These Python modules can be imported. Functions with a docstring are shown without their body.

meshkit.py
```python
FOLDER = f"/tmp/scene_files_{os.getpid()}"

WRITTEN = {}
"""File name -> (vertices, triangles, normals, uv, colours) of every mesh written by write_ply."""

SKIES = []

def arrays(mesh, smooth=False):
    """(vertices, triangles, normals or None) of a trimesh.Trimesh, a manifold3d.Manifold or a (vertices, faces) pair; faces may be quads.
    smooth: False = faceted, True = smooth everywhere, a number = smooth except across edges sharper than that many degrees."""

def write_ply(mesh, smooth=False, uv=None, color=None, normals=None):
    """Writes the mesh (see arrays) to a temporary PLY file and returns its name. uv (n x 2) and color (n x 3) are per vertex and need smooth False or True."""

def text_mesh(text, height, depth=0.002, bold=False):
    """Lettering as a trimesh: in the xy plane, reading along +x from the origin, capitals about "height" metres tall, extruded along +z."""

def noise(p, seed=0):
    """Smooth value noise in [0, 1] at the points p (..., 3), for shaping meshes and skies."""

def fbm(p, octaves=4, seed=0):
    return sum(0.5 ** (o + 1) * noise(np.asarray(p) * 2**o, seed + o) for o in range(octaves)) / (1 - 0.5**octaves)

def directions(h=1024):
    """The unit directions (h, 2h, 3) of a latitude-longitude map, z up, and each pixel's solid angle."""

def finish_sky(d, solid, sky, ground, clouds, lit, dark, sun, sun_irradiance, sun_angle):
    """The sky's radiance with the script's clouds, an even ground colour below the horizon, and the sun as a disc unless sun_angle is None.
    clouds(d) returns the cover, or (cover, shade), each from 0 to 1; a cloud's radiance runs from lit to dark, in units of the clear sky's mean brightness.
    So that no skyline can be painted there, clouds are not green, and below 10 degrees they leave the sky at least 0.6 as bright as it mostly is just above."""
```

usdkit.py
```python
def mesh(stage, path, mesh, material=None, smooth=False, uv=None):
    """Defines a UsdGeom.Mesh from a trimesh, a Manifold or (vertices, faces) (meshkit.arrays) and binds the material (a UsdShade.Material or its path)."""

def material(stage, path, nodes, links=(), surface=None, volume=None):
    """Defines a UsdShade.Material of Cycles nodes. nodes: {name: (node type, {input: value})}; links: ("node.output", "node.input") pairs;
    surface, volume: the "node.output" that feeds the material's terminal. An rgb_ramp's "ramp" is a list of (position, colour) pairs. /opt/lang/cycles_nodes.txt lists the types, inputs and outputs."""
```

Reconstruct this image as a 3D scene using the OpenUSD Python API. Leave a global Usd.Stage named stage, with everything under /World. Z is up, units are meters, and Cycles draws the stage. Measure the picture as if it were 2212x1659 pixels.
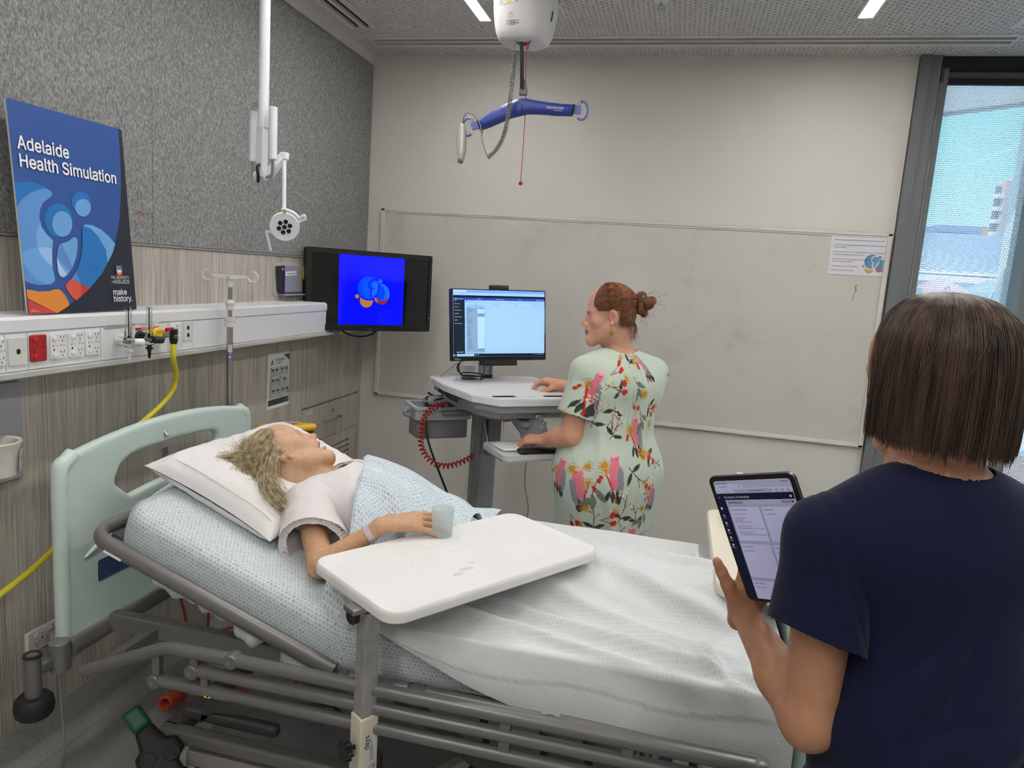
import math, random
import numpy as np, trimesh, manifold3d as m3, shapely, usdkit, meshkit
from shapely.geometry import Polygon, Point, LineString, box as sbox
from shapely import affinity as aff
from shapely.ops import unary_union
from scipy import ndimage
from pxr import Usd, UsdGeom, UsdLux, UsdShade, Gf, Sdf, Vt

stage = Usd.Stage.CreateInMemory()
UsdGeom.SetStageUpAxis(stage, 'Z')
UsdGeom.Xform.Define(stage, '/World')
# ------------------------------------------------------------------ camera, sky, sun, exposure
YAW, PITCH, ROLL, FPX = 0.2185, 0.1518, 0.0687, 1544.28
CAM = np.array([1.9751, -4.3118, 1.7313])
EXPOSURE = 0.0
SKY = 2.1
SUN = 1.5
LAMP = 52.0
cam = UsdGeom.Camera.Define(stage, '/World/camera')
cam.CreateHorizontalApertureAttr(36.0)
cam.CreateFocalLengthAttr(36.0 * FPX / 2212)
cam.CreateFStopAttr(0.0)
cam.CreateExposureAttr(EXPOSURE)
_cy, _sy, _cp, _sp = math.cos(YAW), math.sin(YAW), math.cos(PITCH), math.sin(PITCH)
_f = np.array([-_sy * _cp, _cy * _cp, -_sp]); _r = np.array([_cy, _sy, 0.0]); _u = np.cross(_r, _f)
_R = math.cos(ROLL) * _r + math.sin(ROLL) * _u; _U = -math.sin(ROLL) * _r + math.cos(ROLL) * _u
_m = np.eye(4); _m[0, :3] = _R; _m[1, :3] = _U; _m[2, :3] = -_f; _m[3, :3] = CAM
cam.AddTransformOp().Set(Gf.Matrix4d(*_m.ravel().tolist()))

def lin(c):
    """sRGB (0-255 triple or #hex) to linear."""
    if isinstance(c, str):
        c = [int(c[i:i + 2], 16) for i in (1, 3, 5)]
    c = np.asarray(c, float) / 255
    return np.where(c < 0.04045, c / 12.92, ((c + 0.055) / 1.055) ** 2.4)

dome = UsdLux.DomeLight.Define(stage, '/World/sky_dome')
dome.CreateIntensityAttr(1.0)
sky_mat = usdkit.material(stage, '/World/Looks/sky', {
    'tc': ('texture_coordinate', {}), 'sx': ('separate_xyz', {}),
    'rp': ('rgb_ramp', {'ramp': [(0.0, lin((176, 205, 214))), (0.5, lin((176, 222, 232))), (0.56, lin((140, 214, 236))), (0.68, lin((84, 170, 228))), (1.0, lin((40, 110, 200)))]}),
    'mr': ('map_range', {'from_min': -1.0, 'from_max': 1.0, 'to_min': 0.0, 'to_max': 1.0}),
    'bg': ('background_shader', {'strength': SKY})},
    [('tc.generated', 'sx.vector'), ('sx.z', 'mr.value'), ('mr.result', 'rp.fac'), ('rp.color', 'bg.color')], surface='bg.background')
UsdShade.MaterialBindingAPI.Apply(dome.GetPrim()).Bind(sky_mat)
sun = UsdLux.DistantLight.Define(stage, '/World/sun')
sun.CreateIntensityAttr(SUN); sun.CreateNormalizeAttr(True); sun.CreateAngleAttr(0.53); sun.CreateColorAttr(Gf.Vec3f(1.0, 0.94, 0.86))
sun.AddRotateXYZOp().Set(Gf.Vec3f(38, 0, -28))

# ------------------------------------------------------------------ scene-tree helpers
used = set()
def numbered(parent, name):
    p, k = f'{parent}/{name}', 0
    while p in used:
        k += 1; p = f'{parent}/{name}_{k:03d}'
    used.add(p)
    return p

def V(*a): return np.array(a, float)
def unit(v): v = np.asarray(v, float); return v / (np.linalg.norm(v) + 1e-12)
def frame(o, x, y=None, z=None):
    """4x4 with the given axes as columns (z defaults to x cross y)."""
    x = unit(x)
    if y is not None:
        y = unit(np.asarray(y, float) - x * np.dot(x, y)); z = np.cross(x, y)
    else:
        z = unit(np.asarray(z, float) - x * np.dot(x, z)); y = np.cross(z, x)
    m = np.eye(4); m[:3, 0], m[:3, 1], m[:3, 2], m[:3, 3] = x, y, z, o
    return m
def rotz(a): c, s = math.cos(a), math.sin(a); return np.array([[c, -s, 0, 0], [s, c, 0, 0], [0, 0, 1, 0], [0, 0, 0, 1.0]])
def rotx(a): c, s = math.cos(a), math.sin(a); return np.array([[1, 0, 0, 0], [0, c, -s, 0], [0, s, c, 0], [0, 0, 0, 1.0]])
def roty(a): c, s = math.cos(a), math.sin(a); return np.array([[c, 0, s, 0], [0, 1, 0, 0], [-s, 0, c, 0], [0, 0, 0, 1.0]])
def trans(*t): m = np.eye(4); m[:3, 3] = t; return m

def arr(mesh):
    if isinstance(mesh, list):
        vs, fs, n = [], [], 0
        for q in mesh:
            v, f = arr(q); vs.append(v); fs.append(f + n); n += len(v)
        return np.vstack(vs), np.vstack(fs)
    v, f, _ = meshkit.arrays(mesh); return v, f
def tf(mesh, M):
    v, f = arr(mesh); v = v @ M[:3, :3].T + M[:3, 3]
    if np.linalg.det(M[:3, :3]) < 0: f = f[:, ::-1]
    return v, f
def mv(mesh, *t): return tf(mesh, trans(*t))

class Thing:
    def __init__(self, name, label, cat, loc=(0, 0, 0), rz=0.0, group=None, world=True, kind=None):
        self.path = numbered('/World', name)
        x = UsdGeom.Xform.Define(stage, self.path)
        x.AddTranslateOp().Set(Gf.Vec3d(*map(float, loc)))
        if rz: x.AddRotateZOp().Set(math.degrees(rz))
        self.M = np.linalg.inv(trans(*loc) @ rotz(rz)) if world else np.eye(4)
        self.prim = x.GetPrim()
        tag(self.prim, label, cat, group, kind)
    def part(self, name, mesh, mat, parent=None, smooth=35, label=None, colors=None, uv=None, kind=None):
        base = parent.GetPath().pathString if parent is not None else self.path
        p = put(numbered(base, name), tf(mesh, self.M), mat, smooth, colors, uv)
        tag(p, label, None, None, kind)
        return p
def tag(p, label=None, cat=None, group=None, kind=None):
    for k, v in (('label', label), ('category', cat), ('group', group), ('kind', kind)):
        if v: p.SetCustomDataByKey(k, v)
def put(path, mesh, mat, smooth=35, colors=None, uv=None):
    if colors is not None or uv is not None: smooth = True if smooth else False
    v, f = arr(mesh)
    m = usdkit.mesh(stage, path, (v, f), mat, smooth=smooth, uv=uv)
    if colors is not None:
        UsdGeom.PrimvarsAPI(m).CreatePrimvar('paint', Sdf.ValueTypeNames.Color3fArray, 'vertex').Set(Vt.Vec3fArray.FromNumpy(np.asarray(colors, np.float32)))
    return m.GetPrim()
def one(name, mesh, mat, label, cat, group=None, smooth=35, colors=None, uv=None, kind=None):
    p = put(numbered('/World', name), mesh, mat, smooth, colors, uv); tag(p, label, cat, group, kind); return p
def struct(name, mesh, mat, label=None, smooth=35, **k):
    p = put(numbered('/World', name), mesh, mat, smooth, **k); tag(p, label, None, None, 'structure'); return p
def sub(parent, name, mesh, mat, smooth=35, label=None, **k):
    p = put(numbered(parent.GetPath().pathString, name), mesh, mat, smooth, **k); tag(p, label); return p

# ------------------------------------------------------------------ materials
_mats = {}
def mat(name, color=(200, 200, 200), rough=0.5, metal=0.0, spec=0.5, bump=None, vary=None, emit=None, **extra):
    """Plain principled material. bump = (scale, distance, strength); vary = (scale, amount) mottles the colour by noise."""
    if name in _mats: return _mats[name]
    c = lin(color)
    n = {'p': ('principled_bsdf', {'base_color': c, 'roughness': rough, 'metallic': metal, 'specular_ior_level': spec, **extra})}
    l = []
    if emit: n['p'][1].update({'emission_color': lin(emit[0]), 'emission_strength': emit[1]})
    if bump or vary: n['tc'] = ('texture_coordinate', {})
    if vary:
        n['nz'] = ('noise_texture', {'scale': vary[0], 'detail': 3.0})
        n['rp'] = ('rgb_ramp', {'ramp': [(0.25, c * (1 - vary[1])), (0.75, np.minimum(c * (1 + vary[1]), 1))]})
        l += [('tc.object', 'nz.vector'), ('nz.fac', 'rp.fac'), ('rp.color', 'p.base_color')]
    if bump:
        n['bn'] = ('noise_texture', {'scale': bump[0], 'detail': 3.0}); n['bm'] = ('bump', {'distance': bump[1], 'strength': bump[2]})
        l += [('tc.object', 'bn.vector'), ('bn.fac', 'bm.height'), ('bm.normal', 'p.normal')]
    _mats[name] = usdkit.material(stage, f'/World/Looks/{name}', n, l, surface='p.BSDF')
    return _mats[name]
def paintmat(name, rough=0.5, emit=0.0, bump=None, spec=0.5, sss=0.0, mottle=None, sheen=0.0):
    """Colour from the mesh's primvar "paint"."""
    if name in _mats: return _mats[name]
    n = {'a': ('attribute', {'attribute': 'paint'}), 'p': ('principled_bsdf', {'roughness': rough, 'specular_ior_level': spec, 'sheen_weight': sheen})}
    l = []; src = 'a.color'
    if bump or mottle: n['tc'] = ('texture_coordinate', {})
    if mottle:
        n['nz'] = ('noise_texture', {'scale': mottle[0], 'detail': 4.0}); n['mr'] = ('map_range', {'from_min': .3, 'from_max': .7, 'to_min': 1 - mottle[1], 'to_max': 1 + mottle[1]})
        n['vm'] = ('vector_math', {'math_type': 'scale'})
        l += [('tc.object', 'nz.vector'), ('nz.fac', 'mr.value'), ('a.vector', 'vm.vector1'), ('mr.result', 'vm.scale')]; src = 'vm.vector'
    l.append((src, 'p.base_color'))
    if sss: n['p'][1].update({'subsurface_weight': sss, 'subsurface_radius': (0.9, 0.35, 0.2), 'subsurface_scale': 0.004})
    if emit: n['p'][1]['emission_strength'] = emit; l.append((src, 'p.emission_color'))
    if bump:
        n['bn'] = ('noise_texture', {'scale': bump[0], 'detail': 3.0}); n['bm'] = ('bump', {'distance': bump[1], 'strength': bump[2]})
        l += [('tc.object', 'bn.vector'), ('bn.fac', 'bm.height'), ('bm.normal', 'p.normal')]
    _mats[name] = usdkit.material(stage, f'/World/Looks/{name}', n, l, surface='p.BSDF')
    return _mats[name]

# ------------------------------------------------------------------ mesh builders
def box(x0, x1, y0, y1, z0, z1):
    return tf(trimesh.creation.box([1, 1, 1]), np.diag([x1 - x0, y1 - y0, z1 - z0, 1]) + np.array([[0, 0, 0, (x0 + x1) / 2], [0, 0, 0, (y0 + y1) / 2], [0, 0, 0, (z0 + z1) / 2], [0, 0, 0, 0]]))
def cbox(c, s): c, s = np.asarray(c, float), np.asarray(s, float) / 2; return box(c[0] - s[0], c[0] + s[0], c[1] - s[1], c[1] + s[1], c[2] - s[2], c[2] + s[2])
def rbox(x0, x1, y0, y1, z0, z1, r=0.005, n=8):
    r = min(r, (x1 - x0) / 2.001, (y1 - y0) / 2.001, (z1 - z0) / 2.001)
    s = m3.Manifold.sphere(r, n)
    return arr(m3.Manifold.batch_hull([s.translate((x, y, z)) for x in (x0 + r, x1 - r) for y in (y0 + r, y1 - r) for z in (z0 + r, z1 - r)]))
def extr(poly, h, M=None, chamfer=0.0):
    """Shapely polygon in the xy plane, extruded from z = 0 to h; chamfer bevels the top edge."""
    out = []
    for g in (poly.geoms if hasattr(poly, 'geoms') else [poly]):
        if g.is_empty or g.area < 1e-10: continue
        if chamfer:
            g2 = g.buffer(-chamfer)
            cs = [np.array(r.coords)[:-1, :2] for r in [shapely.geometry.polygon.orient(g).exterior] ]
            a = m3.CrossSection([cs[0].tolist()]).extrude(h - chamfer)
            b = m3.CrossSection([np.array(shapely.geometry.polygon.orient(g2).exterior.coords)[:-1].tolist()]).extrude(1e-5).translate((0, 0, h - 1e-5))
            out.append(arr(m3.Manifold.hull(a + b)))
        else:
            t = trimesh.creation.extrude_polygon(g, h); out.append((np.array(t.vertices), np.array(t.faces)))
    q = arr(out); return tf(q, M) if M is not None else q
def rrect(w, h, r, cx=0, cy=0, n=6):
    r = min(r, w / 2 - 1e-6, h / 2 - 1e-6)
    return sbox(cx - w / 2 + r, cy - h / 2 + r, cx + w / 2 - r, cy + h / 2 - r).buffer(r, quad_segs=n) if r > 0 else sbox(cx - w / 2, cy - h / 2, cx + w / 2, cy + h / 2)
def lathe(profile, M=None, n=32, cap=True):
    """Revolves (radius, z) pairs about z."""
    p = np.asarray(profile, float); a = np.arange(n) * 2 * np.pi / n
    v = np.stack([p[:, None, 0] * np.cos(a), p[:, None, 0] * np.sin(a), np.broadcast_to(p[:, None, 1], (len(p), n))], -1).reshape(-1, 3)
    i, j = np.meshgrid(np.arange(len(p) - 1), np.arange(n), indexing='ij'); j2 = (j + 1) % n
    q = np.stack([i * n + j, i * n + j2, (i + 1) * n + j2, (i + 1) * n + j], -1).reshape(-1, 4)
    f = [q[:, [0, 1, 2]], q[:, [0, 2, 3]]]
    if cap:
        v = np.vstack([v, [[0, 0, p[0, 1]], [0, 0, p[-1, 1]]]]); b = len(v) - 2; k = np.arange(n); k2 = (k + 1) % n; e = (len(p) - 1) * n
        if p[0, 0] > 1e-6: f.append(np.stack([np.full(n, b), k2, k], 1))
        if p[-1, 0] > 1e-6: f.append(np.stack([np.full(n, b + 1), e + k, e + k2], 1))
    q = v, np.vstack(f)
    return tf(q, M) if M is not None else q
def aim(o, d):
    d = unit(d); x = np.cross([0, 0, 1.0] if abs(d[2]) < .95 else [1.0, 0, 0], d); return frame(o, x, np.cross(d, unit(x)))
def cyl(a, b, r, r2=None, n=24, ch=0.0):
    a, b = np.asarray(a, float), np.asarray(b, float); h = np.linalg.norm(b - a); r2 = r if r2 is None else r2
    p = [(r, 0), (r2, h)] if not ch else [(r - ch, 0), (r, ch), (r2, h - ch), (r2 - ch, h)]
    return lathe(p, aim(a, b - a), n)
def spline(pts, n=60, closed=False):
    from scipy.interpolate import CubicSpline
    p = np.asarray(pts, float)
    if closed: p = np.vstack([p, p[:1]])
    t = np.r_[0, np.cumsum(np.linalg.norm(np.diff(p, axis=0), axis=1) ** .5)]
    return CubicSpline(t, p, bc_type='periodic' if closed else 'natural')(np.linspace(0, t[-1], n))
def fillet(pts, r, n=6):
    """Polyline with rounded corners."""
    p = [np.asarray(q, float) for q in pts]; out = [p[0]]
    for a, b, c in zip(p, p[1:], p[2:]):
        u, w = unit(a - b), unit(c - b); ang = math.acos(np.clip(u @ w, -1, 1)); d = min(r / max(math.tan(ang / 2), 1e-3), np.linalg.norm(a - b) * .49, np.linalg.norm(c - b) * .49)
        s, e = b + u * d, b + w * d
        for t in np.linspace(0, 1, n + 1): out.append((1 - t) ** 2 * s + 2 * t * (1 - t) * b + t * t * e)
    return np.array(out + [p[-1]])
def sweep(path, prof, closed=False, cap=True, up=None, scale=None):
    """Sweeps a closed 2D profile along a path (parallel transport)."""
    p = np.asarray(path, float); prof = np.asarray(prof, float); m = len(prof); n = len(p)
    t = np.gradient(p, axis=0) if not closed else np.roll(p, -1, 0) - np.roll(p, 1, 0)
    t /= np.linalg.norm(t, axis=1, keepdims=True) + 1e-12
    u = np.asarray(up, float) if up is not None else (V(0, 0, 1) if abs(t[0][2]) < .9 else V(1, 0, 0))
    A = []
    a = unit(u - t[0] * (u @ t[0]))
    for k in range(n):
        if up is not None: a = unit(u - t[k] * (u @ t[k]))
        else: a = unit(a - t[k] * (a @ t[k]))
        A.append(a)
    A = np.array(A); B = np.cross(t, A); s = np.ones(n) if scale is None else np.asarray(scale)
    v = (p[:, None] + s[:, None, None] * (prof[None, :, :1] * B[:, None] + prof[None, :, 1:] * A[:, None])).reshape(-1, 3)
    i, j = np.meshgrid(np.arange(n if closed else n - 1), np.arange(m), indexing='ij'); i2 = (i + 1) % n; j2 = (j + 1) % m
    q = np.stack([i * m + j, i * m + j2, i2 * m + j2, i2 * m + j], -1).reshape(-1, 4)
    f = [q[:, [0, 2, 1]], q[:, [0, 3, 2]]]
    if cap and not closed:
        v = np.vstack([v, p[:1], p[-1:]]); k = np.arange(m); k2 = (k + 1) % m
        f += [np.stack([np.full(m, len(v) - 2), k, k2], 1), np.stack([np.full(m, len(v) - 1), (n - 1) * m + k2, (n - 1) * m + k], 1)]
    f = np.vstack(f)[:, ::-1]
    return v, f
def circ(r, n=12): a = np.arange(n) * 2 * np.pi / n; return np.stack([np.cos(a), np.sin(a)], 1) * r
def tube(path, r, n=12, closed=False, scale=None): return sweep(path, circ(r, n), closed, scale=scale)
def coil(path, R, r, turns, n_per=14, n=8):
    """A helix wound about a path."""
    p = np.asarray(path, float); s = np.r_[0, np.cumsum(np.linalg.norm(np.diff(p, axis=0), axis=1))]; k = int(turns * n_per); q = np.linspace(0, s[-1], k)
    c = np.stack([np.interp(q, s, p[:, i]) for i in range(3)], 1); t = np.gradient(c, axis=0); t /= np.linalg.norm(t, axis=1, keepdims=True)
    a = unit(np.cross(t[0], [0.3, 0.2, 0.9])); out = []
    for i in range(k):
        a = unit(a - t[i] * (a @ t[i])); b = np.cross(t[i], a); ph = 2 * np.pi * turns * i / k
        out.append(c[i] + R * (math.cos(ph) * a + math.sin(ph) * b))
    return tube(out, r, n)
def grid(P, closed_u=False, closed_v=False):
    """(n, m, 3) points to a quad mesh; also uv indices."""
    n, m = P.shape[:2]; i, j = np.meshgrid(np.arange(n if closed_u else n - 1), np.arange(m if closed_v else m - 1), indexing='ij')
    i2, j2 = (i + 1) % n, (j + 1) % m
    q = np.stack([i * m + j, i2 * m + j, i2 * m + j2, i * m + j2], -1).reshape(-1, 4)
    return P.reshape(-1, 3), np.vstack([q[:, [0, 1, 2]], q[:, [0, 2, 3]]])

# flat print: coloured shapes and lettering on one plane, each layer 0.15 mm above the last
class Print:
    def __init__(self): self.v, self.f, self.c, self.n, self.z = [], [], [], 0, 0.0003
    def _add(self, v, f, c):
        self.v.append(v); self.f.append(f + self.n); self.n += len(v); self.c.append(np.broadcast_to(lin(c), (len(v), 3)))
    def poly(self, g, c, up=1):
        self.z += 0.00015 * up
        for q in (g.geoms if hasattr(g, 'geoms') else [g]):
            if q.geom_type != 'Polygon' or q.area < 1e-9: continue
            v, f = trimesh.creation.triangulate_polygon(q)
            v = np.asarray(v); f = np.asarray(f)
            a = np.cross(v[f[:, 1]] - v[f[:, 0]], v[f[:, 2]] - v[f[:, 0]]); f = np.where(a[:, None] < 0, f[:, ::-1], f)
            self._add(np.c_[v, np.full(len(v), self.z)], f, c)
        return self
    def rect(self, x0, y0, x1, y1, c, r=0.0, up=1):
        return self.poly(rrect(x1 - x0, y1 - y0, r, (x0 + x1) / 2, (y0 + y1) / 2) if r else sbox(x0, y0, x1, y1), c, up)
    def text(self, s, x, y, h, c, bold=False, width=None, rot=0.0, align='l', up=1):
        self.z += 0.00015 * up
        t = meshkit.text_mesh(s, h, 0.001, bold); v, f = np.array(t.vertices), np.array(t.faces)
        f = f[t.face_normals[:, 2] > .5]; ix, f = np.unique(f, return_inverse=True); f = f.reshape(-1, 3); v = v[ix]
        if width: v[:, 0] *= width / v[:, 0].max()
        w = v[:, 0].max(); v[:, 0] -= {'l': 0, 'c': w / 2, 'r': w}[align]
        cr, sr = math.cos(rot), math.sin(rot); v = np.c_[v[:, 0] * cr - v[:, 1] * sr + x, v[:, 0] * sr + v[:, 1] * cr + y, np.full(len(v), self.z)]
        self._add(v, f, c); return self
    def scribble(self, x, y, w, h, c, seed=0, up=1):
        """A line of print too small to read, as word-long strokes."""
        rng = random.Random(seed); g, q = [], x
        while q < x + w - h:
            k = min(rng.uniform(1.2, 4.5) * h, x + w - q); g.append(sbox(q, y, q + k, y + h * .62)); q += k + h * .55
        return self.poly(unary_union(g), c, up)
    def mesh(self, M): return tf((np.vstack(self.v), np.vstack(self.f)), M), np.vstack(self.c)
def printed(thing, pr, M, m, name='print', parent=None, label=None):
    q, c = pr.mesh(M); return thing.part(name, q, m, parent, smooth=False, colors=c, label=label)
# ------------------------------------------------------------------ materials of the room
M_print = paintmat('print', 0.45)
M_screen = paintmat('screen_print', 0.12, emit=1.1)
M_plaster = mat('plaster_wall', (213, 210, 203), 0.62, bump=(900, .0004, .25))
M_ceil = mat('ceiling_paint', (205, 203, 199), 0.75)
M_white = mat('white_plastic', (226, 226, 226), 0.35)
M_offwhite = mat('offwhite_plastic', (212, 210, 204), 0.4)
M_panel = mat('white_enamel', (222, 223, 226), 0.38)
M_lip = mat('grey_enamel_lip', (196, 196, 192), 0.4)
M_alu = mat('silver_aluminium', (190, 192, 194), 0.33, 0.85)
M_dark = mat('dark_void', (22, 22, 22), 0.8)
M_black = mat('black_plastic', (18, 18, 19), 0.38)
M_blackrub = mat('black_rubber', (30, 30, 32), 0.65)
M_greyframe = mat('grey_window_frame', (112, 114, 117), 0.45)
M_steel = mat('brushed_steel', (176, 174, 170), 0.28, 1.0)
M_chrome = mat('chrome', (205, 205, 205), 0.12, 1.0)
M_lamp = mat('lamp_diffuser', (250, 250, 250), 0.5, emit=((255, 252, 248), LAMP))
M_glassy = mat('clear_plastic', (245, 248, 248), 0.08, transmission_weight=1.0, ior=1.15)

def wood():
    n = {'g': ('geometry', {}), 'm1': ('mapping', {'scale': (1, 150, 2.2)}), 'n1': ('noise_texture', {'scale': 1.0, 'detail': 3.0, 'roughness': .6}),
         'm2': ('mapping', {'scale': (1, 420, 3.0)}), 'n2': ('noise_texture', {'scale': 1.0, 'detail': 2.0}),
         'm3': ('mapping', {'scale': (1, 14, .3)}), 'n3': ('noise_texture', {'scale': 1.0, 'detail': 2.0}),
         'r1': ('rgb_ramp', {'ramp': [(.30, lin((156, 149, 140))), (.45, lin((190, 183, 174))), (.58, lin((206, 200, 191))), (.72, lin((178, 171, 162)))]}),
         'r2': ('rgb_ramp', {'ramp': [(.33, lin((142, 135, 128))), (.47, lin((255, 255, 255))), (1, lin((255, 255, 255)))]}),
         'r3': ('rgb_ramp', {'ramp': [(.3, lin((226, 224, 220))), (.7, lin((255, 255, 255)))]}),
         'x1': ('mix', {'mix_type': 'multiply', 'fac': .75}), 'x2': ('mix', {'mix_type': 'multiply', 'fac': 1.0}),
         'p': ('principled_bsdf', {'roughness': .5}), 'b': ('bump', {'distance': .0006, 'strength': .4})}
    l = [('g.position', f'm{k}.vector') for k in (1, 2, 3)] + [(f'm{k}.vector', f'n{k}.vector') for k in (1, 2, 3)] + [(f'n{k}.fac', f'r{k}.fac') for k in (1, 2, 3)]
    l += [('r1.color', 'x1.color1'), ('r2.color', 'x1.color2'), ('x1.color', 'x2.color1'), ('r3.color', 'x2.color2'), ('x2.color', 'p.base_color'), ('n2.fac', 'b.height'), ('b.normal', 'p.normal')]
    return usdkit.material(stage, '/World/Looks/grey_wood_laminate', n, l, surface='p.BSDF')
M_wood = wood()
def felt():
    n = {'g': ('geometry', {}), 'm1': ('mapping', {'scale': (60, 170, 85), 'rotation': (.45, 0, 0)}), 'n1': ('noise_texture', {'scale': 1.0, 'detail': 5.0, 'roughness': .7}),
         'm2': ('mapping', {'scale': (20, 65, 40), 'rotation': (.6, 0, 0)}), 'n2': ('noise_texture', {'scale': 1.0, 'detail': 3.0}),
         'r1': ('rgb_ramp', {'ramp': [(.34, lin((112, 112, 113))), (.5, lin((146, 146, 146))), (.66, lin((180, 180, 178)))]}),
         'r2': ('rgb_ramp', {'ramp': [(.3, lin((214, 214, 214))), (.7, lin((255, 255, 255)))]}), 'x': ('mix', {'mix_type': 'multiply', 'fac': .7}),
         'p': ('principled_bsdf', {'roughness': .95, 'specular_ior_level': .1}), 'b': ('bump', {'distance': .002, 'strength': .5})}
    l = [('g.position', 'm1.vector'), ('m1.vector', 'n1.vector'), ('n1.fac', 'r1.fac'), ('g.position', 'm2.vector'), ('m2.vector', 'n2.vector'), ('n2.fac', 'r2.fac'),
         ('r1.color', 'x.color1'), ('r2.color', 'x.color2'), ('x.color', 'p.base_color'), ('n1.fac', 'b.height'), ('b.normal', 'p.normal')]
    return usdkit.material(stage, '/World/Looks/grey_felt', n, l, surface='p.BSDF')
M_felt = felt()
def vinyl():
    n = {'g': ('geometry', {}), 'n1': ('noise_texture', {'scale': 420.0, 'detail': 3.0}), 'n2': ('noise_texture', {'scale': 2.2, 'detail': 3.0}), 'v': ('voronoi_texture', {'scale': 260.0}),
         'r1': ('rgb_ramp', {'ramp': [(.35, lin((136, 135, 133))), (.5, lin((166, 165, 162))), (.65, lin((194, 193, 190)))]}),
         'r2': ('rgb_ramp', {'ramp': [(.35, lin((232, 232, 232))), (.65, lin((255, 255, 255)))]}),
         'rv': ('rgb_ramp', {'ramp': [(.0, lin((140, 140, 138))), (.14, lin((255, 255, 255)))]}),
         'x': ('mix', {'mix_type': 'multiply', 'fac': 1.0}), 'x2': ('mix', {'mix_type': 'multiply', 'fac': .5}), 'p': ('principled_bsdf', {'roughness': .42})}
    l = [('g.position', f'{k}.vector') for k in ('n1', 'n2', 'v')] + [('n1.fac', 'r1.fac'), ('n2.fac', 'r2.fac'), ('v.distance', 'rv.fac'), ('r1.color', 'x.color1'), ('r2.color', 'x.color2'),
         ('x.color', 'x2.color1'), ('rv.color', 'x2.color2'), ('x2.color', 'p.base_color')]
    return usdkit.material(stage, '/World/Looks/speckled_vinyl', n, l, surface='p.BSDF')
M_vinyl = vinyl()

# ------------------------------------------------------------------ room shell
XR, YB, ZC = 6.2, -6.6, 3.0
struct('floor', box(-.25, XR + .2, YB - .2, .2, -.12, 0), M_vinyl, 'speckled grey vinyl floor')
wl = struct('wall_left', box(-.2, -.02, YB, .2, 0, ZC + .2), M_plaster, 'left wall with wood laminate below and grey felt above')
for a, b in ((YB, -3.2), (-3.2, -.757)):
    sub(wl, 'laminate_panel', rbox(-.02, 0, a + .0015, b - .0015, .15, 1.742, .0015), M_wood)
CY0, CY1, CZ0, CZ1, CZD = -.757, -.03, .16, .912, .69
cabp = Polygon([(-.757 + .0015, .15), (-.0015, .15), (-.0015, 1.742), (-.757 + .0015, 1.742)], [[(CY0 + .004, CZ0), (CY1, CZ0), (CY1, CZ1), (CY0 + .004, CZ1)]])
YZX = frame((-.02, 0, 0), (0, 1, 0), (0, 0, 1))
sub(wl, 'laminate_panel', extr(cabp, .02, YZX), M_wood)
for a, b in ((YB, -3.12), (-3.12, -1.925), (-1.925, -.002)):
    sub(wl, 'felt_panel', rbox(-.02, .012, a + .0008, b - .0008, 1.752, 2.935, .002), M_felt)
sub(wl, 'felt_edge', box(-.02, .006, YB, 0, 1.744, 1.751), M_lip)
sub(wl, 'plaster_band', box(-.02, .02, YB, 0, 2.94, ZC), M_plaster)
wb_ = struct('wall_back', box(-.2, 3.075, 0, .2, 0, ZC + .2), M_plaster, 'pale plaster back wall')
sub(wb_, 'sill_wall', box(3.075, XR, 0, .2, 0, .10), M_greyframe)
struct('wall_right', box(XR, XR + .2, YB, .2, 0, ZC + .2), M_plaster, 'right wall outside the frame')
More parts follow.
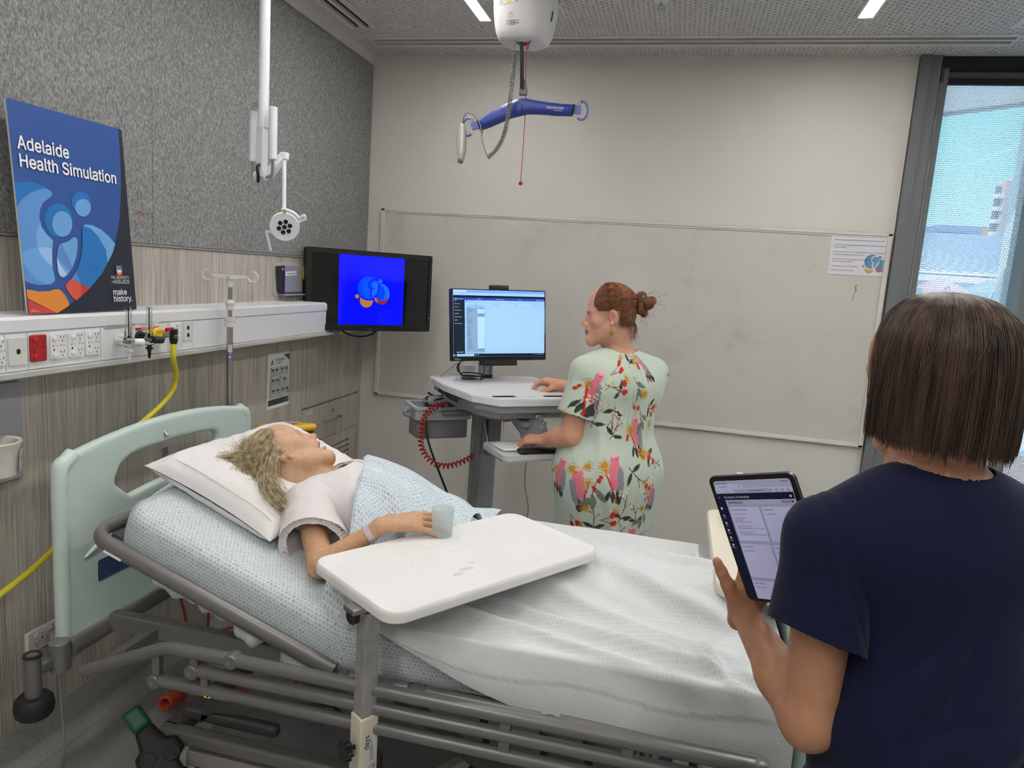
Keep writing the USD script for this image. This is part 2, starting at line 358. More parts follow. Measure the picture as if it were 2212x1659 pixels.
struct('wall_rear', box(-.2, XR + .2, YB - .2, YB, 0, ZC + .2), M_plaster, 'rear wall behind the camera')
def cove(L, M):   # vinyl upstand with a coved foot
    pr = [(0, .15), (.004, .15), (.004, .05)] + [(.004 + .046 * (1 - math.cos(t)), .05 - .048 * math.sin(t)) for t in np.linspace(.2, math.pi / 2, 7)] + [(.05, 0), (0, 0)]
    return extr(Polygon(pr), L, M)
struct('baseboard_left', cove(-YB, frame((.0, 0, 0), (1, 0, 0), (0, 0, 1))), M_vinyl, 'coved vinyl upstand of the left wall')
struct('baseboard_back', cove(3.075, frame((0, 0, 0), (0, -1, 0), (0, 0, 1))), M_vinyl, 'coved vinyl upstand of the back wall')

# perforated ceiling: real holes near the back wall, plain lining further out of view
PX, PY, HR = .0235, .032, .0062
def perforated(x0, x1, y0, y1):
    nx, ny = int((x1 - x0) / PX), int((y1 - y0) / PY); px, py = (x1 - x0) / nx, (y1 - y0) / ny
    a = np.arange(8) * np.pi / 4 + np.pi / 8
    ring = np.stack([np.cos(a), np.sin(a)], 1) * HR
    sq = np.array([(px / 2, py / 2), (-px / 2, py / 2), (-px / 2, -py / 2), (px / 2, -py / 2)])
    cell = np.vstack([np.c_[sq, np.zeros(4)], np.c_[ring, np.zeros(8)], np.c_[ring, np.full(8, .012)]])
    F = []
    for k in range(8):
        k2 = (k + 1) % 8; c = [0, 0, 1, 1, 2, 2, 3, 3][k]
        F += [(4 + k, c, 4 + k2)[::-1], (4 + k, 4 + k2, 12 + k2), (4 + k, 12 + k2, 12 + k)]
    for k, c in ((1, 0), (3, 1), (5, 2), (7, 3)): F.append((4 + (k + 1) % 8, c, (c + 1) % 4)[::-1])
    F = np.array(F)
    i, j = np.meshgrid(np.arange(nx), np.arange(ny), indexing='ij')
    C = np.stack([x0 + (i + .5) * px, y0 + (j + .5) * py, np.full(i.shape, ZC)], -1).reshape(-1, 1, 3)
    off = np.where((i % 2).ravel()[:, None, None] == 1, 1.0, -1.0) * np.array([0, py / 4, 0])
    v = np.broadcast_to(cell, (nx * ny, 20, 3)) + C
    v = v.copy(); v[:, 4:, :] += off
    f = F[None] + (np.arange(nx * ny) * 20)[:, None, None]
    return v.reshape(-1, 3), f.reshape(-1, 3)
ce = struct('ceiling', box(-.25, XR + .2, YB - .2, .2, ZC + .09, ZC + .3), M_dark, 'white perforated plasterboard ceiling')
BX0, BX1, BY0, BY1 = .105, 3.43, -.335, -.165     # slot diffuser along the back wall
AX0, AX1, AY1 = .085, .215, -.475                # slot diffuser beside the left wall
L1 = (.842, .915, -.568); L2 = (2.638, 2.716, -.562)
PY0 = -1.24
bits = [perforated(.02, XR, BY1, 0), perforated(.02, BX0, BY0, BY1), perforated(BX1, XR, BY0, BY1)]
cols = [(.02, AX0), (AX1, L1[0]), (L1[1], L2[0]), (L2[1], 3.325), (3.46, XR)]
bits += [perforated(a, b, PY0, AY1) for a, b in cols]
bits += [perforated(.02, XR, AY1, BY0), perforated(L1[0], L1[1], -.56, AY1), perforated(L2[0], L2[1], -.56, AY1)]
sub(ce, 'perforated_lining', [b for b in bits], M_ceil, smooth=False)
sub(ce, 'plain_lining', box(-.02, XR, YB, PY0, ZC, ZC + .012), M_ceil)
for a in ((L1[0], L1[1]), (L2[0], L2[1]), (AX0, AX1), (3.325, 3.46)):
    sub(ce, 'backing_board', box(a[0], a[1], PY0, AY1, ZC + .05, ZC + .06), M_dark)
sub(ce, 'wall_bead', box(0.02, 3.08, -.006, 0, ZC - .006, ZC), M_offwhite)

def slot_diffuser(name, label, M, L, W=.16):
    t = Thing(name, label, 'air vent', M[:3, 3], group=None)
    fl = [(0, .032), (.068, .092), (.128, W)]
    t.part('frame', [tf(box(0, L, a, b, -.004, .02), M) for a, b in fl] + [tf(box(-.018, 0, 0, W, -.004, .02), M), tf(box(L, L + .018, 0, W, -.004, .02), M)], M_offwhite)
    t.part('slot', tf(box(0, L, .03, W - .03, .02, .03), M), M_dark)
    t.part('slot_blade', [tf(box(0, L, .046, .049, .002, .02), M)], M_dark); t.part('slot_blade', tf(box(0, L, .108, .111, .002, .02), M), M_dark)
slot_diffuser('slot_diffuser', 'long white two-slot ceiling vent running along the back wall', frame((BX0 + .02, BY0, ZC), (1, 0, 0), (0, 1, 0)), BX1 - BX0 - .04, BY1 - BY0)
slot_diffuser('slot_diffuser', 'two-slot ceiling vent beside the grey felt wall', frame((AX0, AY1 - .02, ZC), (0, -1, 0), (1, 0, 0)), 1.6, AX1 - AX0 + .03)
slot_diffuser('slot_diffuser', 'two-slot ceiling vent at the far right by the window', frame((3.325, -.455, ZC), (0, -1, 0), (1, 0, 0)), 1.6, .15)
def led(label, x0, x1, y1, L):
    t = Thing('ceiling_light', label, 'ceiling light', ((x0 + x1) / 2, y1 - L / 2, ZC))
    o = sbox(x0 - .012, y1 - L - .012, x1 + .012, y1 + .012).difference(sbox(x0, y1 - L, x1, y1))
    t.part('frame', extr(o, .006, trans(0, 0, ZC - .004)), M_offwhite)
    t.part('diffuser', rbox(x0, x1, y1 - L, y1, ZC - .002, ZC + .012, .002), M_lamp)
led('glowing white strip light left of the ceiling hoist', L1[0] + .008, L1[1] - .008, L1[2] - .01, 2.4)
led('glowing white strip light in the ceiling near the window', L2[0] + .008, L2[1] - .008, L2[2] - .01, 2.4)
led('third strip light behind the camera on the left', L1[0], L1[1], -3.7, 2.4)
led('fourth strip light behind the camera on the right', L2[0], L2[1], -3.7, 2.4)
led('fifth strip light far right of the frame', 4.4, 4.47, -.6, 2.4)
t = Thing('sprinkler_head', 'small chrome sprinkler in the perforated ceiling', 'sprinkler', (1.764, -.795, ZC))
t.part('escutcheon', lathe([(.001, -.004), (.028, -.003), (.034, .0)], trans(1.764, -.795, ZC)), M_white)
t.part('body', [cyl((1.764, -.795, ZC), (1.764, -.795, ZC - .022), .007), cyl((1.764, -.795, ZC - .036), (1.764, -.795, ZC - .038), .014)] + [tube([(1.764 + s * .007, -.795, ZC - .018), (1.764 + s * .011, -.795, ZC - .028), (1.764, -.795, ZC - .037)], .0015, 6) for s in (-1, 1)], M_chrome)

# ------------------------------------------------------------------ window wall
w1 = struct('window_1', [box(3.078, 3.128, -.035, .15, .1, ZC), box(3.132, 3.18, -.02, .15, .1, ZC), box(3.18, 3.228, .01, .15, .1, ZC)], M_greyframe, 'floor-to-ceiling window with grey frame')
for x in (3.70, 4.9):
    sub(w1, 'mullion', [box(x, x + .065, -.06, .16, .1, ZC)], M_greyframe)
sub(w1, 'top_rail', box(3.18, XR, .03, .15, ZC - .015, ZC + .08), M_greyframe); sub(w1, 'bottom_rail', box(3.18, XR, .03, .15, .1, .15), M_greyframe)
def frit():
    r = .0043; px, py = .0125, .0108
    n = {'g': ('geometry', {}), 's': ('separate_xyz', {}), 'rows': ('math', {'math_type': 'divide', 'value2': py}), 'fl': ('math', {'math_type': 'floor'}),
         'odd': ('math', {'math_type': 'floored_modulo', 'value2': 2.0}), 'half': ('math', {'math_type': 'multiply', 'value2': px / 2}), 'xs': ('math', {'math_type': 'add'}),
         'xd': ('math', {'math_type': 'divide', 'value2': px}), 'fx': ('math', {'math_type': 'fraction'}), 'fy': ('math', {'math_type': 'fraction'}),
         'cx': ('math', {'math_type': 'multiply_add', 'value2': px, 'value3': -px / 2}), 'cy': ('math', {'math_type': 'multiply_add', 'value2': py, 'value3': -py / 2}),
         'x2': ('math', {'math_type': 'power', 'value2': 2.0}), 'y2': ('math', {'math_type': 'power', 'value2': 2.0}), 'ad': ('math', {'math_type': 'add'}), 'lt': ('math', {'math_type': 'less_than', 'value2': r * r}),
         'ax': ('math', {'math_type': 'absolute'}), 'ay': ('math', {'math_type': 'absolute'}),
         't': ('transparent_bsdf', {'color': (.93, .96, .96)}), 'g2': ('glossy_bsdf', {'color': (1, 1, 1), 'roughness': .02}), 'fr': ('fresnel', {'IOR': 1.08}), 'm': ('mix_closure', {}),
         'd': ('diffuse_bsdf', {'color': (.7, .74, .78)}), 'tl': ('translucent_bsdf', {'color': (.92, .94, .96)}), 'dm': ('mix_closure', {'fac': .65}), 'o': ('mix_closure', {})}
    l = [('g.position', 's.vector'), ('s.z', 'rows.value1'), ('rows.value', 'fl.value1'), ('fl.value', 'odd.value1'), ('odd.value', 'half.value1'), ('s.x', 'xs.value1'), ('half.value', 'xs.value2'),
         ('xs.value', 'xd.value1'), ('xd.value', 'fx.value1'), ('rows.value', 'fy.value1'), ('fx.value', 'cx.value1'), ('fy.value', 'cy.value1'), ('cx.value', 'ax.value1'), ('cy.value', 'ay.value1'),
         ('ax.value', 'x2.value1'), ('ay.value', 'y2.value1'), ('x2.value', 'ad.value1'), ('y2.value', 'ad.value2'), ('ad.value', 'lt.value1'), ('fr.fac', 'm.fac'), ('t.BSDF', 'm.closure1'), ('g2.BSDF', 'm.closure2'),
         ('d.BSDF', 'dm.closure1'), ('tl.BSDF', 'dm.closure2'), ('lt.value', 'o.fac'), ('m.closure', 'o.closure1'), ('dm.closure', 'o.closure2')]
    return usdkit.material(stage, '/World/Looks/dotted_glass', n, l, surface='o.closure')
M_frit = frit()
for a, b in ((3.228, 3.70), (3.765, 4.9), (4.965, XR)):
    sub(w1, 'pane', box(a, b, .085, .091, .15, ZC), M_frit)
def blind(label, a, b):
    t = Thing('roller_blind', label, 'blind', ((a + b) / 2, .03, 2.95))
    t.part('roll', [cyl((a, .04, 2.965), (b, .04, 2.965), .032), box(a, b, .0, .012, 2.945, 3.0)], mat('blind_navy', (24, 26, 36), .7))
    t.part('mesh_fabric', box(a + .02, b - .01, .044, .0455, 2.90, 2.95), mat('blind_mesh', (92, 93, 96), .8, vary=(900, .7)))
    t.part('bottom_bar', rbox(a, b, .03, .055, 2.868, 2.90, .004), mat('blind_navy'))
    t.part('bracket', box(a - .012, a, -.004, .08, 2.87, 3.0), M_black)
blind('dark roller blind drawn up at the top of the window', 3.20, 3.70); blind('dark roller blind right of the mullion', 3.77, 4.88)
ch = [m3.Manifold.sphere(.0022, 6).translate((3.192, -.008, z)) for z in np.arange(.9, 2.95, .0062)]
one('blind_chain', [arr(c) for c in ch], M_offwhite, 'white beaded blind chain hanging down the window frame', 'blind chain')
# ------------------------------------------------------------------ medical services panel on the left wall
def homog(src, dst):
    A = []
    for (x, y), (u, v) in zip(src, dst):
        A += [[x, y, 1, 0, 0, 0, -u * x, -u * y, u], [0, 0, 0, x, y, 1, -v * x, -v * y, v]]
    h = np.append(np.linalg.svd(np.array([a[:8] for a in A]), full_matrices=False)[2][0] * 0, 1) if False else None
    A = np.array(A); s = np.linalg.solve(A[:, :8], A[:, 8]); H = np.append(s, 1).reshape(3, 3)
    def f(pts):
        p = np.c_[np.asarray(pts, float).reshape(-1, 2), np.ones(len(np.asarray(pts).reshape(-1, 2)))] @ H.T
        return p[:, :2] / p[:, 2:]
    return f
def rnd(pts, r):   # polygon with softened corners
    g = Polygon(pts).buffer(0); return g.buffer(-r).buffer(2 * r).buffer(-r)
def smoothpoly(pts, n=80): return Polygon(spline(np.asarray(pts, float), n, closed=True)).buffer(0)

TX = .135
YM = lambda y, z: frame((TX, y, z), (0, 1, 0), (0, 0, 1))     # print frame on the panel's face: x to the right, y up
pan = Thing('medical_panel', 'long white bedhead services panel with outlets running along the left wall', 'bedhead panel', (0, -2.6, 1.42))
prof = [(0, 1.325), (.10, 1.325), (.142, 1.338), (.144, 1.352), (.131, 1.3555), (.131, 1.468), (.138, 1.472), (.138, 1.505), (.130, 1.514), (0, 1.518)]
XZ = frame((0, -.015, 0), (1, 0, 0), (0, 0, 1))
pan.part('housing', extr(Polygon(prof[4:] + [(0, 1.3555)]), 5.2, XZ), M_panel)
pan.part('bottom_rail', extr(Polygon([(0, 1.325), (.10, 1.325), (.142, 1.338), (.144, 1.352), (.131, 1.3553), (0, 1.3553)]), 5.2, XZ), M_lip)
joints = [-4.6, -3.6, -2.92, -2.668, -2.595, -2.322, -2.0, -1.925, -1.862, -.02]
for a, b in zip(joints, joints[1:]):
    pan.part('cover_plate', rbox(.130, TX, a + .001, b - .001, 1.357, 1.467, .0012), M_panel)
M_red = mat('red_plastic', (176, 34, 36), .35)
def gpo(y, z, w=.056, h=.080, red=False):
    mm = M_red if red else M_white
    F = YM(y, z)
    b = pan.part('power_outlet', extr(rrect(w, h, .006), .006, F, .0015), mm, label='red double power outlet' if red else None)
    for s in (1, -1):
        sub(b, 'switch', tf(tf(lathe([(.0085, 0), (.0082, .004), (.006, .0055)], n=20), trans(-.014, s * .0255, .0058)), pan.M @ F), mm)
    q = Print(); d = (20, 20, 20) if not red else (70, 8, 10)
    for s in (1, -1):
        for a, (u, v) in ((.5, (.008, .006)), (-.5, (.020, .006)), (0, (.014, -.006))):
            q.poly(aff.rotate(rrect(.0022, .0085, .0008, u, v + s * .023), math.degrees(a)), d, 0)
    q.rect(-.021, .001, -.0175, .005, (150, 20, 20)); q.rect(-.019, -.013, -.0145, -.006, d); q.scribble(-.013, .002, .012, .002, (130, 130, 130) if not red else d, 3)
    q.scribble(.004, .0055, .017, .0015, (120, 120, 120) if not red else d, 4); q.text('10A 250V', .004, .0005, .0036, (40, 40, 40) if not red else d)
    m, c = q.mesh(pan.M @ F @ trans(0, 0, .0061)); sub(b, 'marking', m, M_print, smooth=False, colors=c)
for i, y in enumerate((-2.563, -2.494, -2.426, -2.359)): gpo(y, 1.419, red=i == 0)
gpo(-2.70, 1.418); gpo(-1.968, 1.424, .05)
def data(y, w, h, holes, labels=True):
    F = YM(y, 1.415 if len(holes) == 1 else 1.428)
    b = pan.part('data_outlet', extr(rrect(w, h, .006), .005, F, .0015), M_offwhite)
    sub(b, 'socket', [tf(extr(rrect(.012, .015, .004, 0, z), .0007, trans(0, 0, .005)), pan.M @ F) for z in holes], M_black)
    q = Print()
    for z in holes: q.rect(.010, z - .003, .021, z + .003, (222, 226, 232)); q.scribble(.0115, z - .001, .008, .0018, (120, 150, 190), 7)
    m, c = q.mesh(pan.M @ F @ trans(0, 0, .0051)); sub(b, 'label_strip', m, M_print, smooth=False, colors=c)
data(-2.631, .062, .082, [0]); data(-1.893, .05, .072, [.014, -.014])
F = YM(-2.307, 1.4615)
pan.part('sign_plate', extr(sbox(0, 0, .104, .033), .002, F, .0008), mat('silver_sign', (206, 207, 207), .4, .3))
q = Print(); q.poly(sbox(.0008, .0008, .1032, .0322).difference(sbox(.0018, .0018, .1022, .0312)), (120, 120, 122))
for s, v in (('SIMULATION', .0222), ('OXYGEN ONLY -', .0132), ('NOT FOR MEDICAL USE', .0042)): q.text(s, .052, v, .0062, (84, 84, 88), align='c', width={'SIMULATION': .044, 'OXYGEN ONLY -': .052, 'NOT FOR MEDICAL USE': .086}[s])
printed(pan, q, F @ trans(0, 0, .002), M_print, 'sign_lettering')
F = YM(-2.166, 1.447)
q = Print(); q.rect(0, 0, .116, .043, (236, 236, 234), .002); q.rect(0, .0335, .116, .043, (196, 40, 48)); q.rect(0, 0, .116, .0095, (196, 40, 48))
q.text('NOT FOR MEDICAL USE', .058, .036, .0048, (240, 225, 225), True, align='c', width=.075); q.text('All gases are simulated', .058, .0235, .0055, (50, 50, 55), align='c', width=.072)
q.text('for teaching purposes only', .058, .014, .0055, (50, 50, 55), align='c', width=.08); q.text('SIMULATION ONLY', .058, .0024, .0048, (240, 225, 225), True, align='c', width=.064)
printed(pan, q, F, M_print, 'warning_sticker')
q = Print(); q.rect(.0, .0, .005, .004, (180, 30, 30)); printed(pan, q, YM(-2.685, 1.43), M_print, 'indicator')

def flow_tube(name, label, y, x, knob, knobm, nozm, tube_top):
    """A flowmeter plugged into the panel: probe out of the wall, clear tapered tube above, knob and barbed nozzle."""
    t = Thing(name, label, 'flowmeter', (TX, y, 1.424))
    z = 1.422
    t.part('wall_socket', lathe([(.024, 0), (.024, .004), (.018, .008), (.015, .012)], aim((TX, y + .03, z), (1, 0, 0))), M_offwhite if knobm is M_white else knobm)
    w = []
    for k in range(6):
        a = k * math.pi / 3; w.append(cyl((TX + .012, y + .03 + .013 * math.cos(a), z + .013 * math.sin(a)), (TX + .034, y + .024 + .012 * math.cos(a), z + .012 * math.sin(a)), .008, .006, 12))
    t.part('grip_wheel', [cyl((TX + .01, y + .03, z), (TX + .036, y + .024, z), .015, .012)] + w, knobm)
    t.part('stem', cyl((TX + .03, y + .024, z), (x, y, z - .002), .0065), M_steel)
    t.part('body', [rbox(x - .013, x + .013, y - .013, y + .013, z - .02, z + .014, .004)], M_glassy)
    t.part('gauge_tube', lathe([(.0125, z + .012), (.0115, z + .05), (.0095, tube_top), (.0075, tube_top), (.0075, z + .02), (.0085, z + .013)], trans(x, y, 0), 24), M_glassy)
    sc = Print(); rng = random.Random(int(y * 1000))
    for k in range(11): sc.rect(-.005, .004 + k * .0072, .002 if k % 2 else .005, .0049 + k * .0072, (40, 40, 42))
    for k in range(4): sc.scribble(.0005, .009 + k * .018, .006, .003, (150, 40, 45), k)
    printed(t, sc, frame((x + .0075, y, z + .018), (-.25, 1, 0), (0, 0, 1)) @ trans(0, 0, -.001), M_print, 'scale')
    t.part('float_rod', [cyl((x, y, z + .014), (x, y, tube_top - .004), .0016), cyl((x, y, z + .014), (x, y, z + .02), .004)], M_black)
    t.part('control_knob', [cyl((x + .006, y + .012, z - .002), (x + .014, y + .05, z - .004), .0125, .012, 24, .002)], knobm)
    t.part('nozzle', lathe([(.003, -.058), (.0045, -.057), (.0052, -.051), (.0042, -.0505), (.0055, -.044), (.0046, -.0435), (.006, -.037), (.005, -.0365), (.008, -.026), (.013, -.025), (.013, -.020), (.008, -.018), (.008, -.01)], trans(x, y, z - .008), 16), nozm)
flow_tube('oxygen_flowmeter', 'clear flowmeter with white knob beside the oxygen sign', -2.272, .2, None, M_white, M_offwhite, 1.538)
flow_tube('air_flowmeter', 'clear flowmeter with black knob and black nozzle', -2.176, .2, None, M_black, M_black, 1.538)
M_yel = mat('yellow_plastic', (226, 196, 40), .4)
M_hose = mat('yellow_rubber_hose', (214, 204, 52), .35, vary=(6, .08))
t = Thing('suction_hose', 'yellow hose with black connector hanging from the panel to behind the bed', 'hose', (.2, -2.052, 1.43))
z = 1.428
t.part('wall_socket', lathe([(.025, 0), (.025, .006), (.019, .012)], aim((TX, -2.062, z), (1, 0, 0))), M_yel)
t.part('grip_wheel', [cyl((TX + .01, -2.062, z), (TX + .036, -2.072, z), .014)] + [cyl((TX + .01, -2.062 + .013 * math.cos(k), z + .013 * math.sin(k)), (TX + .036, -2.072 + .012 * math.cos(k), z + .012 * math.sin(k)), .008) for k in np.arange(0, 6.2, 1.047)], M_yel)
t.part('stem', cyl((TX + .03, -2.07, z), (.197, -2.054, z + .002), .009), M_steel)
t.part('valve_lever', rbox(.19, .2, -2.085, -2.05, 1.442, 1.457, .002), M_red, label='red valve lever')
t.part('connector', [cyl((.2, -2.052, 1.405), (.2, -2.052, 1.452), .0145, .0145, 24, .003), cyl((.2, -2.052, 1.398), (.2, -2.052, 1.406), .012)], M_black)
sc = Print(); sc.scribble(-.01, .004, .02, .003, (200, 190, 60), 1); sc.text('SUCTION', 0, -.004, .004, (210, 200, 70), align='c', width=.018)
printed(t, sc, frame((.2, -2.052, 1.425), (.25, .97, 0), (0, 0, 1)) @ trans(0, 0, .0148), M_print, 'lettering')
t.part('cuff', cyl((.2, -2.052, 1.345), (.2, -2.052, 1.4), .0085, .0095), mat('yellow_cuff', (198, 196, 50), .3))
t.part('hose', tube(spline([(.2, -2.052, 1.40), (.198, -2.052, 1.345), (.16, -1.99, 1.28), (.135, -1.972, 1.215), (.12, -2.041, 1.145), (.115, -2.159, 1.085), (.112, -2.249, 1.012), (.11, -2.38, .87), (.11, -2.507, .762), (.11, -2.703, .690), (.11, -2.95, .62)], 90), .0098, 14), M_hose)

# ------------------------------------------------------------------ foam-board poster leaning on the panel
PW, PH = .436, .612
pf = frame((.118, -2.575, 1.519), (0, 1, 0), (-.085, 0, .996))
ps = Thing('poster', 'large blue foam-board poster reading Adelaide Health Simulation leaning on the panel', 'poster', (.11, -2.36, 1.52))
ps.part('board', extr(rrect(PW, PH, .006, PW / 2, PH / 2), .006, pf @ trans(0, 0, -.006)), mat('foam_board', (205, 203, 198), .7))
hz = homog([(75, 73), (898, 305), (968, 1606), (165, 1626)], [(0, PH), (PW, PH), (PW, 0), (0, 0)])
full = rrect(PW, PH, .006, PW / 2, PH / 2)
q = Print(); q.poly(full, (36, 40, 54))
def pp(pts, c, sm=True, r=.004):
    g = smoothpoly(hz(pts)) if sm else rnd(hz(pts), r)
    q.poly(g.intersection(full), c)
def ell(cx, cy, rx, ry, c):
    a = np.linspace(0, 2 * np.pi, 60)[:-1]; q.poly(Polygon(hz(np.c_[cx + rx * np.cos(a), cy + ry * np.sin(a)])), c)
BL, AZ, LB, MB_, PB, XB = (47, 84, 153), (31, 116, 190), (96, 148, 214), (92, 138, 208), (122, 174, 226), (160, 200, 238)
arc = spline(hz([(873, 296), (881, 500), (880, 700), (868, 880), (842, 1040), (798, 1180), (742, 1296), (650, 1415), (560, 1500), (465, 1566), (372, 1624)]), 60)
q.poly(Polygon(list(arc) + [(0, 0), (0, PH), (arc[0][0], PH)]).buffer(0).intersection(full), BL)
pp([(60, 690), (110, 672), (190, 665), (270, 680), (330, 705), (372, 740), (340, 722), (300, 722), (220, 745), (150, 800), (112, 860), (60, 960)], AZ, False, .001)
pp([(90, 900), (110, 860), (150, 800), (220, 745), (300, 721), (345, 720), (372, 738), (378, 765), (350, 788), (312, 815), (286, 860), (278, 920), (288, 985), (322, 1042), (368, 1088), (366, 1125), (357, 1190), (356, 1285), (368, 1345), (371, 1385), (340, 1410), (250, 1413), (190, 1400), (140, 1378), (120, 1200)], LB, False, .004)
pp([(285, 958), (255, 1015), (246, 1075), (258, 1145), (290, 1215), (356, 1284), (357, 1190), (366, 1125), (368, 1088), (322, 1042), (288, 985)], PB, False, .001)
pp([(122, 1200), (180, 1158), (240, 1139), (300, 1137), (360, 1150), (356, 1285), (368, 1345), (371, 1385), (340, 1410), (305, 1411), (240, 1375), (190, 1320), (145, 1250)], (106, 166, 228), False, .001)
pp([(258, 1143), (300, 1137), (360, 1150), (356, 1282), (310, 1240), (275, 1190)], (156, 196, 238), False, .001)
ell(415, 945, 100, 122, AZ); ell(441, 972, 72, 92, (108, 166, 222)); ell(585, 820, 69, 75, AZ); ell(596, 858, 57, 63, (108, 166, 222))
pp([(388, 1230), (394, 1180), (405, 1128), (430, 1112), (480, 1098), (512, 1072), (535, 1068), (546, 1090), (545, 1140), (532, 1215), (502, 1290), (460, 1345), (432, 1362), (408, 1352), (394, 1320)], (108, 166, 222), False, .004)
pp([(425, 1113), (448, 1160), (475, 1225), (502, 1287), (482, 1315), (455, 1290), (420, 1250), (391, 1205), (398, 1150), (408, 1122)], MB_, False, .001)
pp([(389, 1212), (410, 1265), (440, 1312), (458, 1338), (432, 1360), (408, 1350), (394, 1318)], (178, 208, 242), False, .002)
pp([(584, 1000), (600, 982), (640, 1000), (690, 1050), (740, 1140), (762, 1255), (715, 1340), (625, 1440), (560, 1415), (490, 1372), (535, 1305), (570, 1205), (580, 1110)], AZ, False, .003)
pp([(588, 987), (610, 977), (660, 985), (720, 1015), (780, 1070), (821, 1122), (798, 1190), (761, 1258), (748, 1160), (700, 1070), (650, 1012)], (108, 166, 222), False, .0015)
pp([(490, 1372), (522, 1320), (545, 1365), (556, 1414)], MB_, False, .001)
pp([(444, 1425), (458, 1398), (490, 1371), (560, 1415), (626, 1440), (556, 1502), (520, 1532), (490, 1508), (455, 1455)], (220, 88, 62), False, .002)
pp([(556, 1413), (626, 1440), (556, 1502)], (200, 58, 60), False, .0005)
pp([(140, 1440), (250, 1461), (320, 1459), (368, 1446), (400, 1448), (430, 1482), (462, 1540), (465, 1568), (374, 1622), (140, 1500)], (228, 140, 54), False, .003)
pp([(140, 1508), (374, 1622), (150, 1640)], (204, 68, 68), False, .0005)
def ptext(s, a, b, h, c, bold=False):
    (x0, y0), (x1, y1) = hz([a, b]); q.text(s, x0, y0, h, c, bold, width=x1 - x0)
WHT = (240, 240, 240)
ptext('Adelaide', (135, 426), (508, 504), .036, WHT, True); ptext('Health Simulation', (141, 556), (843, 690), .036, WHT, True)
ptext('THE UNIVERSITY', (778, 1376), (914, 1377), .0092, WHT); ptext('of', (783, 1405), (797, 1405), .007, WHT); ptext('ADELAIDE', (799, 1411), (916, 1410), .0125, WHT)
ptext('make', (789, 1494), (893, 1498), .019, WHT, True); ptext('history.', (792, 1544), (934, 1545), .019, WHT, True)
(cx, cy), = hz([(840, 1316)])
sh = lambda w, h, k=1: Polygon([(cx - w, cy + h), (cx + w, cy + h), (cx + w, cy - h * .2), (cx + w * .5, cy - h * .75), (cx, cy - h), (cx - w * .5, cy - h * .75), (cx - w, cy - h * .2)])
q.poly(Polygon([(cx - .016, cy - .008), (cx + .016, cy - .008), (cx + .012, cy - .0195), (cx, cy - .0165), (cx - .012, cy - .0195)]), (176, 52, 56))
q.poly(sh(.0125, .0155), (226, 226, 222)); q.poly(sh(.0115, .0145), (198, 160, 96)); q.rect(cx - .0115, cy + .003, cx + .0115, cy + .0145, (44, 92, 170))
q.rect(cx - .0075, cy - .007, cx + .0075, cy + .0005, (240, 240, 238))
for u, v in ((-.004, .011), (.003, .0095), (0, .006), (-.005, .0065), (.006, .0055)): q.poly(Point(cx + u, cy + v).buffer(.0012), (235, 235, 240))
(tx, ty), = hz([(180, 1598)]); q.scribble(tx, ty, .014, .002, (240, 215, 215), 5); q.scribble(tx, ty - .004, .025, .002, (240, 215, 215), 6)
printed(ps, q, pf, paintmat('poster_print', .35), 'printed_face')

t = Thing('push_pins', 'two tiny orange pins stuck in the grey felt beside the poster', 'push pins', (.012, -1.991, 1.865))
for d in (-.006, .006): t.part('pin', lathe([(.001, 0), (.003, .002), (.0035, .006), (.002, .008)], aim((.012, -1.991 + d, 1.866 - d * .1), (1, 0, 0)), 10), mat('orange_pin', (222, 120, 50), .4))

# ------------------------------------------------------------------ wall things beyond the bed
t = Thing('instruction_sheet', 'paper sheet of sharps container instructions taped to the wood wall', 'sheet', (.001, -1.0, 1.1))
F = frame((.0012, -1.110, .965), (0, 1, 0), (0, 0, 1)); SW, SH = .21, .287
t.part('paper', tf(box(0, SW, 0, SH, 0, .0008), F), mat('paper', (226, 226, 222), .7))
q = Print(); G = (52, 56, 56)
q.poly(Polygon([(SW, SH - .012), (SW, SH - .05), (SW - .06, SH - .012)]), (48, 92, 74)); q.rect(.008, .018, SW - .004, .048, (46, 58, 54)); q.poly(Polygon([(SW - .07, .02), (SW - .004, .048), (SW - .004, .02)]), (66, 112, 60))
q.text('Sharpsmart', .072, SH - .043, .017, G, width=.085); q.scribble(.072, SH - .054, .07, .005, G, 2)
q.poly(Polygon([(.026, SH - .05), (.05, SH - .05), (.05, SH - .03)]), G); q.scribble(.022, SH - .058, .034, .006, G, 9)
for r_ in range(3):
    for c_ in range(2):
        x0, y0 = .022 + c_ * .088, .060 + (2 - r_) * .053
        q.rect(x0, y0, x0 + .084, y0 + .05, (196, 198, 196))
        for k in range(2 if (r_, c_) != (1, 1) else 1):
            bx = x0 + .012 + k * .038 + (.02 if (r_, c_) == (1, 1) else 0); q.rect(bx, y0 + .015, bx + .024, y0 + .034, (150, 152, 150)); q.rect(bx - .001, y0 + .03, bx + .025, y0 + .04, (70, 72, 72), .003); q.rect(bx + .006, y0 + .02, bx + .015, y0 + .027, (230, 230, 230))
            q.scribble(bx, y0 + .006, .028, .003, (90, 90, 90), r_ * 7 + c_ + k)
        q.rect(x0 + .002, y0 + .044, x0 + .010, y0 + .049, [(70, 74, 72), (110, 150, 80), (80, 130, 160), (70, 74, 72), (140, 160, 90), (70, 74, 72)][r_ * 2 + c_])
q.rect(.178, .066, .192, .082, (112, 142, 88))
printed(t, q, F @ trans(0, 0, .0008), M_print, 'printing')

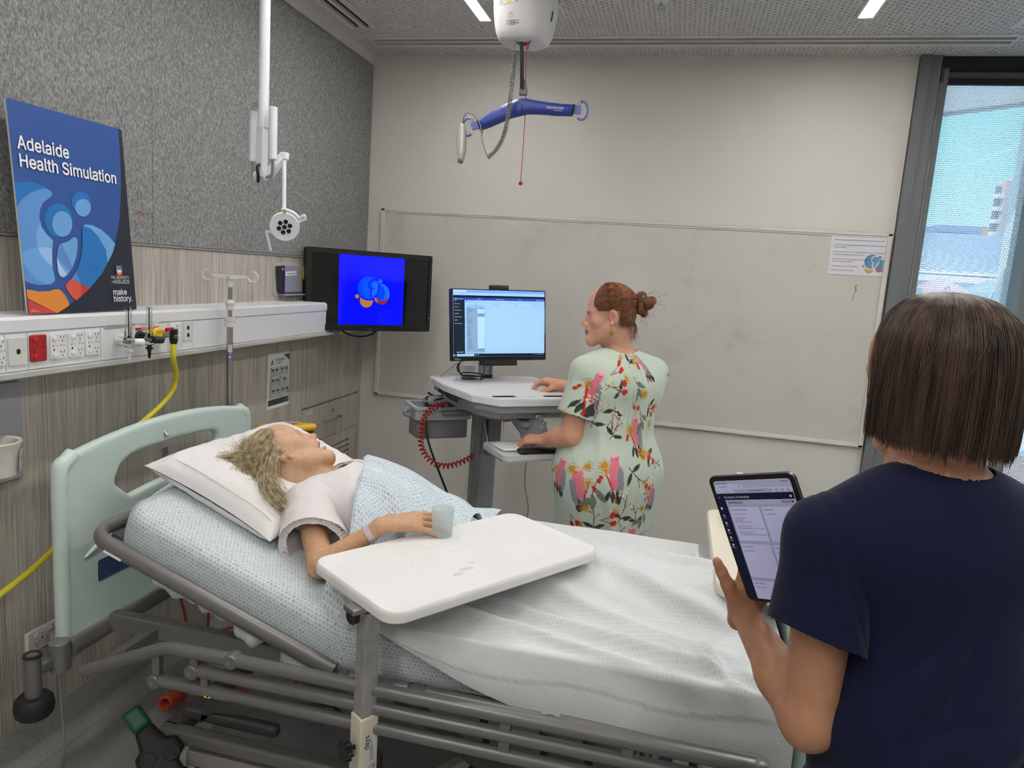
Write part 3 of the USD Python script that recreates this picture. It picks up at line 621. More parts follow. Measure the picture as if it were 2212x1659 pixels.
cab = Thing('wall_cabinet', 'built-in wood laminate cabinet with a lockable drawer above a slotted door', 'cabinet', (0, -.39, .16))
cab.part('carcass', [box(-.03, -.022, CY0, CY1 + .02, CZ0, CZ1)], mat('cabinet_gap', (52, 50, 48), .8))
D0, D1 = CY0 + .012, CY1 - .034
dr = cab.part('drawer', rbox(-.018, .001, D0, D1 + .012, CZD + .0015, CZ1 - .012, .001), M_wood)
sub(dr, 'handle', tf([tube(fillet([(.001, -.505, .797), (.028, -.505, .797), (.028, -.315, .797), (.001, -.315, .797)], .004), .0045, 10)], cab.M), M_steel)
sub(dr, 'lock', tf(lathe([(.011, 0), (.0105, .004), (.007, .006)], aim((.001, -.382, .845), (1, 0, 0))), cab.M), M_steel)
q = Print(); q.rect(0, 0, .058, .016, (225, 225, 222)); q.scribble(.008, .006, .04, .005, (60, 60, 60), 3)
m, c = q.mesh(cab.M @ frame((.0012, -.697, .868), (0, 1, 0), (0, 0, 1))); sub(dr, 'name_label', m, M_print, smooth=False, colors=c)
slots = [sbox(-.72 + .02, z - .006, -.148, z + .006) for z in np.arange(.616, .2, -.0345)]
cab.part('door', extr(sbox(D0, CZ0 + .004, D1, CZD - .0015).difference(unary_union(slots)), .019, frame((-.018, 0, 0), (0, 1, 0), (0, 0, 1))), M_wood)
cab.part('side_stile', rbox(-.02, .0, D1 + .016, CY1 + .012, CZ0, CZ1 - .002, .001), M_wood)

t = Thing('handset_holder', 'grey wall bracket holding a sloping silver plate behind the screen', 'holder', (.0, -.97, 1.56))
F = frame((.001, -1.075, 1.55), (0, 1, 0), (0, 0, 1))
t.part('back_plate', extr(rrect(.24, .165, .012, .12, .0775), .006, F), mat('clear_grey', (188, 186, 182), .35))
t.part('front_plate', [tf(rbox(.06, .24, .012, .15, .012, .03, .004), F), tf(rbox(.05, .24, -.002, .006, .0, .05, .002), F)], mat('silver_plate', (176, 178, 178), .3, .5))
q = Print(); q.rect(0, 0, .11, .022, (220, 220, 216)); q.scribble(.02, .008, .08, .006, (70, 70, 70), 2)
printed(t, q, F @ trans(.064, .095, .0305) @ rotz(.06), M_print, 'paper_label')
t = Thing('pendant_handset', 'dark keypad handset with a yellow button in the wall bracket', 'handset', (.02, -1.06, 1.58))
t.part('body', tf(extr(Polygon([(0, .13), (.05, .135), (.05, -.005), (.034, -.006), (.02, .0), (.004, .1)]), .022, None, .003), F @ trans(.006, .012, .013)), mat('handset_grey', (44, 46, 50), .45))
t.part('keys', [tf(rbox(.03, .046, .004 + k * .0145, .014 + k * .0145, .022, .026, .002), F @ trans(.006, .012, .013)) for k in range(7)], M_blackrub)
t.part('yellow_button', tf(rbox(.018, .03, .112, .122, .022, .026, .002), F @ trans(.006, .012, .013)), M_yel, label='yellow button')
one('alarm_disc', lathe([(.001, .03), (.03, .03), (.036, .022), (.036, 0)], aim((.001, -.815, 1.662), (1, 0, 0))), M_yel, 'yellow round button on the wall, mostly behind the screen', 'button')

# television on a swing arm in the corner
T = frame((.313, -.579, 1.584), (.680, .733, 0), (0, .02, 1))
tv = Thing('television', 'black wall screen showing a bright blue picture with a circles logo', 'television', (.313, -.579, 1.584))
W2, H2 = .37, .22
tv.part('casing', tf([extr(rrect(2 * W2, 2 * H2, .012), .03, trans(0, 0, -.055), .003), rbox(-.28, .28, -.16, .16, -.085, -.052, .02)], T), M_black)
tv.part('bezel', tf(extr(rrect(2 * W2, 2 * H2, .010).difference(sbox(-W2 + .028, -H2 + .034, W2 - .018, H2 - .026)), .024, trans(0, 0, -.025), 0), T), M_black)
tv.part('glass', tf(box(-W2 + .02, W2 - .01, -H2 + .02, H2 - .02, -.02, -.006), T), mat('screen_glass', (5, 5, 6), .08, spec=.6))
hv = homog([(408, 60), (2124, 232), (2062, 1254), (370, 1215)], [(-W2, H2), (W2, H2), (W2, -H2), (-W2, -H2)])
q = Print(); q.poly(Polygon(hv([(858, 166), (1754, 250), (1704, 1190), (822, 1166)])), (4, 10, 214))
def circles(q, f, cols):
    """The circles logo, traced in the screen's own coordinates; cols: outline, mid, light, head, orange, red, dark red."""
    o, mid, lt, hd, og, rd, dk = cols
    def e(cx, cy, rx, ry): a = np.linspace(0, 2 * np.pi, 48)[:-1]; return Polygon(f(np.c_[cx + rx * np.cos(a), cy + ry * np.sin(a)]))
    big = e(1262, 650, 158, 155); head = e(1330, 608, 70, 66); right = e(1425, 735, 112, 142); leafP = Polygon(f([(1292, 760), (1288, 715), (1300, 672), (1345, 662), (1375, 640), (1382, 668), (1368, 715), (1340, 755), (1305, 785)]))
    gap = head.buffer(.006)
    bowl = e(1220, 820, 90, 96).difference(big.buffer(.007)); right_b = right.difference(leafP.buffer(.007)).difference(gap)
    q.poly(bowl, og)
    q.poly(big.difference(gap).difference(leafP.buffer(.006)).difference(right.buffer(.004)), mid)
    q.poly(e(1300, 660, 130, 140).intersection(big).difference(gap).difference(leafP.buffer(.006)).difference(right.buffer(.004)), lt)
    red = right_b.difference(e(1430, 690, 118, 128)); q.poly(right_b, hd); q.poly(right_b.intersection(e(1405, 720, 70, 100)), mid); q.poly(red, rd); q.poly(red.intersection(e(1455, 900, 95, 130)), dk); q.poly(red.intersection(e(1320, 850, 45, 70)), og)
    q.poly(head, mid); q.poly(e(1340, 612, 42, 44), hd); q.poly(leafP, hd); q.poly(e(1410, 556, 33, 37), mid); q.poly(e(1412, 565, 24, 25), hd); q.poly(e(1093, 760, 28, 30), og)
circles(q, hv, ((0, 20, 200), (2, 56, 234), (8, 66, 250), (18, 84, 252), (146, 98, 48), (132, 52, 50), (104, 38, 60)))
printed(tv, q, T @ trans(0, 0, -.0058), M_screen, 'screen_picture')
q = Print(); q.text('NEC', 0, -H2 + .006, .009, (130, 130, 132), align='c'); printed(tv, q, T @ trans(.0, 0, -.0005), M_print, 'brand_mark')
q = Print(); q.poly(Point(W2 - .009, -H2 + .08).buffer(.002), (240, 235, 200)); printed(tv, q, T, M_screen, 'power_light')
tv.part('arm', [tube(fillet([(.03, -.33, 1.58), (.12, -.30, 1.58), tuple((T @ [0, 0, -.08, 1])[:3])], .02), .022, 14), box(.0, .03, -.40, -.26, 1.525, 1.66)], mat('arm_grey', (120, 122, 124), .4))
tv.part('cable', tube(spline([tuple((T @ [-.17, -.2, -.07, 1])[:3]), tuple((T @ [-.13, -.235, -.05, 1])[:3]), tuple((T @ [-.05, -.255, -.045, 1])[:3]), tuple((T @ [.04, -.235, -.05, 1])[:3]), tuple((T @ [.06, -.2, -.07, 1])[:3])], 40), .0048, 10), M_black)
q = Print(); q.rect(-.02, -.014, .02, .014, (52, 52, 52)); q.rect(-.0175, -.0115, .0175, .0115, (176, 172, 164))
for k in range(3): q.scribble(-.013, -.007 + k * .006, .026, .003, (90, 88, 84), k)
printed(tv, q, T @ trans(-.185, -.228, -.045) @ rotz(-.45), M_print, 'cable_tag')

# glove-and-scissor holder at the far left
t = Thing('scope_holder', 'cream oval holder with a printed label on a grey backing plate at the left edge', 'dispenser', (0, -2.62, 1.0))
t.part('backing_plate', extr(rrect(.26, .31, .012, -2.638, 1.147), .012, frame((.001, 0, 0), (0, 1, 0), (0, 0, 1)), .003), mat('mauve_grey', (166, 166, 174), .5))
ax, ay, az = .082, -2.668, 1.15
M_cream = mat('cream_plastic', (206, 202, 194), .4)
def ovl(a, b, z, n=40, sc=1.0): k = np.arange(n) * 2 * np.pi / n; return np.stack([ax + a * sc * np.cos(k), ay + b * sc * np.sin(k), np.full(n, z)], 1)
rows = [ovl(.045, .046, 1.045), ovl(.055, .056, 1.05), ovl(.056, .058, 1.07), ovl(.058, .060, 1.12), ovl(.064, .068, 1.14), ovl(.066, .071, 1.148), ovl(.064, .069, 1.152), ovl(.055, .060, 1.148), ovl(.05, .054, 1.12), ovl(.046, .05, 1.06)]
t.part('cup', grid(np.array(rows), closed_v=True), M_cream)
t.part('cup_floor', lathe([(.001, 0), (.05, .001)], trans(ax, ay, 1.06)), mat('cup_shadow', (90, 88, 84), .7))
hs = [[(.014 + .03 * u ** 2, -2.76 + .12 * v + .03 * u * (v - .4), 1.15 + .065 * math.sin(math.pi * min(v + .25, 1)) * (1 - u) - .0) for v in np.linspace(0, 1, 14)] for u in np.linspace(0, 1, 6)]
t.part('hood', grid(np.array(hs)), M_cream)
t.part('mount', [rbox(.012, .06, -2.71, -2.61, 1.028, 1.06, .01), cyl((.06, -2.63, 1.045), (.063, -2.63, 1.045), .006)], M_cream)
q = Print(); q.rect(-.026, -.034, .026, .03, (222, 220, 214), .012)
for k in range(7): q.scribble(-.012, .02 - k * .0052, .032, .0026, (60, 60, 66), k + 20)
q.rect(-.019, .0, -.015, .012, (40, 44, 80)); q.rect(-.021, .004, -.013, .007, (40, 44, 80)); q.text('NO BATTERIES', 0, -.0235, .0055, (170, 44, 50), True, align='c', width=.036); q.scribble(-.012, -.030, .024, .003, (80, 60, 60), 2)
F = frame((ax + .047, ay + .0425, 1.095), (-.64, .77, 0), (.03, .04, 1))
printed(t, q, F, M_print, 'care_label')

# low double outlet with plug and grey cable
F = frame((.0, -2.519, .384), (0, 1, 0), (0, 0, 1))
t = Thing('wall_outlet', 'cream double power outlet low on the wood wall beside the bedhead', 'outlet', (0, -2.46, .42))
t.part('plate', tf(extr(rrect(.119, .074, .004, .0595, .037), .012, None, .003), F), M_offwhite)
for u in (.032, .086): t.part('rocker', tf(extr(rrect(.014, .012, .003, u, .057), .004, trans(0, 0, .012), .001), F), M_white)
q = Print()
for u in (.034, .086):
    for a, (du, dv) in ((.5, (-.006, .006)), (-.5, (.006, .006)), (0, (0, -.006))): q.poly(aff.rotate(rrect(.0022, .0085, .0008, u + du, .022 + dv), math.degrees(a)), (30, 30, 30), 0)
q.poly(Point(.044, .057).buffer(.002), (220, 40, 30)); q.scribble(.05, .054, .012, .003, (120, 60, 60), 4); q.rect(.052, .036, .058, .042, (50, 50, 50)); q.scribble(.044, .030, .016, .003, (90, 90, 90), 3)
printed(t, q, F @ trans(0, 0, .0122), M_print, 'marking')
t = Thing('plug', 'grey plug with a red-edged tag in the low wall outlet, trailing a grey cable', 'plug', (.012, -2.43, .40))
t.part('body', [tf(rbox(.074, .106, -.028, .05, .0125, .045, .008), F), tf(lathe([(.017, 0), (.015, .01)], trans(.072, .03, .0125)), F)], mat('plug_grey', (168, 166, 162), .45))
q = Print(); q.rect(0, 0, .014, .046, (120, 30, 34)); q.rect(.0015, .0015, .0125, .0445, (225, 225, 225)); [q.rect(.004, .006 + k * .008, .010, .011 + k * .008, (40, 40, 44)) for k in range(4)]
printed(t, q, F @ trans(.091, -.012, .0453), M_print, 'test_tag')
t.part('cable', tube(spline([(.03, -2.429, .358), (.04, -2.43, .29), (.05, -2.435, .18), (.085, -2.46, .07), (.13, -2.52, .012), (.2, -2.66, .006), (.28, -2.85, .006), (.35, -3.05, .006)], 70), .0042, 8), mat('cable_grey', (140, 140, 140), .5))

# drip stand on the bed's head corner
t = Thing('drip_stand', 'steel drip pole with a white two-hook top standing behind the bedhead', 'drip stand', (.19, -1.70, .45))
x, y = .19, -1.70
t.part('lower_pole', cyl((x, y, .42), (x, y, 1.47), .0125), M_steel)
t.part('upper_pole', cyl((x, y, 1.46), (x, y, 1.625), .0085), M_steel)
t.part('collar', lathe([(.013, 1.438), (.019, 1.44), (.019, 1.462), (.0215, 1.464), (.0215, 1.478), (.014, 1.48)], trans(x, y, 0)), M_offwhite)
t.part('locking_ring', lathe([(.011, 1.508), (.016, 1.51), (.016, 1.53), (.020, 1.532), (.020, 1.54), (.012, 1.548), (.012, 1.552)], trans(x, y, 0)), M_offwhite)
hd = t.part('hook_head', [lathe([(.0085, 1.60), (.012, 1.603), (.012, 1.63), (.015, 1.634), (.015, 1.646)], trans(x, y, 0)), tf(extr(Polygon([(-.07, .012), (.07, .012), (.07, .004), (.012, -.006), (-.012, -.006), (-.07, .004)]), .010), frame((x + 0, y - .005, 1.640), (.92, .39, 0), (0, 0, 1)) @ trans(0, 0, -.005))], M_offwhite)
for s in (-1, 1):
    c = np.array([x, y, 1.648]) + s * .088 * np.array([.92, .39, 0]); d = np.array([.92, .39, 0]) * s
    hk = [c + .020 * (math.cos(a) * d * 1.0 + math.sin(a) * V(0, 0, 1)) for a in np.linspace(-math.pi * .95, math.pi * .55, 18)]
    sub(hd, 'hook', tf(tube(hk, .0036, 8), t.M), M_offwhite)
q = Print(); q.poly(Point(0, 0).buffer(.010), (60, 90, 150)); q.poly(Polygon([(-.005, -.003), (0, .006), (.005, -.003)]), (225, 228, 235)); q.rect(-.008, .02, .008, .052, (190, 190, 188))
printed(t, q, frame((x + .0085, y - .0096, 1.315), (.75, .66, 0), (0, 0, 1)), M_print, 'pole_sticker')

# ceiling-hung examination lamp
x, y = .393, -1.80
t = Thing('examination_lamp', 'white ceiling-hung examination lamp with a seven-lens round head over the bedhead', 'examination lamp', (x, y, 3.0))
M_lw = mat('lamp_white', (226, 228, 234), .28)
t.part('column', [cyl((x, y, 2.212), (x, y, 3.0), .0195, n=32), cyl((x, y, 2.96), (x, y, 3.0), .06)], M_lw)
t.part('bolt', [cyl((x - .012, y - .018, 2.29), (x - .03, y - .024, 2.29), .005), cyl((x + .004, y - .016, 2.19), (x + .006, y - .019, 2.19), .005)], M_steel)
e = np.array([-.95, .22, 0]); n_ = np.array([-.22, -.95, 0])
FB = frame((x, y, 0), e, n_)
t.part('bracket', tf(rbox(-.015, .015, -.012, .018, 2.03, 2.215, .003), FB), M_lw)
for s, z0, z1 in ((-1, 2.095, 2.285), (1, 2.088, 2.273)):
    t.part('spring_tube', tf(cyl((s * .05, 0, z0), (s * .048, 0, z1), .0155, n=24, ch=.002), FB), M_lw)
    t.part('steel_link', tf(tube(fillet([(s * .05, 0, z0 + .01), (s * .05, 0, 2.035), (s * .012, .004, 2.028)], .02), .0058, 10), FB), M_steel)
t.part('joint', [tf(cyl((-.022, .004, 2.036), (.03, .004, 2.036), .016), FB), tf(rbox(.0, .03, -.03, .01, 2.02, 2.05, .004), FB)], M_lw)
t.part('cable', tf(tube(spline([(0, .018, 2.075), (-.008, .034, 2.06), (-.012, .034, 2.035), (-.004, .026, 2.012), (.004, .018, 2.03)], 24), .006, 10), FB), M_black)
A0 = np.array((x + .02, y + .01, 2.045)); A1 = np.array((.456, -1.755, 2.118)); A2 = np.array((.486, -1.80, 1.905))
t.part('arm', [sweep([A0, A1], circ(.014, 4) * [1, 1.4]), rbox(*[v for a, b in zip(A1 - .014, A1 + .014) for v in (a, b)], .004)], M_lw)
t.part('drop_rod', cyl(A1, A2, .0078, n=16), M_lw)
hc = np.array((.490, -1.80, 1.853)); hn = unit(np.array([.42, -.84, -.28])); HF = aim(hc, hn)
hh = t.part('head', lathe([(.001, -.02), (.03, -.019), (.05, -.01), (.0555, .0), (.0555, .008), (.052, .0115), (.050, .0105)], HF, 40), M_lw)
sub(hh, 'face_plate', tf(lathe([(.001, .0102), (.0505, .0102)], HF, 40), t.M), mat('lamp_face', (168, 168, 166), .4))
for k in range(7):
    a = k * math.pi / 3 + .3; c0 = (0, 0) if k == 6 else (.021 * math.cos(a), .021 * math.sin(a))
    sub(hh, 'lens', tf(lathe([(.0085, .0103), (.0085, .0125), (.0065, .0135), (.002, .0118)], HF @ trans(*c0, 0), 16), t.M), mat('lens_dark', (40, 42, 44), .12, .7))
up = unit(V(0, 0, 1) - hn * hn[2]); rt = np.cross(up, hn)
ring = [hc + (.062 * (math.cos(a) * rt + math.sin(a) * up)) - hn * .004 for a in np.linspace(1.75, .55, 14)] + [hc + .09 * rt * .78 + .048 * up, hc + .074 * rt + .03 * up]
t.part('yoke', tube(spline(ring, 30), .0062, 10), M_lw)
t.part('yoke_foot', tube([hc + .074 * rt + .034 * up, hc + .05 * rt + .02 * up], .005, 8), M_lw)
t.part('hand_grip', tube(fillet([hc - .045 * rt - .028 * up, hc - .068 * rt - .022 * up, hc - .052 * rt - .098 * up], .008), .0055, 10), M_lw)
q = Print(); q.rect(-.006, -.008, .006, .008, (196, 160, 110)); printed(t, q, frame(hc + up * .06 + hn * .012, rt, up), M_print, 'sticker')
# ------------------------------------------------------------------ whiteboard, notice
wb = Thing('whiteboard', 'wide framed whiteboard with faint smudges on the back wall', 'whiteboard', (1.6, -.01, .9))
def board():
    n = {'g': ('geometry', {}), 'n': ('noise_texture', {'scale': 3.2, 'detail': 5.0, 'roughness': .65, 'distortion': .8}),
         'r': ('rgb_ramp', {'ramp': [(.30, lin((188, 187, 181))), (.44, lin((201, 199, 192))), (.7, lin((206, 204, 197)))]}), 'p': ('principled_bsdf', {'roughness': .22, 'specular_ior_level': .45}),
         'm': ('map_range', {'from_min': .3, 'from_max': .7, 'to_min': .34, 'to_max': .2})}
    return usdkit.material(stage, '/World/Looks/whiteboard_enamel', n, [('g.position', 'n.vector'), ('n.fac', 'r.fac'), ('r.color', 'p.base_color'), ('n.fac', 'm.value'), ('m.result', 'p.roughness')], surface='p.BSDF')
BX, BXE, BZ, BZE = .106, 3.066, .90, 2.085
wb.part('board', box(BX + .02, BXE - .02, -.012, -.001, BZ + .02, BZE - .02), board())
fr = [sbox(BX, BZ, BXE, BZE).difference(sbox(BX + .012, BZ + .012, BXE - .012, BZE - .012)), sbox(BX + .012, BZ + .012, BXE - .012, BZE - .012).difference(sbox(BX + .024, BZ + .024, BXE - .024, BZE - .024))]
FW = frame((0, -.0, 0), (1, 0, 0), (0, 0, 1))
for nm, a, b, c, d in (('frame_top', BX, BXE, BZE - .024, BZE), ('frame_bottom', BX, BXE, BZ, BZ + .024), ('frame_left', BX, BX + .024, BZ, BZE), ('frame_right', BXE - .024, BXE, BZ, BZE)):
    o = [box(a, b, -.020, -.001, c, d)]
    if nm in ('frame_top', 'frame_bottom'): o = [rbox(a, b, -.022, -.001, c + (.010 if nm == 'frame_top' else 0), d - (0 if nm == 'frame_top' else .010), .002), rbox(a + .01, b - .01, -.017, -.001, c, d, .002)]
    else: o = [rbox(a, b, -.022, -.001, c, d, .002)]
    wb.part(nm, o, M_offwhite)
q = Print()
q.poly(smoothpoly([(2.915, 1.80), (2.925, 1.806), (2.919, 1.79), (2.926, 1.775), (2.917, 1.755), (2.914, 1.725), (2.909, 1.71), (2.912, 1.745), (2.916, 1.77)], 60), (132, 134, 140))
for x, z, w in ((.43, 1.742, .004), (.12, .98, .005), (1.04, 1.345, .006)): q.poly(Point(x, z).buffer(w), (120, 120, 118))
tag(printed(wb, q, frame((0, -.0122, 0), (1, 0, 0), (0, 0, 1)), M_print, 'marker_smudge'), kind='stuff')
nt = Thing('notice', 'laminated printed notice about whiteboards stuck in the whiteboard corner', 'notice', (2.91, -.015, 1.96))
NW, NH = .297, .21
NF = frame((2.762, -.0135, 1.853), (1, 0, .012), (-.012, 0, 1))
nt.part('sheet', tf(box(0, NW, 0, NH, 0, .0012), NF), mat('laminated_paper', (222, 221, 228), .2))
hn_ = homog([(245, 240), (1890, 290), (1748, 1410), (115, 1320)], [(0, NH), (NW, NH), (NW, 0), (0, 0)])
q = Print()
a_, b_ = (1262 - 158, 650), None
# logo: map the screen-logo coordinates onto the notice
sc = (NW * .39) / (1535 - 1065); f = lambda p: np.c_[.172 + (np.asarray(p)[:, 0] - 1065) * sc, .012 + (915 - np.asarray(p)[:, 1]) * sc]
circles(q, f, (None, (94, 140, 178), (110, 150, 184), (124, 164, 194), (208, 160, 112), (200, 124, 130), (182, 106, 126)))
for i, (s, a, b) in enumerate((('Please only clean whiteboards with the wet wipes provided.', (325, 372), (1745, 437)), ('At the end of your session, please tidy your bay and collate any', (292, 508), (1780, 580)), ('documentation.', (288, 575), (652, 592)),
        ('Please stack chairs on the transportable holders. Chair stacks', (268, 705), (1705, 780)), ('should be no higher than seven chairs.', (262, 778), (1160, 815)), ('If beds have been used, please remove bed linen and place in', (246, 908), (1690, 978)),
        ('the linen skips provided.', (238, 972), (800, 1000)), ('Thank you for your co-operation.', (228, 1105), (985, 1142)), ('Adelaide Health Simulation.', (210, 1212), (850, 1245)))):
    (x0, y0), (x1, _) = hn_([a, b]); q.text(s, x0, y0, .0062, (44, 44, 60) if i < 8 else (160, 70, 84), width=x1 - x0)
printed(nt, q, NF @ trans(0, 0, .0012), paintmat('notice_print', .25), 'printing')

# ------------------------------------------------------------------ ceiling hoist with spreader bar
HY = -1.15
ho = Thing('ceiling_hoist', 'white ceiling hoist motor with a purple band and a grey coiled cable', 'hoist', (1.222, HY, 3.0))
M_hw = mat('hoist_white', (214, 213, 212), .4)
cx, cz = 1.222, 2.84
def super_ring(z, a, b, p=2.6, n=48, y0=HY):
    k = np.arange(n) * 2 * np.pi / n; c, s = np.cos(k), np.sin(k)
    return np.stack([cx + a * np.sign(c) * np.abs(c) ** (2 / p), y0 + b * np.sign(s) * np.abs(s) ** (2 / p), np.full(n, z)], 1)
rows = [(2.700, .001, .001), (2.701, .06, .06), (2.706, .09, .085), (2.716, .105, .10), (2.74, .118, .112), (2.78, .127, .122), (2.83, .133, .13), (2.872, .135, .132), (2.885, .134, .131)]
ho.part('motor_shell', grid(np.array([super_ring(*r) for r in rows]), closed_v=True), M_hw)
ho.part('purple_band', grid(np.array([super_ring(*r) for r in [(2.884, .133, .13), (2.886, .137, .134), (2.90, .137, .134), (2.902, .131, .128)]]), closed_v=True), mat('purple_band', (92, 92, 158), .4))
ho.part('upper_shell', grid(np.array([super_ring(*r) for r in [(2.90, .134, .131), (2.94, .12, .118), (2.96, .06, .06), (2.975, .05, .05)]]), closed_v=True), M_hw)
ho.part('rail_trolley', [box(cx - .03, cx + .03, -2.9, -.7, 2.97, 3.0)], M_hw, label='white ceiling rail')
def on_shell(x, z): # front of the shell (towards -y) at height z
    k = np.interp(z, [r[0] for r in rows], [r[2] for r in rows]); a = np.interp(z, [r[0] for r in rows], [r[1] for r in rows])
    return HY - k * (max(1 - abs((x - cx) / a) ** 2.6, .01)) ** (1 / 2.6)
def decal(x0, z0, w, h, name, fill):
    q = Print(); fill(q)
    m, c = q.mesh(np.eye(4)); out = m[0].copy()
    X = x0 + m[0][:, 0]; Z = z0 + m[0][:, 1]; out = np.stack([X, [on_shell(a, b) - .0012 - d for a, b, d in zip(X, Z, m[0][:, 2])], Z], 1)
    ho.part(name, (out, m[1]), M_print, smooth=False, colors=c)
cut = lambda g, s=.004: unary_union([g.intersection(sbox(i * s, -1, (i + 1) * s, 1)) for i in range(-60, 60) if g.intersects(sbox(i * s, -1, (i + 1) * s, 1))])
def strips(q, x0, y0, x1, y1, c):
    n = max(1, int((x1 - x0) / .008))
    m = max(1, int((y1 - y0) / .008)); q.z += .00015; z = q.z
    for i in range(n):
        for j in range(m):
            q.z = z; q.rect(x0 + (x1 - x0) * i / n, y0 + (y1 - y0) * j / m, x0 + (x1 - x0) * (i + 1) / n, y0 + (y1 - y0) * (j + 1) / m, c, up=0)
def sticker(q):
    strips(q, 0, 0, .096, .042, (226, 226, 222)); q.z += .0002
    q.text('BCD', .003, .033, .008, (60, 60, 66)); q.poly(Point(.048, .021).buffer(.0185), (222, 188, 40)); q.poly(Point(.048, .021).buffer(.0075), (238, 236, 220)); q.text('5', .048, .018, .006, (60, 60, 60), align='c')
    for k in range(9): q.rect(.077, .005 + k * .0038, .091, .0065 + k * .0038 + (.001 if k % 3 else 0), (50, 50, 54))
    for k in range(4): q.scribble(.004, .005 + k * .006, .022, .003, (110, 110, 110), k)
    q.scribble(.067, .01, .006, .002, (100, 100, 100), 4); q.rect(.018, .022, .021, .026, (40, 40, 40))
decal(1.128, 2.828, .1, .04, 'asset_sticker', sticker)
decal(1.150, 2.876, .06, .02, 'brand_mark', lambda q: q.text('Maxi Sky', 0, -.003, .0095, (70, 70, 76), width=.054))
def lower(q):
    ring = lambda r: Point(0, 0).buffer(r).difference(Point(0, 0).buffer(r - .0012))
    q.poly(ring(.011), (96, 96, 102)); q.poly(unary_union([sbox(-.0008, -.006, .0008, .006), Polygon([(0, .007), (-.004, .002), (.004, .002)])]), (96, 96, 102))
    q.rect(-.006, -.036, .018, -.018, (150, 150, 152)); q.scribble(.022, -.022, .014, .004, (80, 80, 84), 1); q.scribble(.022, -.03, .014, .004, (80, 80, 84), 2); q.rect(-.016, -.024, -.012, -.02, (80, 80, 84)); q.rect(-.016, -.034, -.012, -.03, (80, 80, 84))
decal(1.188, 2.785, .1, .1, 'control_marks', lower)
ho.part('strap_mouth', tf(lathe([(.001, 0), (.034, 0), (.036, .004), (.034, .008), (.03, .004), (.028, .001)], aim((cx + .01, HY - .066, 2.7105), (0, -.45, -.9))) if True else 0, np.eye(4)), mat('mouth_grey', (120, 120, 122), .5))
ho.part('side_badge', tf(rbox(-.008, .008, -.02, .02, 0, .003, .001), frame((cx + .1275, HY - .05, 2.80), (.35, -.93, .05), (.13, 0, .99))), mat('badge_navy', (40, 44, 84), .4))
ho.part('lift_strap', [sweep([(1.222, HY - .055, 2.715), (1.228, HY - .045, 2.66), (1.231, HY - .03, 2.56), (1.236, HY - .02, 2.50)], [(-.008, -.0015), (.008, -.0015), (.008, .0015), (-.008, .0015)], up=(0, -1, 0))], M_black)
ho.part('red_cord', tube(spline([(1.247, HY - .04, 2.70), (1.247, HY - .04, 2.60), (1.243, HY + .02, 2.45), (1.243, HY + .03, 2.30), (1.245, HY + .02, 2.14)], 40), .0016, 6), mat('red_cord', (176, 36, 40), .5))
ho.part('cord_cap', cyl((1.247, HY - .04, 2.676), (1.247, HY - .04, 2.702), .0065), M_red)
ho.part('cord_ball', arr(trimesh.creation.icosphere(2, .0095)) if False else mv(trimesh.creation.icosphere(2, .0095), 1.245, HY + .02, 2.132), M_red)
M_coil = mat('cable_coil_grey', (128, 126, 120), .5)
cp = spline([(1.198, HY - .06, 2.665), (1.200, HY - .07, 2.58), (1.198, HY - .07, 2.50), (1.190, HY - .065, 2.40), (1.172, HY - .06, 2.31), (1.142, HY - .06, 2.256), (1.110, HY - .06, 2.225)], 80)
ho.part('coiled_cable', coil(cp, .0078, .0026, 62, 10, 6), M_coil)
ho.part('cable_tail', tube(spline([(1.207, HY - .06, 2.74), (1.206, HY - .07, 2.70), (1.196, HY - .062, 2.672)], 14), .0042, 8), M_coil)
ho.part('thin_cable', tube(spline([(1.110, HY - .06, 2.224), (1.092, HY - .06, 2.262), (1.076, HY - .06, 2.315), (1.066, HY - .06, 2.362), (1.044, HY - .06, 2.392), (1.020, HY - .06, 2.408), (1.0, HY - .06, 2.404), (.988, HY - .055, 2.385), (.984, HY - .045, 2.368)], 50), .0026, 8), M_coil)
sb = Thing('spreader_bar', 'blue padded spreader bar with hooked ends hanging from the ceiling hoist', 'spreader bar', (1.235, HY, 2.47))
M_blue = mat('blue_vinyl', (40, 60, 140), .38, bump=(40, .003, .4)); M_lil = mat('lilac_metal', (104, 112, 180), .4)
SB = frame((1.236, HY, 2.445), (1, 0, 0), (0, 0, 1))
top = [(-.196, -.058), (-.10, .006), (-.04, .032), (-.018, .040), (.018, .040), (.08, .030), (.225, .018)]; bot = [(.220, -.030), (.12, -.028), (.03, -.026), (0, -.032), (-.05, -.045), (-.12, -.075), (-.180, -.098)]
pad = Polygon(list(spline(top, 24)) + list(spline(bot, 24)))
def pillowy(g, th, M, n=5):
    """A flat outline puffed to a rounded thickness."""
    out = []
    A = [g.buffer(-d * .02) for d in (0, .12, .35, .7)]; hts = [0, .5, .8, .95]
    c = m3.Manifold()
    parts = []
    for gg, hh in zip(A, hts):
        if gg.is_empty: continue
        gg = gg if gg.geom_type == 'Polygon' else max(gg.geoms, key=lambda k: k.area)
        e = m3.CrossSection([np.array(shapely.geometry.polygon.orient(gg).exterior.coords)[:-1].tolist()]).extrude(max(2 * th * hh, .004)).translate((0, 0, -max(th * hh, .002))); parts.append(e)
    hts2 = [1 - .97 * (1 - math.sqrt(max(0, 1 - (1 - d) ** 2))) for d in (0, .3, .6, 1)]
    return arr(m3.Manifold.batch_boolean(parts, m3.OpType.Add))
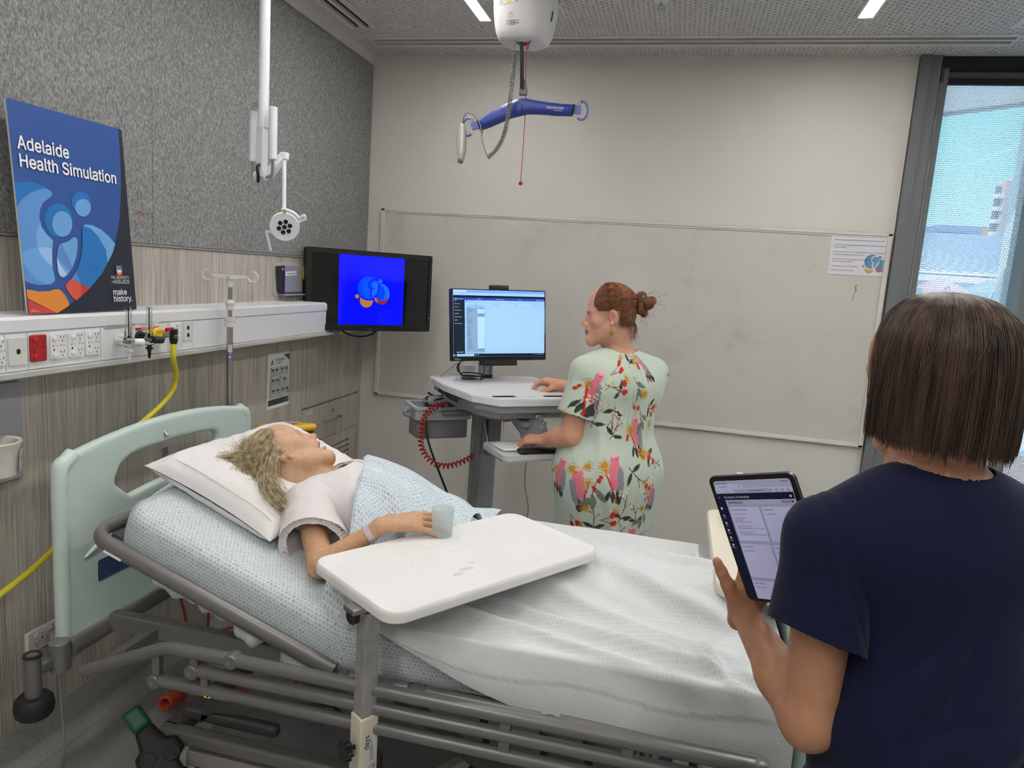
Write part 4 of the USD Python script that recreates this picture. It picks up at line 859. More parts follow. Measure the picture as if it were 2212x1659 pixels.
def puff(g, th, M, res=.006, edge=.02):
    """Outline to a cushion: triangulated grid whose thickness grows with distance from the edge."""
    x0, y0, x1, y1 = g.bounds; xs, ys = np.arange(x0 - res, x1 + 2 * res, res), np.arange(y0 - res, y1 + 2 * res, res)
    P_ = shapely.points(*np.meshgrid(xs, ys, indexing='ij')); ins = shapely.contains(g, P_); d = shapely.distance(g.exterior, P_) * np.where(ins, 1, -1)
    m, f = surfnet(np.stack([np.where(d > 0, 0, 0)], 0)) if False else (None, None)
    hgt = th * np.sqrt(np.clip(1 - (1 - np.clip(d, 0, edge) / edge) ** 2, 0, 1))
    zs = np.arange(-th - res, th + 2 * res, res)
    vol = np.maximum(np.abs(zs)[None, None, :] - hgt[..., None], -d[..., None] * 1.0)
    v, f = surfnet(vol, (xs[0], ys[0], zs[0]), res)
    return tf((v, f), M)
def surfnet(vol, org, h, lvl=0.0):
    """Naive surface nets: vertices at the mean of the crossing points of each mixed cell."""
    s = vol < lvl; nx, ny, nz = [k - 1 for k in vol.shape]
    cnt = np.zeros((nx, ny, nz), np.int8)
    for i in (0, 1):
        for j in (0, 1):
            for k in (0, 1): cnt += s[i:nx + i, j:ny + j, k:nz + k]
    cells = np.argwhere((cnt > 0) & (cnt < 8)); idx = np.full((nx, ny, nz), -1, np.int32); idx[tuple(cells.T)] = np.arange(len(cells))
    acc = np.zeros((len(cells), 3)); num = np.zeros(len(cells))
    C = [(i, j, k) for i in (0, 1) for j in (0, 1) for k in (0, 1)]
    val = {c: vol[cells[:, 0] + c[0], cells[:, 1] + c[1], cells[:, 2] + c[2]] for c in C}
    for a in C:
        for ax_ in range(3):
            if a[ax_]: continue
            b = tuple(1 if q == ax_ else a[q] for q in range(3)); va, vb = val[a], val[b]; cr = (va < lvl) != (vb < lvl)
            tt = np.where(cr, (lvl - va) / np.where(cr, vb - va, 1), 0); pt = np.tile(np.array(a, float), (len(cells), 1)); pt[:, ax_] = tt
            acc += np.where(cr[:, None], pt, 0); num += cr
    v = (cells + acc / num[:, None]) * h + np.asarray(org)
    F = []
    for ax_ in range(3):
        o = [q for q in range(3) if q != ax_]
        sl = [slice(None)] * 3; sl2 = [slice(None)] * 3; sl[ax_] = slice(0, -1); sl2[ax_] = slice(1, None)
        cr = s[tuple(sl)] != s[tuple(sl2)]; e = np.argwhere(cr); e = e[(e[:, o[0]] > 0) & (e[:, o[1]] > 0) & (e[:, o[0]] < vol.shape[o[0]] - 1) & (e[:, o[1]] < vol.shape[o[1]] - 1)]
        def at(d0, d1):
            q = e.copy(); q[:, o[0]] -= d0; q[:, o[1]] -= d1; return idx[tuple(q.T)]
        qd = np.stack([at(0, 0), at(1, 0), at(1, 1), at(0, 1)], 1); ins = s[tuple(e.T)]
        flip = ins if ax_ != 1 else ~ins
        qd = np.where(flip[:, None], qd, qd[:, ::-1]); F.append(qd)
    F = np.vstack(F); F = F[(F >= 0).all(1)]
    return v, np.vstack([F[:, [0, 1, 2]], F[:, [0, 2, 3]]])[:, ::-1]
sb.part('padded_cover', puff(pad, .026, SB, .005, .022), M_blue, smooth=True)
sb.part('cover_binding', [tube(np.c_[np.array(l) @ np.array([[1, 0], [0, 1]]), np.zeros(len(l))] @ SB[:3, :3].T + SB[:3, 3] + [0, -.012, 0], .0036, 8) for l in ([(-.03, .032), (-.016, .024), (-.001, .012), (.012, .024), (.022, .036)], [(.226, .018), (.2205, -.03)], [(-.197, -.056), (-.18, -.098)])], M_black)
sb.part('centre_seam', tube([(1.237, HY - .027, 2.455), (1.238, HY - .027, 2.415)], .0012, 6), mat('seam_navy', (24, 34, 84), .6))
sb.part('buckle', [tf(puff(rnd([(-.016, -.06), (.020, -.06), (.022, -.04), (.012, .0), (.0, .015), (-.012, .012), (-.016, -.02)], .003), .012, frame((1.234, HY - .012, 2.553), (1, 0, 0), (0, 0, 1)), .003, .008), np.eye(4)), cyl((1.229, HY - .014, 2.555), (1.231, HY - .022, 2.60), .004)], mat('buckle_grey', (118, 118, 116), .45), smooth=True)
q = Print(); q.rect(-.004, -.002, .004, .002, (200, 200, 200), .0015); [q.scribble(-.005, -.008 - k * .005, .010, .003, (160, 160, 158), k) for k in range(3)]
printed(sb, q, frame((1.231, HY - .0245, 2.53), (1, 0, 0), (0, 0, 1)), M_print, 'buckle_mark')
q = Print(); q.text('ARJOHUNTLEIGH', 0, 0, .0088, (230, 232, 240), width=.074); q.text('GETINGE GROUP', .034, -.0085, .0042, (210, 214, 230), width=.038)
printed(sb, q, frame((1.346, HY - .0265, 2.440), (1, 0, -.03), (0, 0, 1)), M_print, 'cover_lettering')
for s, c, base, tilt in ((1, (1.495, 2.440), (1.452, 2.444), -.1), (-1, (.995, 2.362), (1.048, 2.372), .3)):
    a = np.linspace(-2.2, 1.9, 26); hk = [(c[0] + s * .030 * math.cos(k) * .85, HY, c[1] + .037 * math.sin(k)) for k in a]
    sb.part('hook', tube(hk, .0052, 10), M_lil)
    sb.part('end_plate', [tf(rbox(-.026, .026, -.018, .018, -.006, .006, .003), frame((base[0] + s * .012, HY, base[1]), (1, 0, -.05 if s > 0 else .25), (0, 0, 1)))], M_lil)
    sb.part('gate', cyl((c[0] - s * .022, HY, c[1] + .034), (c[0] - s * .012, HY, c[1] + .002), .0016), M_steel)
sb.part('zip_pull', tube([(1.067, HY - .02, 2.352), (1.066, HY - .022, 2.322)], .0025, 6), mat('zip_grey', (90, 90, 92), .3, .8))
hs_ = Thing('hoist_handset', 'grey handset hanging from the left hook of the spreader bar', 'handset', (.978, HY, 2.29))
HFm = frame((.980, HY - .03, 2.285), (1, 0, .08), (-.08, 0, 1))
M_hg = mat('handset_shell', (168, 166, 162), .4)
hs_.part('shell', puff(rnd([(-.018, .06), (.012, .085), (.020, .05), (.018, -.03), (.006, -.078), (-.010, -.082), (-.022, -.07), (-.024, 0)], .006), .014, HFm, .0035, .012), M_hg, smooth=True)
hs_.part('front_plate', puff(rnd([(-.004, .082), (.014, .082), (.015, .04), (.010, -.02), (.003, -.05), (-.008, -.05), (-.006, 0)], .004), .006, HFm @ trans(0, 0, .012), .0035, .006), mat('handset_light', (200, 198, 194), .35), smooth=True)
hs_.part('end_cap', puff(rnd([(-.022, -.06), (.006, -.062), (.003, -.082), (-.008, -.086), (-.020, -.08)], .004), .0155, HFm, .0035, .010), mat('handset_cap', (104, 104, 102), .5), smooth=True)
# ------------------------------------------------------------------ linen materials
def linen(name, base, ink, strength, rough=.85):
    n = {'uv': ('uvmap', {'attribute': 'st'}), 'b': ('brick_texture', {'scale': 1.0, 'brick_width': .0125, 'row_height': .0105, 'mortar_size': .0014, 'mortar_smooth': .4, 'offset': .5, 'color1': (1, 1, 1), 'color2': (.75, .75, .75), 'mortar': (0, 0, 0)}),
         'mp': ('mapping', {'scale': (430, 60, 1)}), 'w': ('noise_texture', {'scale': 1.0, 'detail': 1.0}), 'st': ('map_range', {'from_min': .40, 'from_max': .6, 'to_min': .35, 'to_max': 1.0, 'clamp': True}),
         'mu': ('math', {'math_type': 'multiply'}), 'ms': ('math', {'math_type': 'multiply', 'value2': strength}), 'x': ('mix', {'color1': lin(base), 'color2': lin(ink)}),
         'p': ('principled_bsdf', {'roughness': rough, 'specular_ior_level': .2, 'sheen_weight': .15}), 'bm': ('bump', {'distance': .0006, 'strength': .25}), 'fine': ('noise_texture', {'scale': 900.0})}
    l = [('uv.UV', 'b.vector'), ('uv.UV', 'mp.vector'), ('mp.vector', 'w.vector'), ('w.fac', 'st.value'), ('b.color', 'mu.value1'), ('st.result', 'mu.value2'), ('mu.value', 'ms.value1'), ('ms.value', 'x.fac'), ('x.color', 'p.base_color'), ('uv.UV', 'fine.vector'), ('fine.fac', 'bm.height'), ('bm.normal', 'p.normal')]
    return usdkit.material(stage, f'/World/Looks/{name}', n, l, surface='p.BSDF')
M_linen = linen('printed_linen', (220, 227, 230), (112, 128, 138), .68)
M_linen2 = linen('printed_linen_blue', (224, 232, 236), (124, 152, 172), .8)
M_rev = linen('linen_reverse', (216, 219, 219), (168, 174, 176), .36)
M_cotton = mat('white_cotton', (230, 227, 226), .85, spec=.2, bump=(260, .0012, .35))
def fn(v, freq, seed=0, stretch=(1, 1, 1)): return meshkit.fbm(np.asarray(v) * np.asarray(stretch) * freq, 3, seed)
def normals(v, f): return meshkit.arrays((v, f), True)[2]
def uv_sweep(path, prof):
    p = np.asarray(path); s = np.r_[0, np.cumsum(np.linalg.norm(np.diff(p, axis=0), axis=1))]; q = np.vstack([prof, prof[:1]]); r = np.r_[0, np.cumsum(np.linalg.norm(np.diff(q, axis=0), axis=1))][:-1]
    return np.stack(np.broadcast_arrays(s[:, None], r[None, :]), -1).reshape(-1, 2)

# ------------------------------------------------------------------ hospital bed
BY0, BY1, BYC = -2.62, -1.63, -2.13
TH = .335
M_bedgrey = mat('bed_grey_enamel', (122, 120, 118), .36, .25)
M_bedgrey2 = mat('bed_rail_grey', (112, 111, 110), .33, .3)
M_mint = mat('mint_plastic', (200, 218, 212), .38)
M_frame_d = mat('bed_dark_steel', (92, 91, 90), .42, .3)
bed = Thing('hospital_bed', 'grey electric hospital bed with a mint bedhead and raised backrest', 'hospital bed', (1.3, BYC, 0))
# bedhead: rounded mint board with a handle slot, edge posts and an embossed sweep
HW = .985
def hbtop(n=30):
    return [(x, .60 + .055 * (1 - ((x - HW / 2) / (HW / 2)) ** 2) * 1.0) for x in np.linspace(.0, HW, n)]
out = Polygon([(.0, 0), (HW, 0)] + hbtop()[::-1]).buffer(-.035).buffer(.035, quad_segs=10)
slot = Polygon([(.22, .475), (.29, .415)] + [(x, .415 + .016 * math.sin(math.pi * (x - .29) / .405)) for x in np.linspace(.31, .675, 10)] + [(.695, .425), (.765, .52), (.735, .545)] + [(x, .540 + .020 * (1 - ((x - HW / 2) / .3) ** 2)) for x in np.linspace(.70, .30, 10)] + [(.25, .530)]).buffer(-.022).buffer(.022, quad_segs=8)
HBF = frame((.222, BY0 - .005, .50), (0, 1, 0), (0, 0, 1))
def rounded_plate(g, th, r, M, res=.006):
    x0, y0, x1, y1 = g.bounds; xs, ys = np.arange(x0 - 3 * res, x1 + 3 * res, res), np.arange(y0 - 3 * res, y1 + 3 * res, res); zs = np.arange(-th / 2 - 2 * res, th / 2 + 2.5 * res, res)
    X = shapely.points(*np.meshgrid(xs, ys, indexing='ij')); d = shapely.distance(g.boundary, X) * np.where(shapely.contains(g, X), -1, 1)
    a = (d + r)[..., None]; b = (np.abs(zs) - th / 2 + r)[None, None, :]
    vol = np.minimum(np.maximum(a, b), 0) + np.hypot(np.maximum(a, 0), np.maximum(b, 0)) - r
    v, f = surfnet(vol, (xs[0], ys[0], zs[0]), res); return tf((v, f), M)
hb = bed.part('bedhead', [rounded_plate(out.difference(slot), .036, .017, HBF @ trans(0, 0, .018), .0055)], M_mint, smooth=True)
for s, u in ((0, .022), (1, HW - .022)):
    sub(hb, 'edge_post', tf(tube(fillet([(u, .012, .018), (u, .57, .018), (u + (.05 if s == 0 else -.05), .606, .018)], .05), .0225, 20), bed.M @ HBF), M_mint, smooth=True)
sw = smoothpoly([(.085, .268), (.16, .315), (.28, .36), (.45, .40), (.66, .425), (.80, .42), (.66, .392), (.45, .362), (.25, .315), (.14, .278)], 70)
sub(hb, 'embossed_sweep', tf(puff(sw, .010, np.eye(4), .004, .016), bed.M @ HBF @ trans(0, 0, .034)), M_mint, smooth=True)
sub(hb, 'blue_panel', tf(extr(rrect(.30, .072, .008, .29, .205), .003, trans(0, 0, .0345)), bed.M @ HBF), mat('navy_panel', (54, 74, 112), .4))
q = Print(); q.poly(rrect(.306, .078, .010, .29, .205).difference(rrect(.30, .072, .008, .29, .205)), (214, 224, 222)); m, c = q.mesh(bed.M @ HBF @ trans(0, 0, .0365)); sub(hb, 'panel_rim', m, M_print, smooth=False, colors=c)
bed.part('iv_hook_clip', [tf(tube(fillet([(.45, .585, .05), (.45, .615, .018), (.45, .585, -.012)], .018), .0045, 8), HBF), tf(rbox(.435, .465, .505, .545, .034, .040, .002), HBF), tf(tube([(.445 + .02 * math.sin(a), .49 + .02 * math.cos(a), .045) for a in np.linspace(0, 3.6, 14)], .007, 8), HBF)], M_steel)
# head cross tube, corner posts, bumpers
bed.part('head_tube', cyl((.272, BY0 + .0, .512), (.272, BY1, .512), .027), M_bedgrey)
for y, s in ((BY0 - .02, -1), (BY1 + .0, 1)):
    bed.part('corner_post', cyl((.262, y, .455), (.262, y, .548), .030, ch=.003), M_bedgrey)
    bed.part('bumper_arm', rbox(.235, .268, min(y, y + s * .07), max(y, y + s * .07), .475, .508, .006), M_bedgrey)
    bp = bed.part('bumper_post', cyl((.252, y + s * .085, .41), (.252, y + s * .085, .545), .0225, n=28), M_bedgrey2)
    sub(bp, 'collar', tf(lathe([(.015, .53), (.015, .5465), (.024, .5475), (.025, .540), (.022, .538)], trans(.252, y + s * .085, 0), cap=False), bed.M), M_blackrub)
    bed.part('bumper_wheel', lathe([(.02, .352), (.042, .354), (.050, .364), (.053, .385), (.050, .405), (.040, .416), (.02, .418)], trans(.252, y + s * .085, 0), 32), M_blackrub)
# longitudinal beams and side arms
for y in (-2.46, -1.80):
    bed.part('side_beam', rbox(.29, 2.28, y - .02, y + .02, .505, .565, .006), M_bedgrey)
for y, s in ((-2.46, -1), (-1.80, 1)):
    bed.part('rail_arm', [rbox(.44, .475, min(y, y + s * .16), max(y, y + s * .16), .512, .548, .004), cyl((.457, y + s * .16, .53), (.457, y + s * .185, .53), .018)], M_bedgrey)
    bed.part('rail_arm', rbox(1.95, 1.985, min(y, y + s * .2), max(y, y + s * .2), .512, .548, .004), M_bedgrey)
bed.part('bracket_socket', cyl((.36, -2.44, .44), (.36, -2.44, .505), .018), M_bedgrey)
bed.part('under_cover', tf(rbox(-.05, .48, -.27, .27, -.012, .012, .006), trans(.70, BYC, .60) @ roty(.22)), mat('under_cover_dark', (54, 54, 54), .5))
# backrest frame loop and flat deck rails with chrome joints
bx0, bz0, bx1, bz1 = .385, .905, 1.165, .632
RY0, RY1 = -2.645, -1.615
bed.part('backrest_rail', sweep(fillet([(bx1, RY0, bz1), (bx0, RY0, bz0), (bx0, RY1, bz0), (bx1, RY1, bz1)], .075, 8), circ(.0215, 16) * [.85, 1.15]), M_bedgrey)
for y in (RY0, RY1):
    js = [1.19, 1.405, 1.765]
    for a, b in ((1.215, 1.38), (1.43, 1.74), (1.79, 2.275)):
        bed.part('deck_rail', sweep([(a, y, .618), (b, y, .615)], circ(.0215, 16) * [.85, 1.15]), M_bedgrey)
    for x in js:
        j = bed.part('joint', [cyl((x, y - .016, .610), (x, y + .016, .610), .026, n=28), rbox(x - .036, x + .036, y - .014, y + .014, .606, .632, .004)], M_bedgrey2)
        sub(j, 'chrome_arc', tf([tube([(x + .030 * math.cos(a), y - .017, .607 + .030 * math.sin(a)) for a in np.linspace(.25, math.pi - .25, 12)], .0035, 6), tube([(x - .045, y - .017, .628), (x - .026, y - .018, .626)], .004, 6), tube([(x + .045, y - .017, .628), (x + .026, y - .018, .626)], .004, 6)], bed.M), M_chrome)
bed.part('deck_board', [tf(rbox(0, .80, RY0 + .06, RY1 - .06, -.012, .0, .004), trans(bx0 + .02, 0, bz0 - .012) @ roty(TH)), rbox(1.19, 2.27, RY0 + .06, RY1 - .06, .600, .612, .004)], mat('deck_grey', (70, 72, 74), .6))
q = Print(); q.rect(0, 0, .062, .036, (222, 222, 220), .002); q.scribble(.006, .029, .05, .003, (110, 110, 110), 1); q.scribble(.006, .0245, .05, .003, (110, 110, 110), 2)
printed(bed, q, frame((.445, RY0 - .0095, .868), (math.cos(TH), 0, -math.sin(TH)), (.0 + math.sin(TH) * .8, .55, math.cos(TH) * .8)) @ trans(0, -.006, .0085), M_print, 'asset_label')
# lowered side rails
for y, s in ((-2.72, -1), (-1.545, 1)):
    bed.part('side_rail', [tube(fillet([(.423, y, .525), (.70, y, .652), (.905, y, .655)], .14, 10), .0185, 16)], M_bedgrey2)
    bed.part('side_rail', tube([(.90, y, .655), (2.26, y, .655)], .0185, 16), M_bedgrey2)
    bed.part('side_rail', tube([(.79, y, .603), (2.26, y, .603)], .0175, 16), M_bedgrey2)
    bed.part('side_rail', tube([(.665, y, .549), (2.26, y, .549)], .0175, 16), M_bedgrey2)
    for x, z, l in ((.905, .655, 0), (.785, .600, .048), (.665, .547, .09)):
        h = bed.part('rail_hinge', [cyl((x, y - .018, z), (x, y + .018, z), .0215, n=24, ch=.003)] + ([rbox(x - .008, x + .016, y - .01, y + .01, z + .012, z + l, .003)] if l else []), M_bedgrey2)
        sub(h, 'bolt', tf(cyl((x, y + s * .0185, z), (x, y + s * .0205, z), .007, n=12), bed.M), M_steel)
    bed.part('rail_post', rbox(.81, .832, y - .009, y + .009, .555, .60, .003), M_bedgrey2)
    for x in (1.65, 1.95): bed.part('rail_post', rbox(x, x + .03, y - .009, y + .009, .55, .65, .003), M_bedgrey2)
    bed.part('end_cap', rbox(2.245, 2.285, y - .02, y + .02, .53, .675, .012), M_bedgrey2)
q = Print(); q.rect(0, 0, .018, .022, (222, 186, 40)); q.poly(Polygon([(.004, .012), (.014, .012), (.009, .019)]), (30, 30, 30)); q.poly(Point(.009, .005).buffer(.004), (30, 30, 30))
printed(bed, q, frame((.83, -2.7386, .540), (1, 0, 0), (0, .5, .85)), M_print, 'warning_label')
printed(bed, q, frame((1.80, -2.7386, .540), (1, 0, 0), (0, .5, .85)), M_print, 'warning_label')
q = Print(); q.scribble(0, 0, .16, .004, (52, 52, 52), 4); printed(bed, q, frame((.90, -2.7386, .543), (1, 0, 0), (0, .3, .95)), M_print, 'rail_print')
q = Print(); q.rect(0, 0, .15, .026, (206, 206, 204)); q.poly(LineString([(.008, .013), (.03, .010), (.05, .008), (.065, .016), (.08, .010)]).buffer(.0022), (90, 26, 40)); q.poly(Point(.006, .018).buffer(.003), (40, 40, 40)); q.poly(LineString([(.09, .018), (.10, .006), (.11, .018)]).buffer(.001), (40, 40, 40)); q.poly(Polygon([(.125, .004), (.135, .018), (.145, .004)]), (40, 40, 40))
printed(bed, q, frame((2.09, RY0 - .019, .603), (1, 0, 0), (0, .35, .94)), M_print, 'position_label')
# chassis, lifting arms, castors, pedal
for y in (-2.47, -1.78):
    bed.part('chassis_tube', rbox(.48, 2.15, y - .025, y + .025, .165, .215, .012), M_bedgrey)
    bed.part('chassis_skirt', rbox(.56, 2.08, y - .034, y - .026, .115, .165, .003), mat('skirt_beige', (150, 146, 140), .5))
    bed.part('actuator_tube', rbox(.52, .86, y + .05, y + .085, .205, .245, .010), M_frame_d)
for x in (.48, 2.05): bed.part('cross_beam', rbox(x, x + .06, -2.47, -1.78, .16, .215, .008), M_frame_d)
for y in (-2.40, -1.86):
    bed.part('lift_arm', [extr(Polygon([(.58, .20), (.63, .25), (1.02, .30), (1.18, .20), (1.18, .10), (1.22, .10), (1.22, .23), (1.05, .36), (.60, .28)]), .02, frame((0, y, 0), (1, 0, 0), (0, 0, 1)))], M_frame_d)
    bed.part('lift_arm', sweep([(1.65, y, .20), (1.15, y, .50)], circ(.03, 4)), M_frame_d)
    bed.part('lift_bolt', cyl((1.0, y - .03, .325), (1.0, y - .02, .325), .012, n=6), M_steel)
bed.part('actuator_box', rbox(1.30, 1.62, -2.32, -2.12, .36, .47, .012), mat('actuator_black', (34, 34, 36), .5))
bed.part('actuator_box', rbox(.95, 1.24, -2.20, -2.0, .42, .56, .012), mat('actuator_beige', (116, 113, 106), .5))
bed.part('control_box', rbox(1.72, 1.98, -2.36, -2.2, .33, .43, .008), mat('control_beige', (118, 115, 108), .5))
for x in (1.78, 1.93): bed.part('lift_column', cyl((x + .25, -2.2, .2), (x + .25, -2.2, .5), .03), M_steel)
q = Print(); q.rect(0, 0, .26, .05, (116, 28, 30)); q.text('OFF', .13, .008, .03, (220, 210, 210), True)
printed(bed, q, frame((1.86, -2.497, .20), (1, 0, 0), (0, .3, .95)), M_print, 'red_plate')
for k, (a, b) in enumerate((((1.25, -2.36, .40), (1.46, -2.3, .30)), ((1.52, -2.42, .49), (1.50, -2.38, .22)), ((1.70, -2.42, .5), (1.68, -2.40, .22)), ((1.83, -2.44, .5), (1.82, -2.42, .24)))):
    bed.part('loom', tube(spline([a, tuple((np.array(a) + b) / 2 + [0.03, .02, -.05]), b], 14), .012 if k else .006, 8), M_black)
M_wheel = mat('wheel_grey_blue', (150, 164, 178), .4)
for i, (x, y) in enumerate(((.60, -2.50), (.62, -1.72), (2.02, -2.48), (2.02, -1.74))):
    w = bed.part('castor_wheel', [cyl((x, y - .036, .062), (x, y - .014, .062), .062, n=36, ch=.006), cyl((x, y + .014, .062), (x, y + .036, .062), .062, n=36, ch=.006)], M_blackrub)
    sub(w, 'hub', tf([cyl((x, y - .038, .062), (x, y - .030, .062), .042, n=30), cyl((x, y + .030, .062), (x, y + .038, .062), .042, n=30)], bed.M), M_wheel)
    bed.part('castor_fork', [cyl((x - .03, y, .075), (x - .03, y, .17), .026, n=24, ch=.004), rbox(x - .04, x + .02, y - .013, y + .013, .05, .11, .006)], M_offwhite)
PF = frame((.548, -2.565, .195), (.62, -.05, -.58), z=(.45, -.62, .64)) @ np.diag([1.22, 1.22, 1.22, 1])
pd = bed.part('brake_pedal', tf(puff(rnd([(-.075, -.022), (-.03, -.035), (-.02, -.055), (.02, -.065), (.05, -.045), (.055, -.02), (.085, -.028), (.085, .02), (.045, .024), (.03, .05), (-.005, .05), (-.02, .03), (-.075, .022)], .008), .019, PF, .004, .016), np.eye(4)), M_blackrub, smooth=True)
sub(pd, 'go_tip', tf(puff(rrect(.062, .05, .01, -.10, 0), .016, PF, .004, .012), bed.M), mat('pedal_green', (20, 92, 58), .45), smooth=True, label='green pedal tip')
sub(pd, 'brake_tip', tf(puff(rrect(.062, .052, .01, .112, -.004), .017, PF, .004, .012), bed.M), mat('pedal_red', (112, 24, 28), .45), smooth=True, label='red pedal tip')
for u, w_ in ((.0, -.032), (.022, .018)): sub(pd, 'raised_disc', tf(lathe([(.013, .018), (.013, .0215), (.018, .0215), (.020, .018)], PF @ trans(u, w_, 0), 24), bed.M), M_blackrub)
bed.part('footboard', rounded_plate(rrect(.90, .28, .05, .45, .14), .036, .016, frame((2.385, BYC - .45, .52), (0, 1, 0), (0, 0, 1)), .008), M_mint, smooth=True)
bed.part('foot_bracket', rbox(2.27, 2.36, -2.58, -1.68, .50, .56, .01), M_bedgrey)

# orange coiled air hose on the floor under the bedhead
t = Thing('coiled_hose', 'orange coiled air hose lying on the floor under the bedhead', 'hose', (.25, -2.05, 0))
M_org = mat('orange_hose', (198, 74, 36), .4)
t.part('coil', coil([(.258, -2.185, .06), (.25, -2.12, .045), (.235, -2.05, .05)], .022, .0055, 15, 12, 6), M_org)
t.part('coil', coil([(.245, -2.00, .045), (.23, -1.93, .10), (.22, -1.88, .17)], .02, .0055, 13, 12, 6), M_org)
t.part('lead', tube(spline([(.03, -1.86, .45), (.08, -1.86, .3), (.13, -1.87, .12), (.19, -1.95, .02), (.25, -2.03, .02), (.32, -1.98, .012), (.42, -1.95, .02), (.50, -1.98, .012)], 50), .006, 8), M_org)
t.part('lead', tube(spline([(.25, -2.05, .04), (.22, -2.02, .02), (.29, -2.1, .01), (.36, -2.09, .01), (.42, -2.15, .01)], 30), .006, 8), M_org)
t.part('lead', tube(spline([(.235, -1.90, .17), (.24, -1.9, .3), (.245, -1.9, .42), (.25, -1.88, .5)], 20), .006, 8), M_org)
t.part('lead', tube(spline([(.225, -1.86, .17), (.34, -1.82, .21), (.48, -1.80, .20), (.6, -1.84, .12), (.66, -1.95, .03)], 30), .006, 8), M_org)

# mattress in its printed fitted sheet
mt = .135
prof = np.array(rrect(.965, mt, .035, 0, 0, 5).exterior.coords)[:-1]
pth = fillet([(.445, BYC, .925), (1.16, BYC, .674), (2.33, BYC, .694)], .16, 10)
pth = np.vstack([np.linspace(pth[0], pth[1], 24)[:-1], pth[1:-1], np.linspace(pth[-2], pth[-1], 30)])
k = np.linspace(0, 1, len(pth)); scl = 1 - .10 * np.exp(-((pth[:, 0] - .445) / .022)) - .08 * np.exp(-((2.33 - pth[:, 0]) / .02))
prof_d = np.array(LineString(np.vstack([prof, prof[:1]])).segmentize(.03).coords)[:-1]
mv_, mf_ = sweep(pth, prof_d, up=(-.0001, 0, 1), scale=scl)
nv = len(pth) * len(prof_d); uvm = uv_sweep(pth, prof_d)
nr = normals(mv_, mf_); mv_ = mv_ + nr * (.006 * fn(mv_, 5, 3, (1, 1.6, 1.6)))[:, None]
uvm = np.vstack([uvm, uvm[:1], uvm[-1:]])
mp_ = one('mattress', (mv_, mf_), M_linen, 'mattress in a blue dash-printed fitted sheet on the bed', 'mattress', smooth=True, uv=uvm)
# bunched hem of the fitted sheet hanging under the backrest rail
hp = [(x, -2.615 + .01 * math.sin(40 * x), np.interp(x, [.45, 1.15], [.86, .60]) - .012 * math.sin(31 * x) - .01) for x in np.linspace(.52, 1.14, 60)]
hb_, hf_ = sweep(hp, circ(.022, 12) * [1, 1.4], scale=1 + .4 * np.sin(np.arange(60) * .9) * np.sin(np.arange(60) * .37))
hb_ = hb_ + normals(hb_, hf_) * (.012 * fn(hb_, 22, 4))[:, None]
sub(mp_, 'gathered_hem', (hb_, hf_), M_linen, smooth=True, uv=np.vstack([uv_sweep(hp, circ(.022, 12)), [[0, 0], [0, 0]]]))

# pillow
def pillow(name, label, M, w, h, th, seed):
    n = 70; u, v = np.meshgrid(np.linspace(-1, 1, n), np.linspace(-1, 1, n), indexing='ij')
    pin = 1 - .10 * (1 - u ** 2) * np.abs(v) ** 3; pin2 = 1 - .07 * (1 - v ** 2) * np.abs(u) ** 3
    X, Y = u * w / 2 * pin2, v * h / 2 * pin; Z = th / 2 * ((1 - u ** 4) ** .55) * ((1 - v ** 4) ** .55)
    top, bot = np.stack([X, Y, Z], -1), np.stack([X, Y, -Z * .8], -1)
    V_, F_ = arr([grid(top), (lambda g: (g[0], g[1][:, ::-1]))(grid(bot))])
    nr = normals(V_, F_); r = np.clip(np.minimum(1 - np.abs(V_[:, 0]) / (w / 2), 1 - np.abs(V_[:, 1]) / (h / 2)), 0, .2) / .2
    V_ = V_ + nr * ((.018 * fn(V_, 7, seed, (1, 2.2, 1)) + .008 * fn(V_, 22, seed + 1, (1, 3, 1))) * r)[:, None]
    V_[:, 2] -= .05 * np.exp(-((V_[:, 0] - .02) ** 2 / .02 + (V_[:, 1] - .0) ** 2 / .02)) * (V_[:, 2] > 0)
    t = Thing(name, label, 'pillow', M[:3, 3])
    t.part('pillowcase', tf((V_, F_), M), M_cotton, smooth=True)
    e = [(w / 2 * s_ * .985, y, 0) for s_ in (1,) for y in np.linspace(-h * .43, h * .43, 30)]
    t.part('hem_seam', tf(tube([(-w / 2 + .045 + .004 * math.sin(9 * y), y, .9 * th / 2 * (1 - (1 - .09 / w * 2) ** 4) ** .55 * (1 - (2 * y / h) ** 4) ** .55 + .002) for y in np.linspace(-h * .42, h * .42, 40)], .0018, 6), M), M_cotton, smooth=True)
pillow('pillow', 'plump white pillow under the head of the person in bed', frame((.652, -2.10, .978), (.06, 1, 0), (-math.cos(TH + .02), .06, math.sin(TH + .02))), .72, .49, .135, 5)
